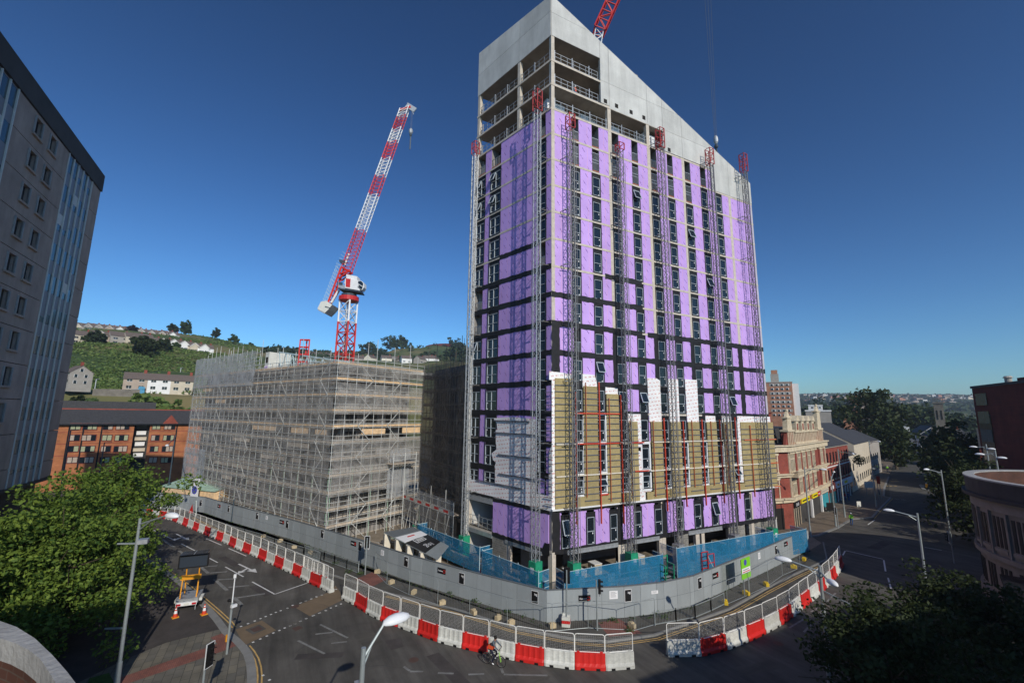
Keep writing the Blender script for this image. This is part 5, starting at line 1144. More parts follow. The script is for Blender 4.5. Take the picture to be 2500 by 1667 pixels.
# big lamp low in the foreground: pole beside camera building, head over the road
hd = Vector((18.4, -18.9, 7.9)); pb = G(872, 1667, 5.0); z1 = 7.6; pt = G(888, 1580, z1)
p = Vector((pt.x, pt.y, 0)); o = lamp(p, z1, [(hd.x, hd.y, hd.z+.25)], 'foreground street lamp at bottom centre with oval white head over the road', .12, .58)
b = MB(); b.box((p.x-.12, p.y-.12, 6.3), (.18, .2, .35), 'galv'); child(b, 'control_box', o)
p = G(2030, 1690); H_ = topz(p, 1380); p2 = lamp(p, H_, [headat(1912, 1366, p, H_, .3), headat(2032, 1423, p, H_, -.2)], 'double headed grey street lamp in the right foreground before the barriers', .12, .5)
b = MB(); b.bar((p.x, p.y, 5.6), (p.x+1.4, p.y+.3, 5.2), .07, 'steel_post'); child(b, 'bracket', p2)
for bx, by, H, hs, lab in [
    (2270, 1490, 1252, [(2170, 1246, .3)], 'tall grey street lamp rising behind the shaded trees at right'),
    (2323, 1330, 1147, [(2262, 1146, .4)], 'street lamp with white head facing left beside the blue van'),
    (1979, 1310, 1140, [(2010, 1146, .2)], 'grey street lamp before the ornate red building, nearest the hoarding end'),
    (2041, 1286, 1162, [(2036, 1152, .2)], 'short grey lamp post on the shop pavement with small curved head'),
    (2063, 1264, 1096, [(2082, 1108, .3)], 'grey lamp post in front of the plain red brick shop'),
    (2140, 1239, 1075, [(2146, 1078, .3)], 'slim lamp post at the pavement edge before the gabled cream building'),
    (2349, 1173, 1078, [(2309, 1079, .3)], 'distant street lamp in the middle right beside dark trees')]:
    p = G(bx, by); H = topz(p, H); lamp(p, H, [headat(hx, hy, p, H, dz) for hx, hy, dz in hs], lab, .10, .42)
for px, py, d_, hs, lab in [(2412, 1120, 95, ((2376, 1091), (2420, 1096)), 'double headed lamp behind the round parapet, left of the pair'), (2434, 1135, 80, ((2392, 1109), (2446, 1118)), 'double headed lamp behind the round parapet, right of the pair')]:
    t = D(px-4, py-30, d_); g_ = Vector((t.x, t.y, 0)); lamp(g_, t.z+.35, [tuple(D(x, y, d_)) for x, y in hs], lab, .1, .45)
p = G(335, 1330); p = Vector((p.x, p.y, 0)); 
for bx, by, ty, hx, hy, m, lab in [(405, 1235, 1062, 388, 1080, 'dark_post', 'dark lamp post at the left end of the hoarding with pale head turned left'), (565, 1276, 1228, None, 0, 'dark_post', 'short dark post against the hoarding below the scaffold')]:
    p = G(bx, by); lo, hi = 0, 60
    for _ in range(40):
        mz = (lo+hi)/2; q = Vector((p.x, p.y, mz))-CP; yy = 833.5-FPX*q.dot(UP)/q.dot(FW)
        if yy > ty: lo = mz
        else: hi = mz
    if hx: lamp(p, lo, [headat(hx+20, hy+8, p, lo, 0)], lab, .12, .5, m)
    else: r = root('sign_post', (p.x, p.y, 0), lab, 'post'); b = MB(); b.cone(p, p+_Z*max(lo, 3.2), .11, .08, 'dark_post'); child(b, 'pole', r)
for bx, by, ty, lab in ((247, 1180, 1080, 'thin dark pole before the orange brick flats'), (165, 1160, 1050, 'thin dark pole at the left end of the orange brick flats')):
    d_ = 95; t = D(bx+8, ty, d_); r = root('lamp_column', (t.x, t.y, 0), lab, 'pole'); b = MB(); b.cone((t.x, t.y, 0), t, .13, .07, 'dark_post', 8); b.bar(t, t+Vector((1.2, 1.2, .1)), .07, 'dark_post'); child(b, 'pole', r)
# camera pole on the paved corner
p = G(553, 1600); r = root('camera_pole', (p.x, p.y, 0), 'slim grey pole with small camera and white box on the paved corner', 'pole'); b = MB(); b.cone(p, p+_Z*3.25, .075, .07, 'steel_post'); b.cone(p+_Z*3.25, p+_Z*4.85, .04, .035, 'white_paint'); child(b, 'pole', r)
b = MB(); b.box(p+_Z*4.9, (.16, .16, .22), 'white_paint'); b.box(p+_Z*3.05+Vector((.1, .12, 0)), (.16, .36, .17), 'white_paint', .6); b.ball(p+_Z*3.35+Vector((-.15, -.2, 0)), .11, 'black'); b.bar(p+_Z*3.3, p+_Z*3.3+Vector((-.15, -.2, 0)), .05, 'black'); child(b, 'camera', r); b = MB(); b.box(p+_Z*1.05+Vector((-.08, -.1, 0)), (.12, .12, .42), 'orange_paint', .5); child(b, 'push_button', r)
# traffic signals
def signal(p, H, face, label, back=True):
    r = root('traffic_light', (p.x, p.y, p.z), label, 'traffic light', 'traffic lights at the junction'); b = MB(); b.cone(p, p+_Z*H, .06, .055, 'steel_post'); child(b, 'pole', r)
    d = Vector((math.cos(face), math.sin(face), 0)); s = Vector((-d.y, d.x, 0)); c = p+_Z*(H-.45)+d*.22; b = MB(); F = Frame((c.x-s.x*0, c.y, 0), s, d); z = c.z
    F.box(b, -.15, .15, z-.48, z+.48, -.1, .1, 'black')
    for k in (-.32, 0, .32):
        for i in range(8):
            t = math.pi*i/7; t2 = math.pi*(i+1)/7
            if i < 7: b.add([F.P(.12*math.cos(t), z+k+.1*math.sin(t), .1), F.P(.12*math.cos(t2), z+k+.1*math.sin(t2), .1), F.P(.12*math.cos(t2), z+k+.1*math.sin(t2), .27), F.P(.12*math.cos(t), z+k+.1*math.sin(t), .27)], [(0, 1, 2, 3)], 'black')
    child(b, 'signal_head', r); b = MB(); F.box(b, -.24, .24, z-.6, z+.6, -.03, .0, 'black'); 
    if back:
      for a, c2, e, g in ((-.25, .25, z+.58, z+.61), (-.25, .25, z-.61, z-.58), (-.26, -.23, z-.6, z+.6), (.23, .26, z-.6, z+.6)): F.box(b, a, c2, e, g, -.035, .004, 'white_paint')
    child(b, 'backing_board', r); return r
signal(G(1384, 1524, .11), 3.9, 2.4, 'black traffic light with backing board in front of the hoarding corner', False); signal(G(1458, 1538, .11), 3.5, .9, 'black traffic light on grey pole just right of the hoarding corner', False)
signal(G(891, 1402, .11), 3.4, 2.9, 'traffic light seen side on at the left crossing by the guardrail'); signal(G(485, 1760), 3.6, .9, 'traffic light cut by the bottom edge at lower left')
signal(G(2330, 1375), 3.2, 3.6, 'traffic light with square white edged board in the right hand shade'); signal(G(2047, 1290), 2.9, 3.4, 'traffic light with white edged board before the red shop')
# portable red-white base
p = cC(112, 1325); r = root('counterweight', (p.x, p.y, .11), 'white and red striped ballast block at the foot of the traffic light', 'ballast block'); b = MB()
for z, m in ((.18, 'off_white'), (.42, 'plastic_red'), (.62, 'off_white')): b.box((p.x, p.y, z+.05), (.62, .62, .23), m, .9)
for a in (-.2, .2): b.box((p.x+a, p.y+a*.3, .86), (.2, .2, .12), 'off_white', .9)
child(b, 'block', r)
# white board sign on poles above the hoarding, left
F, z = on_hoard(475, 1205); r = root('notice_board', F.P(0, 0, .1), 'white notice board with blue disc standing above the left hoarding', 'sign'); b = MB(); F.box(b, -.9, .9, 2.3, 5.1, .02, .08, 'white'); F.box(b, -.6, .6, 4.7, 4.8, .08, .09, 'rail_grey'); F.box(b, -.6, .6, 4.45, 4.52, .08, .09, 'rail_grey')
n = 20; b.add([F.P(.62*math.cos(2*math.pi*i/n), 3.3+.62*math.sin(2*math.pi*i/n), .1) for i in range(n)], [tuple(range(n))], 'sign_blue'); child(b, 'board', r)
p = cC(1497, 1010); F, z = on_hoard(*cCp(1500, 960)); F2 = Frame(F.P(0, 0, 1.6), F.d, F.n); r = root('info_sign', F2.P(0, 0, 0), 'bright green information sign with white panel on two posts by the hoarding', 'sign'); b = MB(); F2.box(b, -.85, .85, 1.5, 3.2, .0, .06, 'sign_green'); F2.box(b, -.8, .8, 1.95, 2.4, .06, .07, 'white'); F2.box(b, -.7, .7, 2.05, 2.12, .07, .075, 'plastic_red'); F2.box(b, -.6, .5, 2.22, 2.28, .07, .075, 'rail_grey'); child(b, 'board', r)
b = MB(); b.add([F2.P(-.1+.26*math.cos(t*.52), 2.85+.26*math.sin(t*.52), .075) for t in range(12)], [tuple(range(12))], 'sign_blue'); child(b, 'emblem', r)
for a in (-.5, .45): b = MB(); F2.box(b, a, a+.08, 0, 1.6, -.05, .02, 'steel_post'); child(b, 'post', r)
# folded triangular road sign by the left hoarding
p = cA(1395, 318); r = root('warning_sign', (p.x, p.y, 0), 'folding roadworks sign seen from the side by the left hoarding', 'road sign'); b = MB(); b.bar(p+Vector((-.9, -.3, 0)), p+_Z*2.2, .07, 'steel_post'); b.bar(p+Vector((.5, .3, 0)), p+_Z*2.2, .07, 'steel_post'); b.add([p+Vector((-.9, -.3, .2)), p+Vector((-1.6, -1.0, .2)), p+Vector((-.7, -.5, 1.6))], [(0, 1, 2)], 'plastic_red'); child(b, 'frame', r)
# variable message sign trailer
t = cA(1330, 1010); ax = math.atan2(*(cA(1390, 985)-cA(1280, 1000)).yx); r = root('message_sign_trailer', (t.x, t.y, .11), 'solar message sign on a small grey trailer with yellow mast on the left pavement', 'trailer')
Fm = Frame((t.x, t.y, .11), (math.cos(ax), math.sin(ax), 0), (math.sin(ax), -math.cos(ax), 0))
if Fm.n.dot(CP-t) < 0: Fm.n = -Fm.n
b = MB(); Fm.box(b, -.75, .75, .5, .85, -1.9, -.05, 'galv'); Fm.box(b, -.7, .7, .38, .62, -.05, .04, 'white_paint'); child(b, 'chassis', r)
for s in (-.82, .82): b = MB(); b.cone(Fm.P(s-.08, .3, -1.0), Fm.P(s+.08, .3, -1.0), .3, .3, 'tyre', 14); w_ = child(b, 'wheel', r); b = MB(); Fm.box(b, s-.12, s+.12, .45, .66, -1.45, -.55, 'off_white'); child(b, 'mudguard', r)
for s in (-.52, .52): b = MB(); Fm.box(b, s-.15, s+.15, .42, .56, .04, .07, 'tail_red'); child(b, 'tail_light', r)
b = MB(); Fm.box(b, -.17, .17, .42, .58, .041, .06, 'off_white'); child(b, 'number_plate', r)
b = MB()
for s in (-.62, .62): b.bar(Fm.P(s, 0, -.05), Fm.P(s, .6, -.05), .06, 'galv')
child(b, 'prop_leg', r); b = MB()
for s in (-.55, .55): b.bar(Fm.P(s, .8, -.35), Fm.P(s, 2.5, -.6), .08, 'orange_paint'); b.bar(Fm.P(s*.8, .8, -1.3), Fm.P(s*.8, 3.3, -.95), .08, 'orange_paint')
Fm.box(b, -.7, .7, 2.15, 2.5, -.6, -.5, 'orange_paint'); child(b, 'mast', r)
b = MB(); Fm.box(b, -1.05, 1.05, 2.95, 3.95, -1.1, -.8, 'black'); o = child(b, 'display', r); b = MB(); Fm.box(b, -.95, .95, 3.05, 3.85, -.8, -.78, 'panel_led'); sub(b, 'screen', o, r)
b = MB(); Fm.poly(b, [(-.95, 4.0), (.95, 4.0), (.95, 4.06), (-.95, 4.06)], -1.7, -.6, 'solar'); Fm.box(b, -.03, .03, 4.061, 4.07, -1.7, -.6, 'galv'); child(b, 'solar_panel', r)
for q, lab in ((cA(1255, 1060), 'orange traffic cone left of the sign trailer'), (cA(1462, 1038), 'orange traffic cone right of the sign trailer by the yellow lines')):
    r = root('traffic_cone', (q.x, q.y, .11), lab, 'cone', 'traffic cones beside the sign trailer'); q = Vector((q.x, q.y, .11)); b = MB(); b.box(q+_Z*.03, (.42, .42, .06), 'orange_paint', .4)
    for z0, z1, r0, r1, m in ((.06, .3, .17, .12, 'cone_orange'), (.3, .5, .12, .085, 'white'), (.5, .58, .085, .07, 'cone_orange'), (.58, .66, .07, .055, 'white'), (.66, .78, .055, .03, 'cone_orange')): b.cone(q+_Z*z0, q+_Z*z1, r0, r1, m, 14)
    child(b, 'body', r)
# sign board roof on trestles inside the site
r = root('sign_board', (-12.5, -9, 0), 'large black and white sign board lying tilted on trestles behind the hoarding', 'sign board')
P4 = [G(x, y, z) for x, y, z in [(937, 1299, 2.0), (1010, 1286, 2.4), (1096, 1332, 2.4), (1068, 1366, 2.0)]]
A0, A1, B1, B0 = P4; dl = (B0-A0).normalized(); 
def bp_(u, v, h=0): a = A0.lerp(B0, u); c = A1.lerp(B1, u); return a.lerp(c, v)+_Z*h
def bq(b, u0, u1, v0, v1, m, h): b.add([bp_(u0, v0, h), bp_(u1, v0, h), bp_(u1, v1, h), bp_(u0, v1, h)]+[bp_(u0, v0, h-.05), bp_(u1, v0, h-.05), bp_(u1, v1, h-.05), bp_(u0, v1, h-.05)], [(0, 1, 2, 3), (7, 6, 5, 4), (0, 4, 5, 1), (1, 5, 6, 2), (2, 6, 7, 3), (3, 7, 4, 0)], m)
b = MB(); bq(b, 0, 1, 0, 1, 'steel_post', 0); bq(b, .0, .22, .02, .98, 'hoard_edge', .03); bq(b, .24, .43, .02, .98, 'white', .03); bq(b, .44, .8, .02, .98, 'black', .03); child(b, 'board', r)
b = MB(); bq(b, .455, .56, .3, .72, 'white', .05); bq(b, .462, .553, .33, .69, 'black', .062)
for u in (.475, .5, .525): bq(b, u, u+.008, .37, .66, 'white', .075)
bq(b, .3, .33, .35, .62, 'plastic_red', .05); child(b, 'emblem', r)
me = None
class SF: 
    def P(s, x, z, o): return bp_(.70-(z)*.1, .1+x, .06+o)
def board_text(s, uc, vc, size):
    o = wall_text(s, Frame((0, 0, 0), (1, 0, 0), (0, -1, 0)), 0, 0, 0, 1, 'white', None); me = o.data
    for v in me.vertices: x, z = v.co.x, v.co.z; p = bp_(uc+z*size*.075, vc-x*size*.30*.6, .055); v.co = p-r.location
    o.parent = r; o.matrix_parent_inverse = Matrix.Identity(4)
board_text('isg', .68, .5, 1.4)
for u in (.02, .27, .5, .74):
    for v in (.08, .92):
        b = MB(); p = bp_(u, v); b.prism([(p.x-.25, p.y-.35), (p.x+.45, p.y-.35), (p.x+.45, p.y+.35), (p.x-.25, p.y+.35)], .02, p.z-.1, 'cream'); child(b, 'trestle', r)
# site cabin left, timber lean-to
r = root('site_hut', (-58, -37, 0), 'timber site hut with green felt roof behind the left hoarding', 'hut')
Fh = Frame((-49.5, -32.0, 0), HBv[1]-HBv[3], (.55, -.83, 0)); b = MB(); Fh.box(b, 0, 12, 0, 3.2, -3.6, -.5, 'board'); child(b, 'wall', r)
b = MB(); b.add([Fh.P(-.3, 3.2, -.3), Fh.P(12.3, 3.2, -.3), Fh.P(12.3, 4.1, -3.9), Fh.P(-.3, 4.1, -3.9), Fh.P(-.3, 3.1, -.3), Fh.P(12.3, 3.1, -.3), Fh.P(12.3, 4.0, -3.9), Fh.P(-.3, 4.0, -3.9)], [(0, 1, 2, 3), (0, 4, 5, 1), (1, 5, 6, 2), (2, 6, 7, 3), (3, 7, 4, 0)], 'tube_green'); child(b, 'roof', r)
random.seed(5)
r = root('material_pile', (-24, -16, 0), 'pile of scaffold tubes and boards on the site behind the hoarding', 'pile'); b = MB()
for k in range(60):
    c = Vector((random.uniform(-22, -13), random.uniform(-13.5, -8.5), .1+random.uniform(0, .5))); a = random.uniform(-.4, .4)+.5; L = random.uniform(1, 3); d = Vector((math.cos(a), math.sin(a), random.uniform(-.05, .05))); b.bar(c-d*L/2, c+d*L/2, random.choice((.06, .06, .2)), random.choice(('tube', 'tube_green', 'board', 'board_old', 'cream')), h=.06)
child(b, 'tubes', r)
# ================================================================ PEOPLE
def person(p, face, label, pose, cols, scale=1., zb=0.):
    """one continuous skinned body; pose = dict joint -> (x forward, y left, z up)"""
    J = pose; names = list(J); E = [('pelvis', 'chest'), ('chest', 'neck'), ('neck', 'head'), ('head', 'crown'), ('chest', 'shl'), ('shl', 'ell'), ('ell', 'hal'), ('chest', 'shr'), ('shr', 'elr'), ('elr', 'har'), ('pelvis', 'hil'), ('hil', 'knl'), ('knl', 'anl'), ('anl', 'tol'), ('pelvis', 'hir'), ('hir', 'knr'), ('knr', 'anr'), ('anr', 'tor')]
    RAD = dict(pelvis=.145, chest=.15, neck=.06, head=.095, crown=.085, shl=.075, shr=.075, ell=.05, elr=.05, hal=.035, har=.035, hil=.10, hir=.10, knl=.065, knr=.065, anl=.045, anr=.045, tol=.04, tor=.04)
    me = bpy.data.meshes.new('sk'); me.from_pydata([Vector(J[n])*scale for n in names], [(names.index(a), names.index(c)) for a, c in E], [])
    o = bpy.data.objects.new('sk', me); LINK(o); m = o.modifiers.new('s', 'SKIN'); m.use_smooth_shade = True
    for i, n in enumerate(names): sv = me.skin_vertices[0].data[i]; sv.radius = (RAD[n]*scale*(1.25 if n == 'chest' else 1), RAD[n]*scale); sv.use_root = (n == 'pelvis')
    o.modifiers.new('u', 'SUBSURF').levels = 1; bpy.context.view_layer.update()
    bm = bpy.data.meshes.new_from_object(o.evaluated_get(bpy.context.evaluated_depsgraph_get())); bpy.data.objects.remove(o)
    ml = []; 
    for c in cols.values():
        if c not in ml: ml.append(c)
    bm.materials.clear(); [bm.materials.append(MT[c]) for c in ml]
    seg = {('neck', 'head'): 'head', ('head', 'crown'): 'head', ('shl', 'ell'): 'arm', ('shr', 'elr'): 'arm', ('ell', 'hal'): 'arm', ('elr', 'har'): 'arm', ('hil', 'knl'): 'leg', ('knl', 'anl'): 'leg', ('hir', 'knr'): 'leg', ('knr', 'anr'): 'leg', ('anl', 'tol'): 'shoe', ('anr', 'tor'): 'shoe', ('pelvis', 'chest'): 'torso', ('chest', 'shl'): 'torso', ('chest', 'shr'): 'torso', ('pelvis', 'hil'): 'leg', ('pelvis', 'hir'): 'leg', ('chest', 'neck'): 'torso'}
    for f in bm.polygons:
        c = f.center; best = None
        for (a, e), k in seg.items():
            A, B = Vector(J[a])*scale, Vector(J[e])*scale; t = max(0, min(1, (c-A).dot(B-A)/max(1e-9, (B-A).length_squared))); d = (c-A.lerp(B, t)).length
            if best is None or d < best[0]: best = (d, k, t, a)
        k = best[1]
        if k == 'arm' and best[3] in ('ell', 'elr') and best[2] > .85: k = 'hand'
        f.material_index = ml.index(cols.get(k, cols['torso'])); f.use_smooth = True
    r = bpy.data.objects.new('person', bm); LINK(r); r.location = (p.x, p.y, zb); r.rotation_euler = (0, 0, face); tag(r, label, 'person')
    h = J['head']; b = MB(); hs = Vector(h)*scale
    b.ball((hs.x-.015*scale, hs.y, hs.z+.05*scale), (.115*scale, .105*scale, .12*scale), cols.get('hair', 'hair'), 10, 6); b.build('hair' if cols.get('hair', 'hair') == 'hair' else 'helmet', r, smooth=True)
    b = MB(); b.ball((hs.x+.1*scale, hs.y, hs.z), (.03, .018, .025), 'skin', 6, 4)
    for s in (-1, 1): b.ball((hs.x+.085*scale, hs.y+s*.035, hs.z+.02), (.012, .014, .01), 'black', 6, 4)
    b.build('face', r); return r
stand = dict(pelvis=(0, 0, .95), chest=(.02, 0, 1.33), neck=(.02, 0, 1.5), head=(.04, 0, 1.63), crown=(.03, 0, 1.73), shl=(0, .19, 1.43), ell=(-.02, .26, 1.15), hal=(.1, .25, .92), shr=(0, -.19, 1.43), elr=(.02, -.26, 1.15), har=(.15, -.24, .95), hil=(0, .1, .9), knl=(.06, .11, .5), anl=(-.04, .11, .08), tol=(.12, .12, .04), hir=(0, -.1, .9), knr=(.02, -.11, .5), anr=(.12, -.11, .08), tor=(.28, -.12, .04))
# cyclist: body follows the frame
ride = dict(pelvis=(-.25, 0, 1.0), chest=(.0, 0, 1.38), neck=(.07, 0, 1.54), head=(.12, 0, 1.66), crown=(.12, 0, 1.76), shl=(.02, .19, 1.46), ell=(.24, .25, 1.26), hal=(.47, .26, 1.12), shr=(.02, -.19, 1.46), elr=(.24, -.25, 1.26), har=(.47, -.26, 1.12), hil=(-.22, .09, .96), knl=(.18, .12, .82), anl=(.02, .13, .42), tol=(.18, .13, .38), hir=(-.22, -.09, .96), knr=(.1, -.12, .62), anr=(-.06, -.13, .2), tor=(.1, -.13, .15))
pb0, pb1 = G(1188, 1619), G(1222, 1629); pf = math.atan2((pb1-pb0).y, (pb1-pb0).x); pc = (pb0+pb1)/2
r = root('bicycle', (pc.x, pc.y, 0), 'black mountain bicycle with green fork ridden past the barriers', 'bicycle', rz=pf)
for x in (-.53, .53):
    b = MB(); n = 24; ring = [Vector((x+.33*math.cos(2*math.pi*i/n), 0, .34+.33*math.sin(2*math.pi*i/n))) for i in range(n)]; b.path(ring, .045, 'tyre', n=6, closed=True); w_ = b.build('wheel', r)
    b = MB(); ring = [Vector((x+.29*math.cos(2*math.pi*i/n), 0, .34+.29*math.sin(2*math.pi*i/n))) for i in range(n)]; b.path(ring, .02, 'chrome', n=4, closed=True); [b.bar((x, 0, .34), ring[i], .006, 'chrome', n=3) for i in range(0, n, 2)]; b.build('rim', w_)
b = MB(); bb, st_, hd_, ax_ = (-.12, 0, .32), (-.27, 0, .82), (.34, 0, .82), (-.53, 0, .34)
for p, q in ((bb, st_), (st_, (.33, 0, .76)), (bb, hd_), (bb, ax_), (st_, ax_)): b.bar(p, q, .045, 'black', n=6)
b.build('frame', r); b = MB(); b.bar((.36, 0, .95), (.53, .05, .34), .035, 'bike_green', n=5); b.bar((.36, 0, .95), (.53, -.05, .34), .035, 'bike_green', n=5); b.build('fork', r)
b = MB(); b.bar((.38, 0, .9), (.42, 0, 1.06), .035, 'black'); b.bar((.44, .28, 1.08), (.44, -.28, 1.08), .03, 'black', n=5); b.build('handlebar', r)
b = MB(); b.bar((-.27, 0, .82), (-.28, 0, .9), .03, 'black'); b.box((-.29, 0, .92), (.27, .13, .06), 'black'); b.build('saddle', r); b = MB(); b.bar((-.12, .1, .32), (.03, .12, .38), .03, 'chrome'); b.bar((-.12, -.1, .32), (-.04, -.12, .18), .03, 'chrome'); b.cone((-.12, -.05, .32), (-.12, -.04, .32), .09, .09, 'chrome', 12); b.build('crank', r)
person(pc, pf, 'person in grey and orange top riding a bicycle beside the barriers', ride, dict(torso='cl_grey', arm='cl_grey', leg='cl_navy', shoe='white', head='skin', hand='skin'), .98)
cy = [o for o in bpy.data.objects if o.name.startswith('person')][-1]; b = MB(); b.box((-.17, 0, 1.1), (.34, .36, .2), 'cl_orange'); b.build('jacket_hem', cy)
HV = dict(torso='cl_hivis', arm='cl_hivis', leg='cl_blue', shoe='black', head='skin', hand='skin', hair='white')
person(G(2080, 1283), 2.4, 'person in green high visibility jacket and blue trousers on the shop pavement', stand, HV, 1.05); person(cE(1148, 985), 2.0, 'person in lime vest standing by the bus stop', stand, HV, 1.05); person(cE(1218, 915), 2.0, 'person in lime jacket beside the parked cars far down the street', stand, HV, 1.1)
person(cE(775, 1245), 1., 'person in red top seated outside the red shop', stand, dict(HV, torso='cl_red', arm='cl_red', hair='hair')); person(cE(805, 1240), 1., 'person in blue top outside the red shop', stand, dict(HV, torso='cl_blue', arm='cl_blue', hair='hair'))
person(Vector((-.9, 3.9, 0)), .3, 'worker in orange vest and white helmet on the second highest open floor of the tower', stand, dict(HV, torso='cl_orange', arm='cl_grey'), 1., 52.2)
# ================================================================ VEHICLES
def car(p, rz, body, label, van=False, kind='car'):
    r = root('parked_car' if kind == 'car' else 'van', (p.x, p.y, p.z), label, kind, 'cars on the roads' if kind == 'car' else None, rz=rz)
    L = 2.15 if not van else 2.6; b = MB()
    low = [(-L, .32), (-L, .75), (-L*.96, .92), (L*.45, .95), (L*.9, .82), (L, .62), (L, .32)]; cab = [(-L*.93, .9), (-L*.8, 1.42), (-L*.1, 1.48), (L*.18, 1.38), (L*.48, .94)] if not van else [(-L*.98, .9), (-L*.95, 2.1), (L*.45, 2.15), (L*.62, 1.95), (L*.85, .9)]
    def ext(pts, w0, w1, m):
        n = len(pts); zm = min(z for x, z in pts); zM = max(z for x, z in pts); wf = lambda z: w0+(w1-w0)*(z-zm)/(zM-zm)
        b.add([(x, -wf(z), z) for x, z in pts]+[(x, wf(z), z) for x, z in pts], [tuple(range(n)), tuple(range(2*n-1, n-1, -1))]+[(i, n+i, n+(i+1) % n, (i+1) % n) for i in range(n)], m)
    ext(low, .88, .86, body); ext(cab, .84, .66 if not van else .8, body); b.build('body', r)
    b = MB(); g = [(x*.93-.02, .93+(z-.9)*.86) for x, z in cab]; ext(g, .86, .69 if not van else .83, 'dark_glass'); b.build('window', r)
    for x in (-L*.63, L*.63):
        for s in (-1, 1):
            b = MB(); b.cone((x, s*.7, .33), (x, s*.9, .33), .33, .33, 'tyre', 14); w_ = b.build('wheel', r); b = MB(); b.cone((x, s*.89, .33), (x, s*.915, .33), .19, .17, 'chrome', 10); b.build('hub', w_)
    for s in (-.62, .62):
        b = MB(); b.box((L-.02, s, .68), (.08, .3, .14), 'white'); b.build('headlight', r); b = MB(); b.box((-L+.0, s, .78), (.08, .26, .16), 'tail_red'); b.build('tail_light', r)
    return r
for px, py, rz, m, lab in [(305, 1178, .55, 'car_silver', 'silver estate car parked before the orange brick flats'), (300, 1160, .55, 'car_blue', 'blue car behind the silver car by the orange flats'), (345, 1164, .4, 'car_dark', 'dark car right of the silver car by the orange flats')]: car(G(px, py), rz, m, lab)
for px, py, m, lab in [(1270, 935, 'car_dark', 'nearest dark car parked under the street tree'), (1300, 895, 'car_dark', 'second dark car parked under the street tree'), (1315, 862, 'car_blue', 'blue car parked furthest under the street tree'), (1440, 682, 'car_white', 'small white car far down the street'), (1400, 685, 'car_silver', 'small silver car beside the white car far down the street')]: car(cE(px, py), 1.83, m, lab)
v = car(cE(1615, 1030), 1.83, 'car_blue', 'dark blue van with red lit roof light on the street', True, 'van'); b = MB(); b.box((-2.4, 0, 2.18), (.2, .7, .1), 'tail_red'); b.build('roof_light', v)
# red and white plastic barriers before the orange flats
def extra_barrier(pts, where):
    red = True; k = 0; cnt = {True: 0, False: 0}
    for a, c in zip(pts, pts[1:]):
        L = (c-a).length; n = max(1, round(L/2.0)); d = (c-a).normalized(); rz = math.atan2(d.y, d.x)
        for i in range(n):
            m = a+d*(i+.5)*L/n; cnt[red] += 1; dup(bred if red else bwhite, (m.x, m.y, m.z), rz, '%s %s barrier %s' % (NUM[cnt[red]-1], 'red' if red else 'white', where), 'barriers before the orange flats', (1, 1, 1)); red = not red
extra_barrier([G(245, 1160), G(330, 1148), G(440, 1143)], 'in the row before the orange brick flats, from the left')
# bus stop, signs and bollards on the shop side
r = root('bus_shelter', cE(1060, 1040), 'grey flat roofed bus shelter on the far pavement', 'bus shelter'); p = cE(1040, 1045); b = MB(); Fb = Frame(p, (-.34, .94, 0), (.94, .34, 0)); Fb.box(b, 0, 4, 2.5, 2.65, -1.6, .1, 'steel_post'); child(b, 'roof', r); b = MB(); [Fb.box(b, u, u+.1, 0, 2.5, -1.5, -1.4, 'steel_post') for u in (0, 2, 3.9)]; Fb.box(b, 0, 4, .4, 2.4, -1.52, -1.5, 'win_blue'); child(b, 'side_panel', r)
def board(px, py, w, h, z, m, lab, rz=.5):
    p = cE(px, py); r = root('street_sign', (p.x, p.y, 0), lab, 'sign'); b = MB(); b.box((p.x, p.y, z+h/2), (.06, w, h), m, rz); child(b, 'board', r)
    for s in (-w*.35, w*.35): b = MB(); b.bar((p.x-.05-math.sin(rz)*s, p.y+math.cos(rz)*s, 0), (p.x-.05-math.sin(rz)*s, p.y+math.cos(rz)*s, z+h), .08, 'steel_post'); child(b, 'post', r)
board(1000, 1195, 2.6, 1.3, 1.6, 'off_white', 'large pale road sign seen from behind on the shop pavement', -.3); board(1735, 1075, 1.7, .9, 2.6, 'off_white', 'white sign on two posts beside the blue van', .2); board(1085, 1225, .9, 1.5, 3.0, 'plastic_red', 'red bus stop flag sign at the pavement edge', -.2); board(1075, 1210, .5, 1.0, .6, 'car_blue', 'small blue bin on the pavement edge', 0)
board(650, 1340, 1.6, 1.3, .3, 'black', 'black railed box by the shop windows', -.35); board(897, 1310, .8, .9, .4, 'off_white', 'small white barrier frame on the shop pavement', -.35)
q = cE(1495, 1130); r = root('traffic_bollard', (q.x, q.y, 0), 'orange lit bollard on the traffic island', 'bollard'); b = MB(); b.box(q+_Z*.55, (.4, .5, 1.1), 'orange_paint', .3); b.box(q+_Z*1.1, (.3, .4, .15), 'white', .3); child(b, 'body', r)
b = MB(); isl = [cE(*p) for p in [(1425, 1100), (1440, 1095), (1600, 1150), (1590, 1165), (1450, 1138)]]; b.prism([xy(p) for p in isl], 0, .12, 'kerb'); b.build('traffic_island')['kind'] = 'structure'
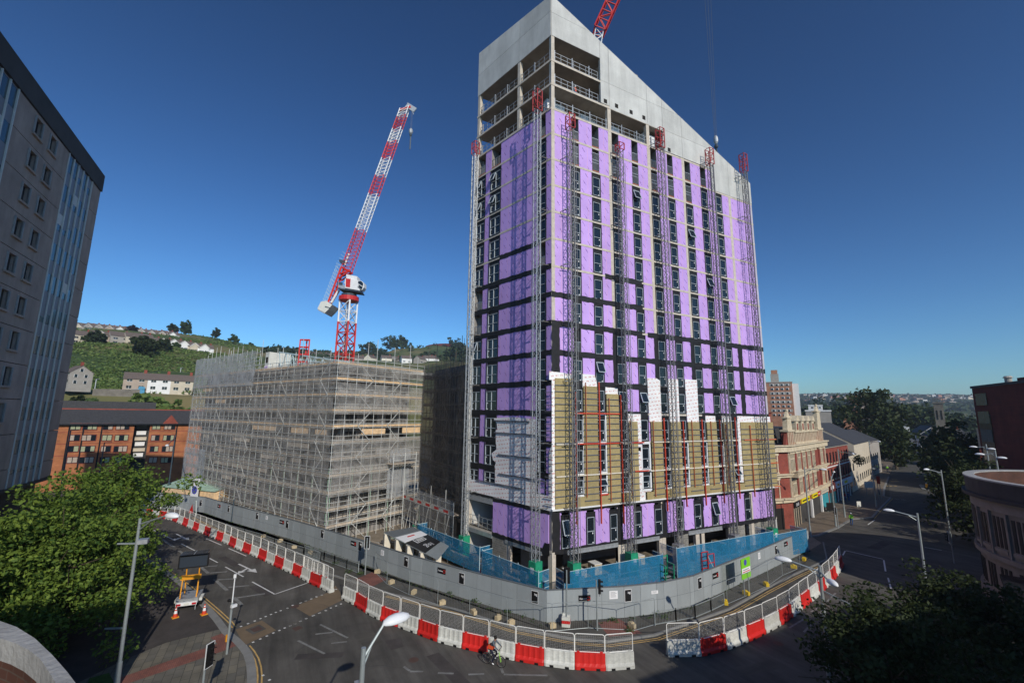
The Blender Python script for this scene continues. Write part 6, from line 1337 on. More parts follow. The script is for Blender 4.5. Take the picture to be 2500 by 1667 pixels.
# ================================================================ CONCRETE OFFICE BLOCK, left edge
random.seed(21)
r = root('office_block', (-25.35, -43.35, 0), 'tall grey concrete office block with dark parapet cutting in from the left edge', 'office building')
Fo = Frame((-25.35, -43.35, 0), (1, .0087, 0), (-.0087, 1, 0)); OU = 44.
b = MB(); Fo.box(b, 0, OU, 9.2, 40.0, -16, -.35, 'conc_left'); Fo.box(b, .2, OU, 0, 9.2, -16, -.9, 'conc_dark'); Fo.box(b, -7, OU, 0, 6.5, -14, -2, 'conc_dark'); Fo.box(b, -.15, OU, 8.9, 9.2, -16, .1, 'conc_dark')
zj = [39.82-2.9*k for k in range(11)]+[9.2]
segs = [(0, 2.45), (8.5, 17.9)]+[(26.2, 35.6)]
for a, c in segs:
    for z1, z0 in zip(zj, zj[1:]): 
        ws = [w for w in ((11.15, 12.35), (13.8, 15.0), (28.9, 30.1), (31.5, 32.7)) if a < w[0] < c]; u = a
        for w in ws: Fo.box(b, u+.01, w[0], z0+.03, z1-.03, -.35, 0, 'conc_left'); Fo.box(b, w[0], w[1], z0+.03, z1-1.85, -.35, 0, 'conc_left'); Fo.box(b, w[0], w[1], z1-.35, z1-.03, -.35, 0, 'conc_left'); u = w[1]
        Fo.box(b, u, c-.01, z0+.03, z1-.03, -.35, 0, 'conc_left')
child(b, 'wall', r)
b = MB(); Fo.box(b, -.12, OU, 39.85, 41.75, -16, .12, 'conc_dark'); child(b, 'parapet', r)
wc = 0
for k, (z1, z0) in enumerate(zip(zj, zj[1:])):
    for w in ((11.15, 12.35), (13.8, 15.0), (28.9, 30.1)):
        b = MB(); Fo.box(b, w[0], w[1], z1-1.85, z1-.35, -.33, -.28, 'dark_glass'); o = child(b, 'window', r); b = MB()
        Fo.box(b, w[0]-.13, w[0], z1-1.85, z1-.35, -.1, .09, 'coping'); Fo.box(b, w[1], w[1]+.13, z1-1.85, z1-.35, -.1, .09, 'coping'); Fo.box(b, w[0]-.22, w[1]+.22, z1-2.02, z1-1.86, -.1, .16, 'conc_left'); sub(b, 'window_surround', o, r)
for a, c in ((2.5, 8.45), (17.95, 26.15)):
    n = 5 if c < 10 else 7; b = MB()
    for k in range(n+1): u = a+(c-a)*k/n; Fo.box(b, u-.06, u+.06, 9.2, 39.8, -.1, .06, 'mullion')
    child(b, 'mullion', r)
    for z1, z0 in zip(zj, zj[1:]):
        b = MB(); Fo.box(b, a, c, z0+1.15, z1-.12, -.34, -.04, 'win_blue')
        for k in range(n):
            if random.random() < .25: u = a+(c-a)*k/n; Fo.box(b, u+.08, u+(c-a)/n-.08, z1-random.uniform(.5, 1.3), z1-.15, -.038, -.03, 'mullion' if random.random() < .3 else 'spandrel')
        Fo.box(b, a, c, z1-.14, z1-.04, -.34, -.03, 'spandrel'); child(b, 'window_band', r)
        b = MB(); Fo.box(b, a, c, z0-.04, z0+1.13, -.34, -.035, 'spandrel'); child(b, 'spandrel_panel', r)
# ================================================================ ORANGE BRICK FLATS
bl = D(140, 1125, 125); br_ = D(470, 1134, 125); bz = 3.
Ff = Frame((bl.x, bl.y, 0), Vector((br_.x-bl.x, br_.y-bl.y, 0)), (1, .1, 0)); Ff.n = Vector((Ff.d.y, -Ff.d.x, 0)); 
if Ff.n.dot(CP-bl) < 0: Ff.n = -Ff.n
UW = (br_-bl).length
def uz(F, px, py, off=0.):
    d = ray(px, py); t = (F.O+F.n*off-CP).dot(F.n)/d.dot(F.n); p = CP+d*t; return (p-F.O).dot(F.d), p.z
r = root('brick_flats', (bl.x, bl.y, 0), 'four storey orange brick flats with dark slate roof left of the scaffold', 'flats')
s2 = 3.136; q2 = lambda x, y: uz(Ff, x/s2, 700+y/s2)
ze = q2(700, 1050)[1]; zb_ = q2(900, 1372)[1]-.3
u_a, u_b = q2(1010, 1200)[0], q2(1130, 1200)[0]
b = MB(); Ff.box(b, -12, u_a, 0, ze, -9, 0, 'brick_orange'); Ff.box(b, u_b, UW+14, 0, ze, -9, 0, 'brick_orange'); Ff.box(b, u_a, u_b, 0, ze, -9, -1.5, 'inner_dark')
for x in (520, 630, 770, 1345): u = q2(x, 1150)[0]; Ff.box(b, u-.12, u+.12, zb_, ze, 0, .07, 'car_dark')
for y in (1110, 1195, 1282): z = q2(800, y)[1]; Ff.box(b, -12, u_a, z-.06, z+.06, 0, .03, 'brick_red'); Ff.box(b, u_b, UW+14, z-.06, z+.06, 0, .03, 'brick_red')
child(b, 'wall', r)
b = MB(); zr = uz(Ff, 250, 700+938/s2, -5.5)[1]; A = [Ff.P(-12, ze-.1, .5), Ff.P(UW+14, ze-.1, .5), Ff.P(UW+14, zr, -5.5), Ff.P(-12, zr, -5.5), Ff.P(-12, ze-.1, -11.5), Ff.P(UW+14, ze-.1, -11.5)]
b.add(A, [(0, 1, 2, 3), (3, 2, 5, 4), (0, 3, 4), (1, 5, 2)], 'slate'); b.bar(A[3]+_Z*.05, A[2]+_Z*.05, .25, 'brick_red'); b.bar(A[0], A[1], .25, 'car_dark')
uu, _ = q2(1310, 1010); b.add([Ff.P(uu-1.4, ze, .6), Ff.P(uu+1.4, ze, .6), Ff.P(uu, ze+1.9, .6), Ff.P(uu, ze+1.9, -2)], [(0, 1, 2), (1, 3, 2), (0, 2, 3)], 'brick_red'); child(b, 'roof', r)
for row, y in enumerate((1070, 1155, 1240, 1325)):
    for x, w in ((580, 1.5), (690, 2.1), (828, 1.5), (940, 2.1), (1198, 1.4), (1300, 1.9)):
        xx = x-row*9; u, z = q2(xx, y); b = MB(); Ff.box(b, u-w/2-.1, u+w/2+.1, z-.72, z+.68, .0, .06, 'brick_red'); Ff.box(b, u-w/2, u+w/2, z-.6, z+.58, .06, .08, 'dark_glass'); o = child(b, 'window', r)
        b = MB(); n = 2 if w < 1.8 else 3
        for k in range(n): 
            if (k+row+x) % 3: Ff.box(b, u-w/2+w*k/n+.06, u-w/2+w*(k+1)/n-.06, z-.52, z+.5, .08, .095, 'curtain' if (row+x//50) % 2 else 'render_tan')
        if b.v: sub(b, 'curtain', o, r)
b = MB()
for k, y in enumerate((1075, 1120, 1165, 1205, 1250, 1290, 1330)):
    z = q2(1070, y)[1]; Ff.box(b, u_a+.3, u_b-.3, z-.35, z+.35, -1.45, -1.3, ('dark_glass', 'dark_glass', 'render_cream', 'dark_glass', 'render_cream', 'dark_glass', 'dark_glass')[k])
    if k in (1, 3, 5): Ff.box(b, (u_a+u_b)/2-.8, (u_a+u_b)/2+.8, z-.4, z+.4, -1.3, -1.25, 'render_white')
child(b, 'stair_glazing', r)
_p = D(250, 985, 150); r = root('rear_roof', (_p.x, _p.y, 0), 'long dark grey roof directly behind the orange flats', 'building'); Fr2 = Frame((_p.x, _p.y, 0), Ff.d, Ff.n); b = MB()
def uzr(x, y): return uz(Fr2, x/s2, 700+y/s2)
u0, z0 = uzr(440, 875)[0]-20, uzr(800, 940)[1]; u1, z1 = uzr(1198, 885); Fr2.poly(b, [(u0, 0), (u1, 0), (u1, z1), (u0, z1)], -6, 0, 'slate'); child(b, 'roof', r)
# ================================================================ TERRAIN: one sheet out to the horizon, hill on the left
XS = [-1500, -600, -200, 100, 200, 300, 400, 480, 560, 640, 750, 900, 1000, 1060, 1140, 1300, 1600, 1860, 1960, 2060, 2160, 2300, 2420, 2700, 3600]
H150 = 1.0
ROWS = {  # distance -> photo row of the ground there, for each XS entry (None = flat at given height)
 215: [966]*9+[972]*7+[None]*9,
 262: [940, 940, 938, 935, 932, 930, 930, 934, 940, 948, 950, 950, 950, 950, 950, 960]+[None]*9,
 400: [850, 846, 843, 840, 838, 842, 850, 862, 872, 880, 890, 895, 896, 895, 892, 930]+[None]*9,
 520: [805, 803, 800, 800, 802, 812, 820, 834, 848, 862, 878, 885, 886, 886, 885, 925]+[None]*9,
 620: [798, 797, 796, 798, 800, 808, 814, 822, 838, 852, 868, 878, 878, 878, 877, 920]+[None]*9,
 900: [815, 815, 815, 815, 815, 825, 835, 845, 850, 858, 862, 866, 850, 844, 852, 900, 960]+[None]*8,
 1500: [840, 840, 840, 840, 840, 850, 855, 860, 865, 870, 872, 874, 865, 860, 868, 900, 960, 985, 985, 990, 992, 992, 992, 992, 992],
 2600: [860]*16+[950, 966, 967, 966, 968, 969, 972, 972, 972],
 6000: [1000]*25}
import bisect
RD = sorted(ROWS)
def hz(px, dist):
    def val(row, x):
        v = ROWS[row]; i = max(0, min(len(XS)-2, bisect.bisect_right(XS, x)-1)); t = max(0, min(1, (x-XS[i])/(XS[i+1]-XS[i])))
        def z(k): return .0 if v[k] is None else D(XS[k], v[k], row).z
        t = t*t*(3-2*t); return z(i)*(1-t)+z(i+1)*t
    if dist <= 140: return -.02
    if dist < RD[0]: t = (dist-140)/(RD[0]-140); return -.02+t*t*val(RD[0], px)
    if dist >= RD[-1]: return val(RD[-1], px)
    i = bisect.bisect_right(RD, dist)-1; t = (dist-RD[i])/(RD[i+1]-RD[i]); t = t*t*(3-2*t) if dist > 300 else t; return val(RD[i], px)*(1-t)+val(RD[i+1], px)*t
def hill(px, dist, py=1000): 
    d = ray(px, py); k = dist/math.hypot(d.x, d.y); return Vector((CP.x+d.x*k, CP.y+d.y*k, hz(px, dist)))
b = MB(); pxs = [-1500+30*i for i in range(171)]; ds = [1, 40, 80, 130, 150, 170, 190, 205, 215, 225, 240, 262, 285, 310, 335, 360, 380, 400, 420, 445, 470, 495, 520, 545, 570, 600, 620, 650, 700, 760, 830, 900, 1000, 1150, 1300, 1500, 1700, 1900, 2200, 2600, 3200, 4200, 6000]
vs = []
for dd in ds:
    for x in pxs:
        p = hill(x, dd); n_ = 0 if dd < 200 else math.sin(p.x*.05+p.y*.031)*math.sin(p.x*.023-p.y*.06)*min(2.5, dd/250); vs.append(p+_Z*n_)
N_ = len(pxs); b.add(vs, [(j*N_+i, j*N_+i+1, (j+1)*N_+i+1, (j+1)*N_+i) for j in range(len(ds)-1) for i in range(N_-1)], 'terrain')
# and the half circle behind the camera
vs = [];
for dd in (1, 150, 600, 6000):
    for k in range(25):
        a0 = math.atan2(hill(pxs[-1], 10).y-CP.y, hill(pxs[-1], 10).x-CP.x); a1 = math.atan2(hill(pxs[0], 10).y-CP.y, hill(pxs[0], 10).x-CP.x); 
        a1 = a1+2*math.pi if a1 < a0 else a1; span = a1-a0; a = a0-(2*math.pi-span)*k/24; vs.append((CP.x+dd*math.cos(a), CP.y+dd*math.sin(a), -.02 if dd < 500 else 20 if dd < 1000 else 60))
b.add(vs, [(j*25+i, j*25+i+1, (j+1)*25+i+1, (j+1)*25+i) for j in range(3) for i in range(24)], 'terrain')
m = MT['terrain']; N, Lk, bs_ = nodes(m)
tc = N.new('ShaderNodeTexCoord'); n1 = N.new('ShaderNodeTexNoise'); n1.inputs['Scale'].default_value = .012; n1.inputs['Detail'].default_value = 8; Lk.new(tc.outputs['Object'], n1.inputs['Vector'])
cr = N.new('ShaderNodeValToRGB'); cr.color_ramp.elements[0].position = .42; cr.color_ramp.elements[0].color = (.045, .075, .02, 1); cr.color_ramp.elements[1].position = .62; cr.color_ramp.elements[1].color = (.19, .16, .07, 1); e_ = cr.color_ramp.elements.new(.52); e_.color = (.09, .11, .035, 1)
Lk.new(n1.outputs[0], cr.inputs[0]); sp = N.new('ShaderNodeSeparateXYZ'); Lk.new(tc.outputs['Object'], sp.inputs[0]); mr = N.new('ShaderNodeMapRange'); mr.inputs[1].default_value = 2; mr.inputs[2].default_value = 10; Lk.new(sp.outputs[2], mr.inputs[0])
mx = N.new('ShaderNodeMix'); mx.data_type = 'RGBA'; mx.inputs[6].default_value = (.05, .048, .042, 1); Lk.new(mr.outputs[0], mx.inputs[0]); Lk.new(cr.outputs[0], mx.inputs[7]); Lk.new(mx.outputs[2], bs_.inputs['Base Color'])
b.build('terrain')['kind'] = 'structure'
# ---- scrub on the slope
b = MB()
for k in range(5200):
    x = random.uniform(60, 620); dd = random.uniform(222, 395) if random.random() < .62 else random.uniform(420, 640); p = hill(x, dd)
    if 232 < dd < 300 and 280 < x < 470 and random.random() < .75: continue
    if 395 < dd < 520 and x < 430 and random.random() < .7: continue
    s = random.uniform(.7, 2.1)*(1.2 if dd > 400 else 1); leafclump(b, p+_Z*s*.15, (s*1.3, s*1.3, s*.45), 13, 'leaf_scrub', s*.38)
for k in range(500):
    x = random.uniform(640, 1200); dd = random.uniform(500, 900); p = hill(x, dd)
    if x > 930 and dd > 700 and random.random() < .8: continue
    s = random.uniform(2, 6); leafclump(b, p+_Z*s*.3, (s*1.4, s*1.4, s*.8), 16, 'leaf_far', s*.5)
b.build('hillside_scrub')['kind'] = 'stuff'
# ---- trees
def tree(p, H, R, label, m='leaf_mid', n=900, ls=.5, trunk=.25, lobes=9, group=None, low=.3, name='broadleaf_tree', seed=None):
    rs = random.getstate(); random.seed(seed or int(abs(p.x*31+p.y*17))+3)
    r = root(name, (p.x, p.y, p.z), label, 'tree', group); tb = MB(); top = p+_Z*H*low*1.3
    tb.cone(p-_Z*.3, top, trunk, trunk*.6, 'bark', 8); L = []
    for k in range(lobes):
        a = 2.4*k+random.uniform(-.4, .4); t = (k+.5)/lobes; z = H*(low+(1-low)*(.12+.75*t)); rr = R*math.sqrt(max(.05, 1-(2*t-.85)**2))*random.uniform(.35, .72)
        c = p+Vector((math.cos(a)*rr, math.sin(a)*rr, z)); L.append(c); tb.cone(top-_Z*H*.1, c, trunk*.45, trunk*.1, 'bark', 5)
        for j in range(3): e = c+Vector((random.gauss(0, 1), random.gauss(0, 1), random.gauss(0, .6)))*R*.25; tb.cone(top.lerp(c, .6), e, trunk*.18, trunk*.05, 'bark', 4)
    child(tb, 'trunk', r); b = MB()
    for c in L:
        sub_ = [c+Vector((random.gauss(0, 1), random.gauss(0, 1), random.gauss(0, .8)))*R*.24 for _ in range(5)]
        for q in sub_: s = R*random.uniform(.16, .3); leafclump(b, q, (s, s, s*.8), max(3, n//(lobes*5)), m, ls)
    child(b, 'crown', r); random.setstate(rs); return r
tg = 'trees on the hillside'
for x, y, dd, H, R, m, lab in [
    (425, 815, 600, 18, 9, 'leaf_mid', 'largest round tree on the hill crest'), (395, 826, 590, 11, 7, 'leaf_dark', 'bushy tree joined to the left of the largest crest tree'), (505, 822, 600, 14, 6.5, 'leaf_dark', 'round lone tree standing on the hill crest against the sky'),
    (550, 835, 610, 9, 8, 'leaf_mid', 'low bush shaped tree right of the lone crest tree'), (292, 812, 500, 7, 6, 'leaf_purple', 'dark purple tree among the upper hill houses'), (205, 835, 385, 8.5, 8, 'leaf_dark', 'dark tree before the lower row of hill houses at far left'),
    (315, 835, 388, 8, 4, 'leaf_dark', 'narrow dark tree between the lower hill houses'), (330, 868, 345, 12, 9, 'leaf_dark', 'large dark tree in the middle of the green slope'), (378, 862, 360, 9, 7, 'leaf_dark', 'smaller dark tree right of the large one on the slope'), (408, 850, 390, 5, 4, 'leaf_mid', 'small round shrub before the white hill houses'),
    (595, 846, 640, 7, 6, 'leaf_mid', 'small round tree on the skyline left of the scaffold'), (655, 856, 640, 7, 8, 'leaf_mid', 'spreading tree on the skyline above the scaffold corner'), (695, 868, 640, 9, 9, 'leaf_dark', 'dark tree behind the pale green roof truss'),
    (180, 950, 205, 5, 4.5, 'leaf_dark', 'dark bush below the grey gable house'), (350, 985, 200, 8, 8, 'leaf_scrub', 'leafy bush above the orange flats roof'), (400, 985, 195, 8, 8, 'leaf_scrub', 'bright green ivy clad bush beside the scaffold'), (440, 985, 190, 8, 7, 'leaf_scrub', 'bright green bush tucked against the scaffold edge'), (225, 985, 200, 6, 7, 'leaf_mid', 'green bushes over the old stone wall')]:
    q = hill(x, dd); tree(q-_Z*.5, H*.9, R*.74, lab, m, 2000, R*.12, .5, 10, tg, low=.1)
for x, dd, H, R, lab in [(890, 820, 22, 20, 'broad dark tree left on the far wooded ridge'), (950, 830, 26, 20, 'tallest clump of the far wooded ridge'), (975, 850, 22, 16, 'rounded clump right on the far wooded ridge'), (1110, 880, 12, 22, 'low clump beside the long hilltop building'), (925, 700, 14, 18, 'wooded clump low on the far slope'), (1040, 640, 14, 18, 'wooded clump above the far white house'), (1110, 600, 14, 18, 'wooded clump on the slope beside the tower edge')]:
    tree(hill(x, dd)-_Z*2, H, R, lab, 'leaf_far', 900, 2., .8, 8, tg, low=.1)
# ---- houses
def house(p, w, dp, h, rz, wall, roof, label, group=None, gable=True, rows=2, ncol=3, fr_=2.2, front_gable=False, big=False):
    r = root('house', (p.x, p.y, p.z), label, 'house', group, rz=rz); b = MB(); b.box((0, 0, h/2-1), (w, dp, h+2), wall)
    rh = dp*.38
    b.add([(-w/2, -dp/2, h), (-w/2, dp/2, h), (-w/2, 0, h+rh)], [(0, 2, 1)], wall); b.add([(w/2, -dp/2, h), (w/2, dp/2, h), (w/2, 0, h+rh)], [(0, 1, 2)], wall); b.build('wall', r)
    b = MB(); e = .35; k = rh/(dp/2); A = [(-w/2-.15, -dp/2-e, h-e*k+.05), (w/2+.15, -dp/2-e, h-e*k+.05), (w/2+.15, 0, h+rh+.1), (-w/2-.15, 0, h+rh+.1), (-w/2-.15, dp/2+e, h-e*k+.05), (w/2+.15, dp/2+e, h-e*k+.05)]
    b.add(A+[(x, y, z-.15) for x, y, z in A], [(0, 1, 2, 3), (3, 2, 5, 4), (0, 6, 7, 1), (4, 5, 11, 10), (0, 3, 9, 6), (3, 4, 10, 9), (1, 7, 8, 2), (2, 8, 11, 5)], roof)
    o = b.build('roof', r); b = MB(); b.box((w*.36, 0, h+rh+.5), (.9, .6, 1.5), 'brick_red'); b.build('chimney', o)
    if front_gable:   # projecting gabled bay facing the front (-y)
        b = MB(); gw = w*.55; gx = -w*.12; b.box((gx, -dp/2-.6, h/2-1), (gw, 1.3, h+2), wall); g2 = gw*.42
        b.add([(gx-gw/2, -dp/2-1.25, h), (gx+gw/2, -dp/2-1.25, h), (gx, -dp/2-1.25, h+g2)], [(0, 1, 2)], wall); b.build('gable_bay', r)
        b = MB(); b.add([(gx-gw/2-.3, -dp/2-1.5, h-.25), (gx, -dp/2-1.5, h+g2+.15), (gx, 0, h+g2+.15), (gx-gw/2-.3, 0, h-.25)], [(0, 1, 2, 3)], roof); b.add([(gx+gw/2+.3, -dp/2-1.5, h-.25), (gx, -dp/2-1.5, h+g2+.15), (gx, 0, h+g2+.15), (gx+gw/2+.3, 0, h-.25)], [(3, 2, 1, 0)], roof)
        for s in (-1, 1): b.bar((gx+s*(gw/2+.3), -dp/2-1.52, h-.25), (gx, -dp/2-1.52, h+g2+.1), .3, 'render_white')
        b.build('gable_roof', r)
    yf = -dp/2-(1.27 if front_gable else .02)
    for rr in range(rows):
        for c in range(ncol):
            x = -w/2+w*(c+.5)/ncol
            if front_gable: x = -w*.12+(c-(ncol-1)/2)*w*.55/ncol
            b = MB(); b.box((x, yf, 1.5+rr*2.7), (w/ncol*.42, .06, 1.15), 'dark_glass'); b.box((x, yf-.01, 1.5+rr*2.7), (.08, .07, 1.15), 'render_white'); b.box((x, yf-.01, .88+rr*2.7), (w/ncol*.46, .1, .12), 'render_white'); b.build('window', r)
    return r
def facing(p): return math.atan2(CP.y-p.y, CP.x-p.x)+math.pi/2
hg = 'houses on the hillside'
row2 = [(163, 846, 'render_cream'), (215, 842, 'render_tan'), (262, 838, 'render_grey'), (300, 838, 'render_cream'), (322, 840, 'render_grey'), (345, 842, 'render_white'), (374, 848, 'render_cream'), (402, 852, 'render_white'), (428, 856, 'render_white'), (455, 862, 'render_cream'), (480, 868, 'render_white')]
for i, (x, y, w) in enumerate(row2):
    q = hill(x, 408 if x > 330 else 402); house(q, 10.5, 8, 4.6 if x > 330 else 6.2, facing(q)+.25, w, 'slate_brown', '%s house from the left in the lower row on the hill, %s walls' % (NUM[i], w.split('_')[1]), hg, rows=1 if x > 330 else 2, ncol=2, front_gable=(x > 330 or x == 215))
row1 = [(140+i*13.5, ('render_grey', 'render_cream', 'render_tan', 'render_grey', 'render_white')[i % 5]) for i in range(20)]
for i, (x, w) in enumerate(row1):
    q = hill(x, 545 if i % 2 else 560)-_Z*(2.5 if i < 14 else 3.5); house(q, 9.5, 8, 5.6, facing(q)+.2, w, 'slate_brown', '%s house from the left in the upper skyline row on the hill, %s walls' % (NUM[i], w.split('_')[1]), hg, rows=2, ncol=2, front_gable=True)
for i, (x, dd, w) in enumerate([(700, 720, 'render_grey'), (716, 700, 'render_cream'), (735, 690, 'render_cream'), (750, 700, 'render_grey'), (765, 690, 'render_tan'), (780, 700, 'render_cream'), (795, 690, 'render_cream'), (815, 560, 'render_tan'), (868, 520, 'render_grey'), (897, 500, 'cream'), (935, 500, 'cream'), (960, 520, 'render_grey'), (1040, 500, 'render_white'), (1052, 505, 'render_white'), (985, 490, 'render_white'), (1020, 480, 'render_grey')]):
    q = hill(x, dd); house(q-_Z*1, 11, 9, 5, facing(q)+(.9 if i % 2 else .2), w, 'slate_brown', '%s distant house from the left seen over the scaffold roof' % NUM[i], 'distant houses over the scaffold', rows=1, ncol=2)
# white terrace and the grey gable house low on the slope
F0 = hill(395, 228); 
for i, (x0, x1, w, lab) in enumerate([(299, 358, 'render_tan', 'tan end house with blue fence in the low terrace under the slope'), (359, 415, 'render_white', 'white terraced house in the low terrace under the slope'), (416, 470, 'render_cream', 'cream house in the low terrace next to the scaffold')]):
    xa, xb = D(x0, 945, 225), D(x1, 948, 225); q = (xa+xb)/2; zq = D((x0+x1)/2, 955+i*2, 225).z; q.z = zq; w_ = (Vector((xb.x-xa.x, xb.y-xa.y, 0))).length; house(q, w_, 6, 4.9, math.atan2(xb.y-xa.y, xb.x-xa.x), w, 'slate_brown', lab, None, rows=2, ncol=2)
q = D(185, 938, 215); q.z = D(185, 942, 215).z; hs_ = house(q, 6.2, 6.2, 4.6, facing(q)-math.pi/2+.35, 'render_grey', 'slate_brown', 'grey rendered house with steep gable low on the slope at far left', None, rows=2, ncol=3)
for y, z in ((-2, 1.6), (1.6, 1.6), (-2, 4.4), (1.6, 4.4), (-.2, 7.0)):
    b = MB(); b.box((3.13, y*.75, z*.76), (.08, .8, 1.0), 'dark_glass'); b.box((3.16, y*.75-.45, z*.76), (.06, .1, 1.1), 'render_white'); b.box((3.16, y*.75+.45, z*.76), (.06, .1, 1.1), 'render_white'); b.build('window', hs_)
r = root('blue_fence', D(335, 950, 221), 'bright blue painted fence panel before the tan terrace house', 'fence'); p = r.location.copy(); b = MB(); xa, xb = D(313, 955, 221), D(353, 954, 221); b.bar(xa-_Z*.2, xb-_Z*.2, .2, 'sky_blue', h=1.8); b.bar(xa+_Z*1.2+(xb-xa)*.6, xb+_Z*.9, .2, 'sky_blue', h=1.2); child(b, 'fence_panel', r)
r = root('stone_wall', D(285, 965, 214), 'old grey stone retaining wall below the terrace', 'wall'); b = MB(); xa, xb = D(225, 965, 214), D(340, 966, 214); b.bar(xa, xb, .6, 'stone_grey', h=4.6); child(b, 'wall', r)
for px, py, top, dd in ((439, 920, 897, 290), (230, 958, 925, 214)):
    p = D(px, py, dd); t = D(px+2, top, dd); r = root('street_lamp', p, 'thin pale lamp post on the green slope' if px > 300 else 'thin lamp post beside the terrace wall', 'street lamp'); b = MB(); b.bar(p, Vector((p.x, p.y, t.z)), .22, 'galv'); b.bar((p.x, p.y, t.z), (p.x+1, p.y+1, t.z), .16, 'galv'); child(b, 'pole', r)
p = hill(1082, 905); r = root('hilltop_building', p, 'long low building with curved dark roof on the far hilltop', 'building'); F = Frame(p, _R0, (-_F0.x, -_F0.y, 0)); k = dd_ = 1.
b = MB(); zt = D(1082, 846, 905).z; n = 12; F = Frame((p.x, p.y, 0), _R0, -_F0); F.box(b, -38, 42, p.z-6, zt, -12, 0, 'render_tan'); child(b, 'wall', r)
b = MB(); F.poly(b, [(-42, zt), (44, zt)]+[(44-86*k/12, zt+6.5*math.sin(math.pi*k/12)**.6) for k in range(1, 12)], -14, 1.5, 'brick_dark'); child(b, 'roof', r)
for k in range(14): b = MB(); F.box(b, -35+k*5.4, -32+k*5.4, zt-5, zt-1, 0, .2, 'render_white'); child(b, 'window', r)
# ================================================================ ORNATE RED AND CREAM CORNER BUILDING
random.seed(31)
va, vb_, vm = Vector((-3.9, 44.2, 0)), Vector((-10.5, 66.9, 0)), Vector((-4.6, 38.2, 0))
r = root('corner_building', (va.x, va.y, 0), 'ornate red brick and cream stone corner building with turrets and gabled parapet beside the tower', 'building')
FS = fr(va, vb_); LS = (vb_-va).length; FE = fr(va, vm); LEn = (vm-va).length
b = MB(); pl = [va, vb_, vb_+Vector((-12, -3, 0)), Vector((-17, 37, 0)), vm]
b.prism([xy(p) for p in pl], 0, 11.9, 'brick_red', 'slate'); b.prism([xy(p) for p in (va*.95+vb_*.05+Vector((-2.5, 0, 0)), vb_+Vector((-2.6, -1, 0)), vb_+Vector((-11, -3.5, 0)), Vector((-16, 39, 0)), vm+Vector((-1.5, 1.5, 0)))], 11.9, 14.2, 'slate'); child(b, 'wall', r)
def cornice(F, L, z, h, o, m='stone_cream', u0=0, nm='cornice'):
    b = MB(); F.box(b, u0-.1, L+.1, z, z+h, -.1, o, m); F.box(b, u0-.2, L+.2, z+h, z+h+.18, -.1, o+.25, m); child(b, nm, r)
for F, L in ((FS, LS), (FE, LEn)): cornice(F, L, 3.75, .45, .35); cornice(F, L, 7.25, .35, .28); cornice(F, L, 10.9, .8, .5)
def stone_window(F, u, z0, z1, w, n=2, glass='dark_glass'):
    b = MB(); F.box(b, u-w/2-.22, u+w/2+.22, z0-.15, z0, 0, .16, 'stone_cream'); F.box(b, u-w/2-.25, u+w/2+.25, z1, z1+.3, 0, .2, 'stone_cream'); zt = z0+(z1-z0)*.68
    for k in range(n+1): x = u-w/2+w*k/n; F.box(b, x-.11, x+.11, z0, z1, 0, .14, 'stone_cream')
    F.box(b, u-w/2, u+w/2, zt, zt+.14, 0, .12, 'stone_cream'); F.box(b, u-w/2, u+w/2, z0, z1, 0, .03, glass); child(b, 'window', r)
for u, w, n in ((1.9, 2.1, 3), (5.6, 1.5, 2), (8.6, 1.5, 2), (11.6, 1.5, 2), (14.6, 1.5, 2), (20.6, 1.9, 3)):
    stone_window(FS, u, 4.5, 6.9, w, n); stone_window(FS, u, 8.0, 10.5, w, n)
for z0, z1 in ((4.4, 6.9), (8.0, 10.4)): stone_window(FE, 3.1, z0, z1, 1.5, 1, 'brick_red')
b = MB()
for k in range(7): FS.box(b, 3.45+k*3.0, 4.15+k*3, 4.2, 10.9, 0, .16, 'brick_red'); FS.box(b, 3.3+k*3, 4.3+k*3, 10.5, 10.9, 0, .3, 'stone_cream'); FS.box(b, 3.3+k*3, 4.3+k*3, 6.95, 7.25, 0, .3, 'stone_cream')
FS.box(b, .0, .3, 4.2, 10.9, 0, .15, 'stone_cream'); FS.box(b, 22.9, 23.3, 4.2, 10.9, 0, .15, 'stone_cream'); child(b, 'pilaster', r)
b = MB(); FS.box(b, .4, 3.4, 7.2, 7.5, 0, 1.1, 'stone_cream')
for k in range(9): FS.box(b, .5+k*.34, .62+k*.34, 7.5, 8.1, .95, 1.05, 'stone_cream')
FS.box(b, .4, 3.4, 8.05, 8.2, .9, 1.12, 'stone_cream'); child(b, 'balcony', r)
def turret(F, u, w, z1, lab):
    b = MB(); F.box(b, u-w/2, u+w/2, 11.9, 13.9, -.7, .12, 'brick_red')
    for k in (-1, -.33, .33, 1): F.box(b, u+k*w*.42-.12, u+k*w*.42+.12, 11.9, 13.8, .12, .24, 'stone_cream')
    F.box(b, u-w/2-.15, u+w/2+.15, 13.8, 14.1, -.8, .32, 'stone_cream'); F.poly(b, [(u-w*.4, 14.1), (u+w*.4, 14.1), (u+w*.3, z1-1.2), (u-w*.3, z1-1.2)], -.5, .15, 'stone_cream'); F.box(b, u-w*.4, u+w*.4, z1-1.2, z1-1.0, -.6, .25, 'stone_cream')
    F.poly(b, [(u-w*.3, z1-1), (u+w*.3, z1-1), (u+.1, z1-.1), (u-.1, z1-.1)], -.3, .05, 'stone_cream'); b.ball(F.P(u, z1, -.1), .25, 'stone_cream', 8, 5)
    for s in (-1, 1): F.poly(b, [(u+s*w/2, 11.9), (u+s*(w/2+.9), 11.9), (u+s*w/2, 13.6)] if s > 0 else [(u-w/2-.9, 11.9), (u-w/2, 11.9), (u-w/2, 13.6)], -.3, .05, 'brick_red')
    child(b, 'turret', r)
turret(FS, 1.8, 3.2, 17.0, ''); turret(FS, 20.6, 3.4, 18.2, '')
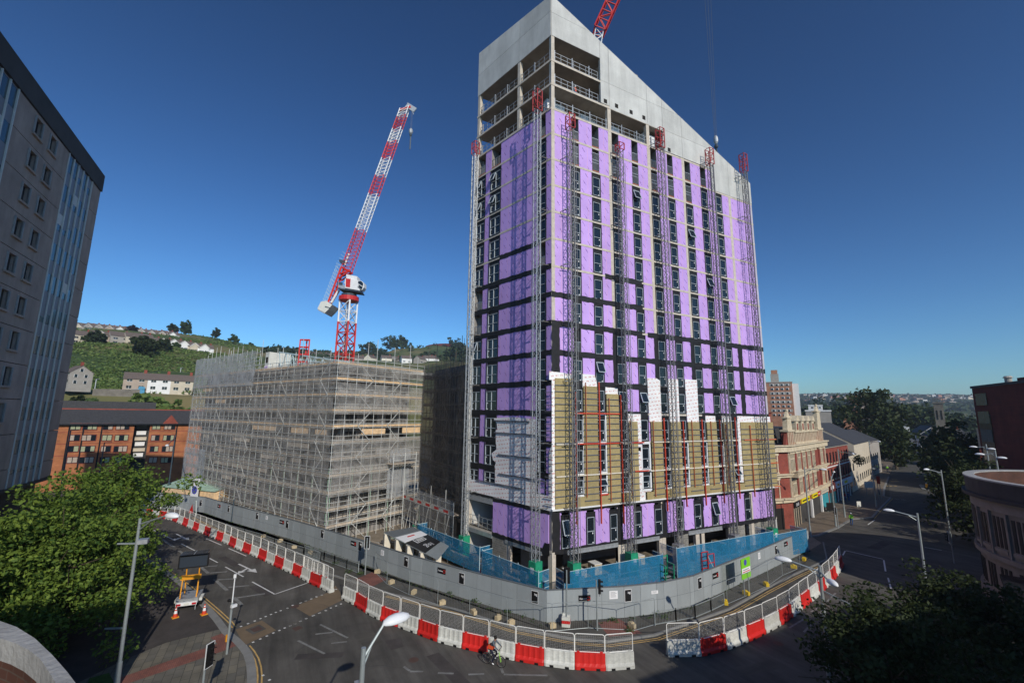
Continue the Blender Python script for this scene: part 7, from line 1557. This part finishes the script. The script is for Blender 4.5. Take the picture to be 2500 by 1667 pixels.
b = MB(); FS.box(b, 4.2, 18.6, 11.9, 12.1, -.3, .2, 'stone_cream'); FS.box(b, 4.2, 18.6, 13.6, 13.85, -.3, .25, 'stone_cream'); FS.box(b, 4.2, 18.6, 12.1, 13.6, -.3, -.1, 'brick_red')
for k in range(16): FS.box(b, 4.3+k*.94, 4.6+k*.94, 12.1, 13.6, -.1, .12, 'stone_cream')
child(b, 'parapet', r)
for u in (6.3, 9.6, 12.9, 16.2): b = MB(); FS.box(b, u-.75, u+.75, 13.85, 15.4, -.9, .1, 'stone_cream'); FS.box(b, u-.35, u+.35, 14.0, 15.0, .1, .13, 'brick_red'); FS.poly(b, [(u-1.0, 15.4), (u+1.0, 15.4), (u+.1, 16.3), (u-.1, 16.3)], -1, .25, 'stone_cream'); child(b, 'dormer', r)
b = MB(); b.box((-13, 52, 15.4), (1.2, 5, 2.4), 'brick_red'); b.box((-13, 52, 16.7), (1.4, 5.3, .25), 'brick_dark'); child(b, 'chimney', r)
for u, z, m, w, lab in ((2.2, 3.0, 'black', 3.0, 'CLASS'),):
    b = MB(); FS.box(b, u-1.5, u+1.5, 2.75, 3.65, .05, .16, 'black'); o = child(b, 'shop_sign', r); t = wall_text(lab, FS, u, 2.98, .2, .42, 'white', o, flip=False); t.matrix_parent_inverse = Matrix.Translation(-r.location)
for u0, u1, m in ((4.6, 9.4, 'yellow_sign'), (11.2, 14.6, 'yellow_sign'), (14.7, 16.4, 'plastic_red'), (17.2, 22.6, 'render_cream')): b = MB(); FS.box(b, u0, u1, 2.9, 3.6, .02, .2, m); FS.box(b, u0+.4, u1-.4, 3.15, 3.35, .2, .22, 'black' if 'yel' in m else 'white' if 'red' in m else 'render_grey'); child(b, 'shop_sign', r)
b = MB(); FS.box(b, .6, 3.7, 0.1, 2.7, .0, .05, 'dark_glass'); FS.box(b, 4.3, 22.8, .1, 2.8, .0, .04, 'inner_dark'); FS.box(b, 17, 22.6, .5, 2.7, .04, .07, 'teal')
for u in (.5, 1.5, 2.6, 3.8): FS.box(b, u, u+.12, 0, 2.75, .04, .12, 'stone_cream')
for u in (10.1, 16.6): FS.box(b, u, u+.5, 0, 2.9, .0, .3, 'render_white')
FE.box(b, 1.8, 4.6, 0, 3.0, .0, .05, 'dark_void'); child(b, 'shop_front', r)
for p, lab in ((FE.P(3.5, 12, -.8), 'bush growing on the parapet of the ornate building at its tower end'), (FS.P(17.8, 14.4, -1.2), 'bush growing by the right turret of the ornate building'), (Vector((-15.2, 88.5, 6.5)), 'shrub growing on the gutter of the plain red shop')):
    q = root('shrub', p, lab, 'shrub'); b = MB(); leafclump(b, p+_Z*.6, (1.3, 1.3, 1.0), 260, 'leaf_dark', .2); child(b, 'foliage', q)
# ---- plain red shop
ra, rb = vb_, Vector((-15.6, 86, 0)); r = root('red_shop', (ra.x, ra.y, 0), 'plain red brick shop with narrow dark windows and white and blue fascia', 'building'); F = fr(ra, rb); L = (rb-ra).length
b = MB(); F.box(b, .05, L, 0, 10.4, -9, -.2, 'brick_red'); F.box(b, 0.05, L, 6.7, 6.85, -.2, -.1, 'render_white'); F.box(b, .05, L, 10.3, 10.55, -9, 0, 'render_grey'); child(b, 'wall', r)
b = MB(); b.add([F.P(0, 10.5, .1), F.P(L, 10.5, .1), F.P(L, 13.2, -5), F.P(0, 13.2, -5), F.P(0, 10.5, -10), F.P(L, 10.5, -10)], [(0, 1, 2, 3), (3, 2, 5, 4), (0, 3, 4), (1, 5, 2)], 'slate'); child(b, 'roof', r)
for k in range(8):
    for z0, z1 in ((4.4, 6.3), (7.4, 9.4)): b = MB(); F.box(b, 1.6+k*2.35, 2.4+k*2.35, z0, z1, -.2, -.15, 'dark_glass'); F.box(b, 1.5+k*2.35, 2.5+k*2.35, z0-.15, z0, -.2, -.05, 'stone_cream'); child(b, 'window', r)
b = MB(); F.box(b, .3, 4.4, 2.4, 3.9, -.1, .15, 'brick_dark'); F.box(b, .9, 1.7, 2.9, 3.5, .15, .17, 'white'); F.box(b, 2.3, 3.1, 2.9, 3.5, .15, .17, 'white'); child(b, 'shop_sign', r)
b = MB(); F.box(b, 5.2, L-.5, 2.7, 3.8, -.1, .15, 'white'); F.box(b, 8, 10.4, 2.95, 3.55, .15, .17, 'sign_blue'); F.box(b, 6, 7.4, 3.05, 3.45, .15, .17, 'orange_paint'); F.box(b, 12, 14.5, 3.0, 3.5, .15, .17, 'yellow_sign'); child(b, 'shop_sign', r)
b = MB(); F.box(b, .3, L-.3, .1, 2.4, -.18, -.1, 'win_blue'); [F.box(b, .3+k*2.1, .55+k*2.1, 0, 2.5, -.1, 0, 'teal' if k < 3 else 'render_white') for k in range(9)]; child(b, 'shop_front', r)
# ---- cream gabled buildings further along
def gabled(a, c, h, rise, wall, roofm, label, depth=12, win=True, ridge_along=False):
    r = root('gabled_building', (a.x, a.y, 0), label, 'building'); F = fr(a, c); L = (c-a).length; b = MB(); F.box(b, 0, L, 0, h, -depth, 0, wall)
    if ridge_along: b.add([F.P(0, h, .2), F.P(L, h, .2), F.P(L, h+rise, -depth/2), F.P(0, h+rise, -depth/2), F.P(0, h, -depth-.2), F.P(L, h, -depth-.2)], [(0, 1, 2, 3), (3, 2, 5, 4)], roofm); b.add([F.P(0, h, 0), F.P(0, h+rise-.1, -depth/2), F.P(0, h, -depth)], [(0, 1, 2)], wall); b.add([F.P(L, h, 0), F.P(L, h, -depth), F.P(L, h+rise-.1, -depth/2)], [(0, 1, 2)], wall)
    child(b, 'wall', r)
    if win:
        for k in range(int(L/3.2)):
            for z in (1.2, 4.4): b = MB(); F.box(b, 1+k*3.2, 2.2+k*3.2, z, z+1.6, 0, .04, 'dark_glass'); child(b, 'window', r)
    return r, F, L
gabled(Vector((-16.5, 87, 0)), Vector((-19, 96, 0)), 7.8, 2.2, 'render_cream', 'slate', 'small cream building with overgrown roof edge after the red shop', 10, True, True)
gabled(Vector((-20, 97.5, 0)), Vector((-27.5, 122, 0)), 9.8, 4.8, 'render_cream', 'slate', 'long cream building with tall blank gable and dark slate roof', 17, True, True)
gabled(Vector((-25, 70, 0)), Vector((-31, 92, 0)), 11, 3.5, 'render_grey', 'slate', 'dark slate roofed building behind the ornate building', 16, False, True)
gabled(Vector((-29, 125, 0)), Vector((-33, 140, 0)), 9.5, 3, 'render_grey', 'slate', 'grey building with dormers beyond the cream gable', 12, True, True)
# ---- slab of brick flats on the skyline
def bk(x0, x1, y0, y1, dist, wall, label, name='building', floors=0, cols=0, winm='dark_glass', depth=14, band=None, roofm=None, base=None, wsize=(.35, .4)):
    a, c = D(x0, 1020, dist), D(x1, 1020, dist); F = Frame((a.x, a.y, 0), Vector((c.x-a.x, c.y-a.y, 0)), (0, 0, 1)); n = Vector((F.d.y, -F.d.x, 0)); F.n = n if n.dot(CP-a) > 0 else -n
    L = Vector((c.x-a.x, c.y-a.y, 0)).length; z0 = base if base is not None else -1; z1 = D((x0+x1)/2, y0, dist).z; r = root(name, (a.x, a.y, 0), label, 'building')
    b = MB(); F.box(b, 0, L, z0, z1, -depth, 0, wall); F.box(b, -.2, L+.2, z1, z1+.5, -depth-.2, .2, roofm or wall); child(b, 'wall', r)
    if floors:
        zb = D((x0+x1)/2, y1, dist).z; fh = (z1-zb)/floors
        for f in range(floors):
            zc = zb+fh*(f+.5)
            if band and f % 2 == 1: b = MB(); F.box(b, L*.18, L*.95, zc-fh*.3, zc+fh*.35, 0, .08, band); child(b, 'cladding_band', r)
            for k in range(cols): u = L*(.2+.72*(k+.5)/cols); b = MB(); F.box(b, u-L/cols*wsize[0]*.6, u+L/cols*wsize[0]*.6, zc-fh*.22, zc+fh*.26, .05, .16, 'render_white'); F.box(b, u-L/cols*wsize[0]*.5, u+L/cols*wsize[0]*.3, zc-fh*.2, zc+fh*.2, .16, .2, winm); child(b, 'window', r)
    return r, F, L, z1
r, F, L, z1 = bk(1872, 1941, 934, 1018, 250, 'brick_tower', 'tall orange brick block of flats on the skyline right of the tower', 'tower_flats', 8, 4, band='render_grey', depth=12, roofm='render_grey')
b = MB(); F.box(b, L*.25, L*.55, z1, z1+4.5, -8, -2, 'render_grey'); F.box(b, L*.28, L*.52, z1+4.5, z1+6.5, -8, -3, 'brick_tower'); F.box(b, L, L+2.6, -1, z1-.5, -12, -1, 'render_white'); child(b, 'roof_plant', r)
for k in range(16): b = MB(); F.box(b, L+2.6, L+2.7, z1-3-k*2.2, z1-1.9-k*2.2, -9, -4, 'dark_glass'); child(b, 'window', r)
bk(1976, 2011, 990, 1008, 330, 'render_white', 'white flat roofed house block beyond the ornate building', 'white_building', 2, 4, depth=10, wsize=(.5, .5)); bk(2076, 2099, 966, 985, 520, 'brick_tower', 'low brick slab block on the far skyline', depth=15); bk(2103, 2122, 958, 985, 500, 'render_tan', 'square brown tower block on the far skyline', depth=15, roofm='slate')
bk(2058, 2092, 1006, 1024, 260, 'brick_tower', 'low red brick building below the far skyline trees', floors=1, cols=3, depth=12)
bk(1968, 2030, 1004, 1012, 210, 'render_grey', 'long grey industrial roof behind the ornate building', depth=20, roofm='render_white')
# church like stone tower and the dark halls on the right of the street
r, F, L, z1 = bk(2283, 2307, 985, 1060, 235, 'stone_grey', 'square stone tower with railed top beside the street', 'stone_tower', depth=6); b = MB(); F.box(b, -1.5, L+2.5, 0, 13, -8, .8, 'stone_grey'); F.box(b, L*.22, L*.34, z1-6, z1-2.5, 0, .1, 'dark_void'); F.box(b, L*.66, L*.78, z1-6, z1-2.5, 0, .1, 'dark_void'); [F.box(b, k*L/6, k*L/6+.15, z1+.5, z1+2, -.2, 0, 'tube_dk') for k in range(7)]; F.box(b, 0, L, z1+1.9, z1+2.05, -.2, 0, 'tube_dk'); child(b, 'lower_stage', r)  # shaded look of the tower is put into the darker stone colour
for x0, x1, y0, dist, w, m, lab in [(2218, 2245, 1022, 300, 'render_white', 'slate', 'white gabled terrace far down the street on its right'), (2246, 2272, 1018, 270, 'render_cream', 'slate', 'pale gabled terrace nearer on the right side of the far street')]:
    a, c = D(x0, 1060, dist), D(x1, 1060, dist-22); gabled(Vector((a.x, a.y, 0)), Vector((c.x, c.y, 0)), 9, 4, w, m, lab, 10, True, True)
for x0, x1, dist, h, w, lab in [(2205, 2222, 340, 12, 'render_white', 'white house at the bend of the far street'), (2310, 2372, 210, 8, 'brick_dark', 'dark brick hall with hipped roof right of the stone tower'), (2330, 2392, 165, 7, 'brick_dark', 'low dark gabled building in front of the brick hall'), (2385, 2400, 140, 10, 'brick_red', 'red brick house with white brackets beside the dark red block')]:
    a, c = D(x0, 1060, dist), D(x1, 1060, dist); gabled(Vector((a.x, a.y, 0)), Vector((c.x, c.y, 0)), h, 4, w, 'slate', lab, 14, True, True)
bk(2385, 2412, 1000, 1060, 150, 'spandrel', 'grey glazed block tucked left of the dark red building', floors=4, cols=2, depth=14)
# ---- dark red block at the right edge
a, c = D(2396, 1100, 112), D(2560, 1100, 96); r = root('red_block', (a.x, a.y, 0), 'tall dark red modern block at the right edge with flat roof and small chimney', 'building'); F = fr(Vector((a.x, a.y, 0)), Vector((c.x, c.y, 0))); L = Vector((c.x-a.x, c.y-a.y, 0)).length; zt = D(2396, 948, 112).z
b = MB(); F.box(b, 0, L, 0, zt, -20, 0, 'brick_dark'); F.box(b, -.15, L, zt, zt+.4, -20, .15, 'slate'); F.box(b, 11, L, zt+.4, zt+1.0, -20, -1, 'brick_dark'); child(b, 'wall', r)
b = MB(); F.box(b, .8, 4.6, 3, zt-4.5, 0, .08, 'car_dark'); child(b, 'glazed_strip', r)
for k in range(6): b = MB(); F.box(b, 1.0, 4.4, 3.4+k*3, 5.4+k*3, .08, .12, 'win_blue'); child(b, 'window', r)
b = MB(); p = F.P(4.2, zt+.4, -3); b.cone(p, p+_Z*1.1, .45, .45, 'render_grey', 12); b.cone(p+_Z*1.1, p+_Z*1.4, .65, .4, 'render_grey', 12); child(b, 'chimney', r)
# ================================================================ ROUND STONE BUILDING, right edge
RC, RRd, RH = Vector((29.5, 37.5, 0)), 12.2, 10.4
RC = Vector((28.6, 41.5, 0)); RRd = 12.0; RH = 10.7
r = root('round_building', (RC.x, RC.y, 0), 'curved pink stone building with dark cornice and open round parapet at the right edge', 'building')
def ring(b, r0, r1, z0, z1, m, a0=0, a1=360, n=64, hz_=True):
    vs = []; k = 0; N2 = max(2, int(n*(a1-a0)/360))
    for i in range(N2+1):
        a = R_(a0+(a1-a0)*i/N2); cs, sn = math.cos(a), math.sin(a)
        vs += [(RC.x+r0*cs, RC.y+r0*sn, z0), (RC.x+r1*cs, RC.y+r1*sn, z0), (RC.x+r1*cs, RC.y+r1*sn, z1), (RC.x+r0*cs, RC.y+r0*sn, z1)]
    fs = [(i*4+j, i*4+(j+1) % 4, i*4+4+(j+1) % 4, i*4+4+j) for i in range(N2) for j in range(4)]
    if a1-a0 < 360: fs += [(0, 3, 2, 1), (N2*4, N2*4+1, N2*4+2, N2*4+3)]
    b.add(vs, [f[::-1] for f in fs[:N2*4]]+fs[N2*4:], m)
b = MB(); ring(b, 10, RRd-.5, 0, RH-1.6, 'pink_stone'); ring(b, 10, RRd-.3, RH-2.7, RH-1.7, 'pink_stone'); ring(b, 10, RRd-.15, 3.9, 4.3, 'pink_stone'); ring(b, 10, RRd-.2, 0, .8, 'pink_stone'); ring(b, 1, RRd-.6, RH-1.8, RH-1.65, 'conc_dark'); child(b, 'wall', r)
b = MB(); ring(b, RRd-.9, RRd+.2, RH-1.75, RH-1.45, 'dark_stone'); ring(b, RRd-.55, RRd-.1, RH-1.45, RH-.12, 'dark_stone'); child(b, 'cornice', r)
b = MB(); ring(b, RRd-.75, RRd-.55, RH-1.6, RH-.14, 'brick_old'); child(b, 'inner_parapet', r); b = MB(); ring(b, RRd-.8, RRd-.02, RH-.12, RH, 'coping'); child(b, 'coping', r)
for k in range(24):
    a = 100+k*10.; b = MB(); ring(b, RRd-.52, RRd-.3, 4.3, RH-2.7, 'pink_stone', a, a+1.1); child(b, 'pilaster', r)
    for z0, z1 in ((5.0, RH-3.1), (1.2, 3.3)):
        for j in range(3): b = MB(); ring(b, RRd-.52, RRd-.46, z0, z1, 'shade_glass', a+2.3+j*2.4, a+3.7+j*2.4); child(b, 'window', r) if k in range(0, 14) else None
    b = MB(); ring(b, RRd-.52, RRd-.34, 4.6, 4.9, 'pink_stone', a+1.8, a+9.2); child(b, 'sill', r)
b = MB(); p = RC+Vector((-4.5, -7.5, RH-1.6)); b.bar(p, p+_Z*2.4, .14, 'brick_red'); child(b, 'post', r)
# dark awning at the right edge
a, c = G(2440, 1400, 3.2), G(2560, 1420, 3.2); r = root('shop_awning', (a.x, a.y, 0), 'dark shop canopy with red stripes at the lower right edge', 'awning'); b = MB(); d = G(2480, 1500, 2.8); e = G(2600, 1560, 2.8); b.add([a, c, e, d, a-_Z*.3, c-_Z*.3, e-_Z*.3, d-_Z*.3], [(0, 1, 2, 3), (7, 6, 5, 4), (0, 4, 5, 1), (1, 5, 6, 2), (2, 6, 7, 3), (3, 7, 4, 0)], 'car_dark'); b.bar(d-_Z*.5, e-_Z*.5, .25, 'brick_dark'); b.bar(d-_Z*1.1, e-_Z*1.1, .2, 'brick_dark'); child(b, 'canopy', r)
# two unseen blocks added east for their shade, then the building beside the camera
for x, y, w, d_, h, lab in ((52, 10, 18, 27, 16.5, 'unseen block added to shade the bottom right trees, outside the view'), (50, 52, 20, 30, 18, 'unseen block added for its shade behind the round building'), (36, -48.3, 24, 33, 18.5, 'plain building beside the camera, outside the view')):
    r = root('office_block', (x, y, 0), lab, 'office building'); b = MB(); b.box((x, y, h/2), (w, d_, h), 'pink_stone'); b.box((x, y, h+.3), (w+.5, d_+.5, .6), 'dark_stone'); child(b, 'wall', r)
    for f in range(4):
        for k in range(8): b = MB(); b.box((x-w/2-.03, y-d_/2+2+k*(d_-4)/7, 3+f*3.6), (.1, 1.6, 1.9), 'dark_glass'); child(b, 'window', r)
# ================================================================ ROOF PARAPET of the building under the camera
zc = 13.0; outer = [(-140, 1507), (-60, 1507), (0, 1515), (40, 1529), (85, 1557), (128, 1598), (165, 1640), (195, 1680), (225, 1740)]; inner = [(-140, 1560), (-60, 1552), (0, 1557), (35, 1568), (68, 1584), (97, 1606), (118, 1636), (137, 1668), (160, 1720)]
po = [G(x, y, zc) for x, y in outer]; pi_ = [G(x, y, zc) for x, y in inner]
r = root('roof_parapet', po[3], 'curved grey stone parapet of the nearby roof at the bottom left corner', 'parapet'); b = MB(); n = len(po)
for i in range(n-1): b.hexa([po[i]-_Z*.25, pi_[i]-_Z*.25, pi_[i+1]-_Z*.25, po[i+1]-_Z*.25, po[i], pi_[i], pi_[i+1], po[i+1]], 'coping')
child(b, 'coping', r); b = MB()
for i in range(n-1):
    u, v, w, x = po[i].lerp(pi_[i], .12), po[i].lerp(pi_[i], .85), po[i+1].lerp(pi_[i+1], .85), po[i+1].lerp(pi_[i+1], .12); b.hexa([q-_Z*13 if k < 4 else q-_Z*.25 for k, q in enumerate((u, v, w, x, u, v, w, x))], 'brick_old')
child(b, 'wall', r); b = MB(); b.sheet([xy(p) for p in pi_]+[(34, -40), (20, -40)], zc-1.1, 'brown_roof'); child(b, 'roof_deck', r)
# ================================================================ NEAR TREES
def bigtree(p, H, R, label, m, n, ls, seed, lobes=22, name='plane_tree', low=.28): return tree(p, H, R, label, m, n, ls, .32, lobes, 'street trees', low, name, seed)
bigtree(Vector((-5.5, -36.0, 0)), 9.2, 5.5, 'large bright green leafy tree filling the lower left, nearest the camera', 'leaf_plane', 46000, .12, 3, 38, low=.1)
bigtree(Vector((-20.5, -37.5, 0)), 9.8, 5.4, 'bright green leafy tree behind the nearest one, in front of the office block', 'leaf_plane', 26000, .14, 5, 28, low=.2)
bigtree(Vector((-2.5, -40, 0)), 8, 5.2, 'green leafy tree at the left edge under the office block', 'leaf_plane', 18000, .15, 9, 24, low=.2)
bigtree(Vector((25.0, 3.2, 0)), 7.0, 4.0, 'shaded dark green street tree at the bottom right', 'leaf_dark', 26000, .10, 12, 30)  # part of the shade on this tree and the next is in the leaf colour
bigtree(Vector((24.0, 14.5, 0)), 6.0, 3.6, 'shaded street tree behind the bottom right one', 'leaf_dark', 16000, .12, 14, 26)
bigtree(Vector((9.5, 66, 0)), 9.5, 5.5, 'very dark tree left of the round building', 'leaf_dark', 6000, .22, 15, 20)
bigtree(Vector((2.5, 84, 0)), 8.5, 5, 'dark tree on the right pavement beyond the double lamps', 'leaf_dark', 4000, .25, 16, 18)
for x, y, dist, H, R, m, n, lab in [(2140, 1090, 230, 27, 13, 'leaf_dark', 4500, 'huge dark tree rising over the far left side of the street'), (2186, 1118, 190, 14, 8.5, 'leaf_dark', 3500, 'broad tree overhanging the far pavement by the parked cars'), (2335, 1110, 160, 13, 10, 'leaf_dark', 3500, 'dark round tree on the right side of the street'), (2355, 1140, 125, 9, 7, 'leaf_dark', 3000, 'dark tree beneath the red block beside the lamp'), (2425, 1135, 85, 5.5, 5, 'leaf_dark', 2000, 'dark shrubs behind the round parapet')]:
    p = D(x, y, dist); tree(Vector((p.x, p.y, 0)), H, R, lab, m, n, R*.055, .5, 16, 'street trees', low=.2)
for x, dist, H, R, lab in [(1966, 300, 20, 12, 'tree right beside the skyline brick flats'), (1995, 520, 30, 22, 'wide tree behind the white house block'), (2040, 420, 26, 20, 'tree behind the low red brick building'), (2075, 600, 36, 26, 'wooded clump below the skyline slab blocks'), (2205, 420, 24, 16, 'tree beyond the huge dark street tree, left one'), (2232, 400, 23, 15, 'tree beyond the huge dark street tree, right one'), (2258, 380, 24, 15, 'tree left of the stone tower'), (2180, 700, 34, 26, 'far tree clump above the street end'), (2340, 420, 18, 14, 'tree on the skyline right of the stone tower'), (1950, 600, 26, 20, 'distant trees left on the far horizon'), (2020, 800, 30, 30, 'distant trees under the far ridge')]:
    p = D(x, 1000, dist); tree(Vector((p.x, p.y, -1)), H, R, lab, 'leaf_far', 1500, R*.09, .6, 12, 'distant trees', low=.1)
# ---- far town: pale houses on the distant ridge
for i in range(170):
    x = random.uniform(1965, 2410); dist = random.uniform(1550, 2550); p = hill(x, dist); w = random.uniform(10, 26); s = random.choice(('render_white', 'render_cream', 'render_grey', 'brick_tower', 'render_tan'))
    FT.append((p, w, s)) if 'FT' in globals() else globals().update(FT=[(p, w, s)])
b = MB()
for p, w, s in FT: b.box((p.x, p.y, p.z+3), (w, 8, 9), s, random.uniform(-.4, .4)+_ya*-1); b.box((p.x, p.y, p.z+8), (w+1, 6, 2.5), 'slate', random.uniform(-.4, .4)-_ya)
o = b.build('distant_town'); tag(o, 'pale specks of houses spread along the far ridge', 'town', None, 'stuff')
b = MB()
for k in range(900):
    x = random.uniform(1870, 2480); dist = random.uniform(900, 2650); p = hill(x, dist); s = random.uniform(6, 15); leafclump(b, p+_Z*s*.3, (s*1.5, s*1.5, s*.6), 12, 'leaf_far', s*.45)
b.build('distant_woods')['kind'] = 'stuff'
# ---- rooftops between
for i in range(26):
    x = random.choice((random.uniform(1960, 2080), random.uniform(2300, 2410))); dist = random.uniform(300, 700); p = D(x, 1020, dist); p.z = 0; house(p, random.uniform(10, 16), 9, random.uniform(5, 8), random.uniform(0, 3), random.choice(('render_white', 'render_cream', 'brick_tower', 'render_grey')), 'slate', '%s roof counted in the low town between the trees on the right' % NUM[i], 'distant houses in the town', rows=1, ncol=2)
# ================================================================ HAZE
def haze(dens):
    m = bpy.data.materials.new('haze'); m.use_nodes = True; N = m.node_tree.nodes; N.clear(); o = N.new('ShaderNodeOutputMaterial'); v = N.new('ShaderNodeVolumePrincipled')
    v.inputs['Color'].default_value = (.75, .85, 1, 1); v.inputs['Density'].default_value = dens; v.inputs['Anisotropy'].default_value = .2; m.node_tree.links.new(v.outputs[0], o.inputs['Volume']); MT['haze'] = m
    b = MB(); b.box((-600, 1200, 105), (7600, 7000, 218), 'haze'); b.build('haze')['kind'] = 'stuff'
if HAZE: haze(HAZE)
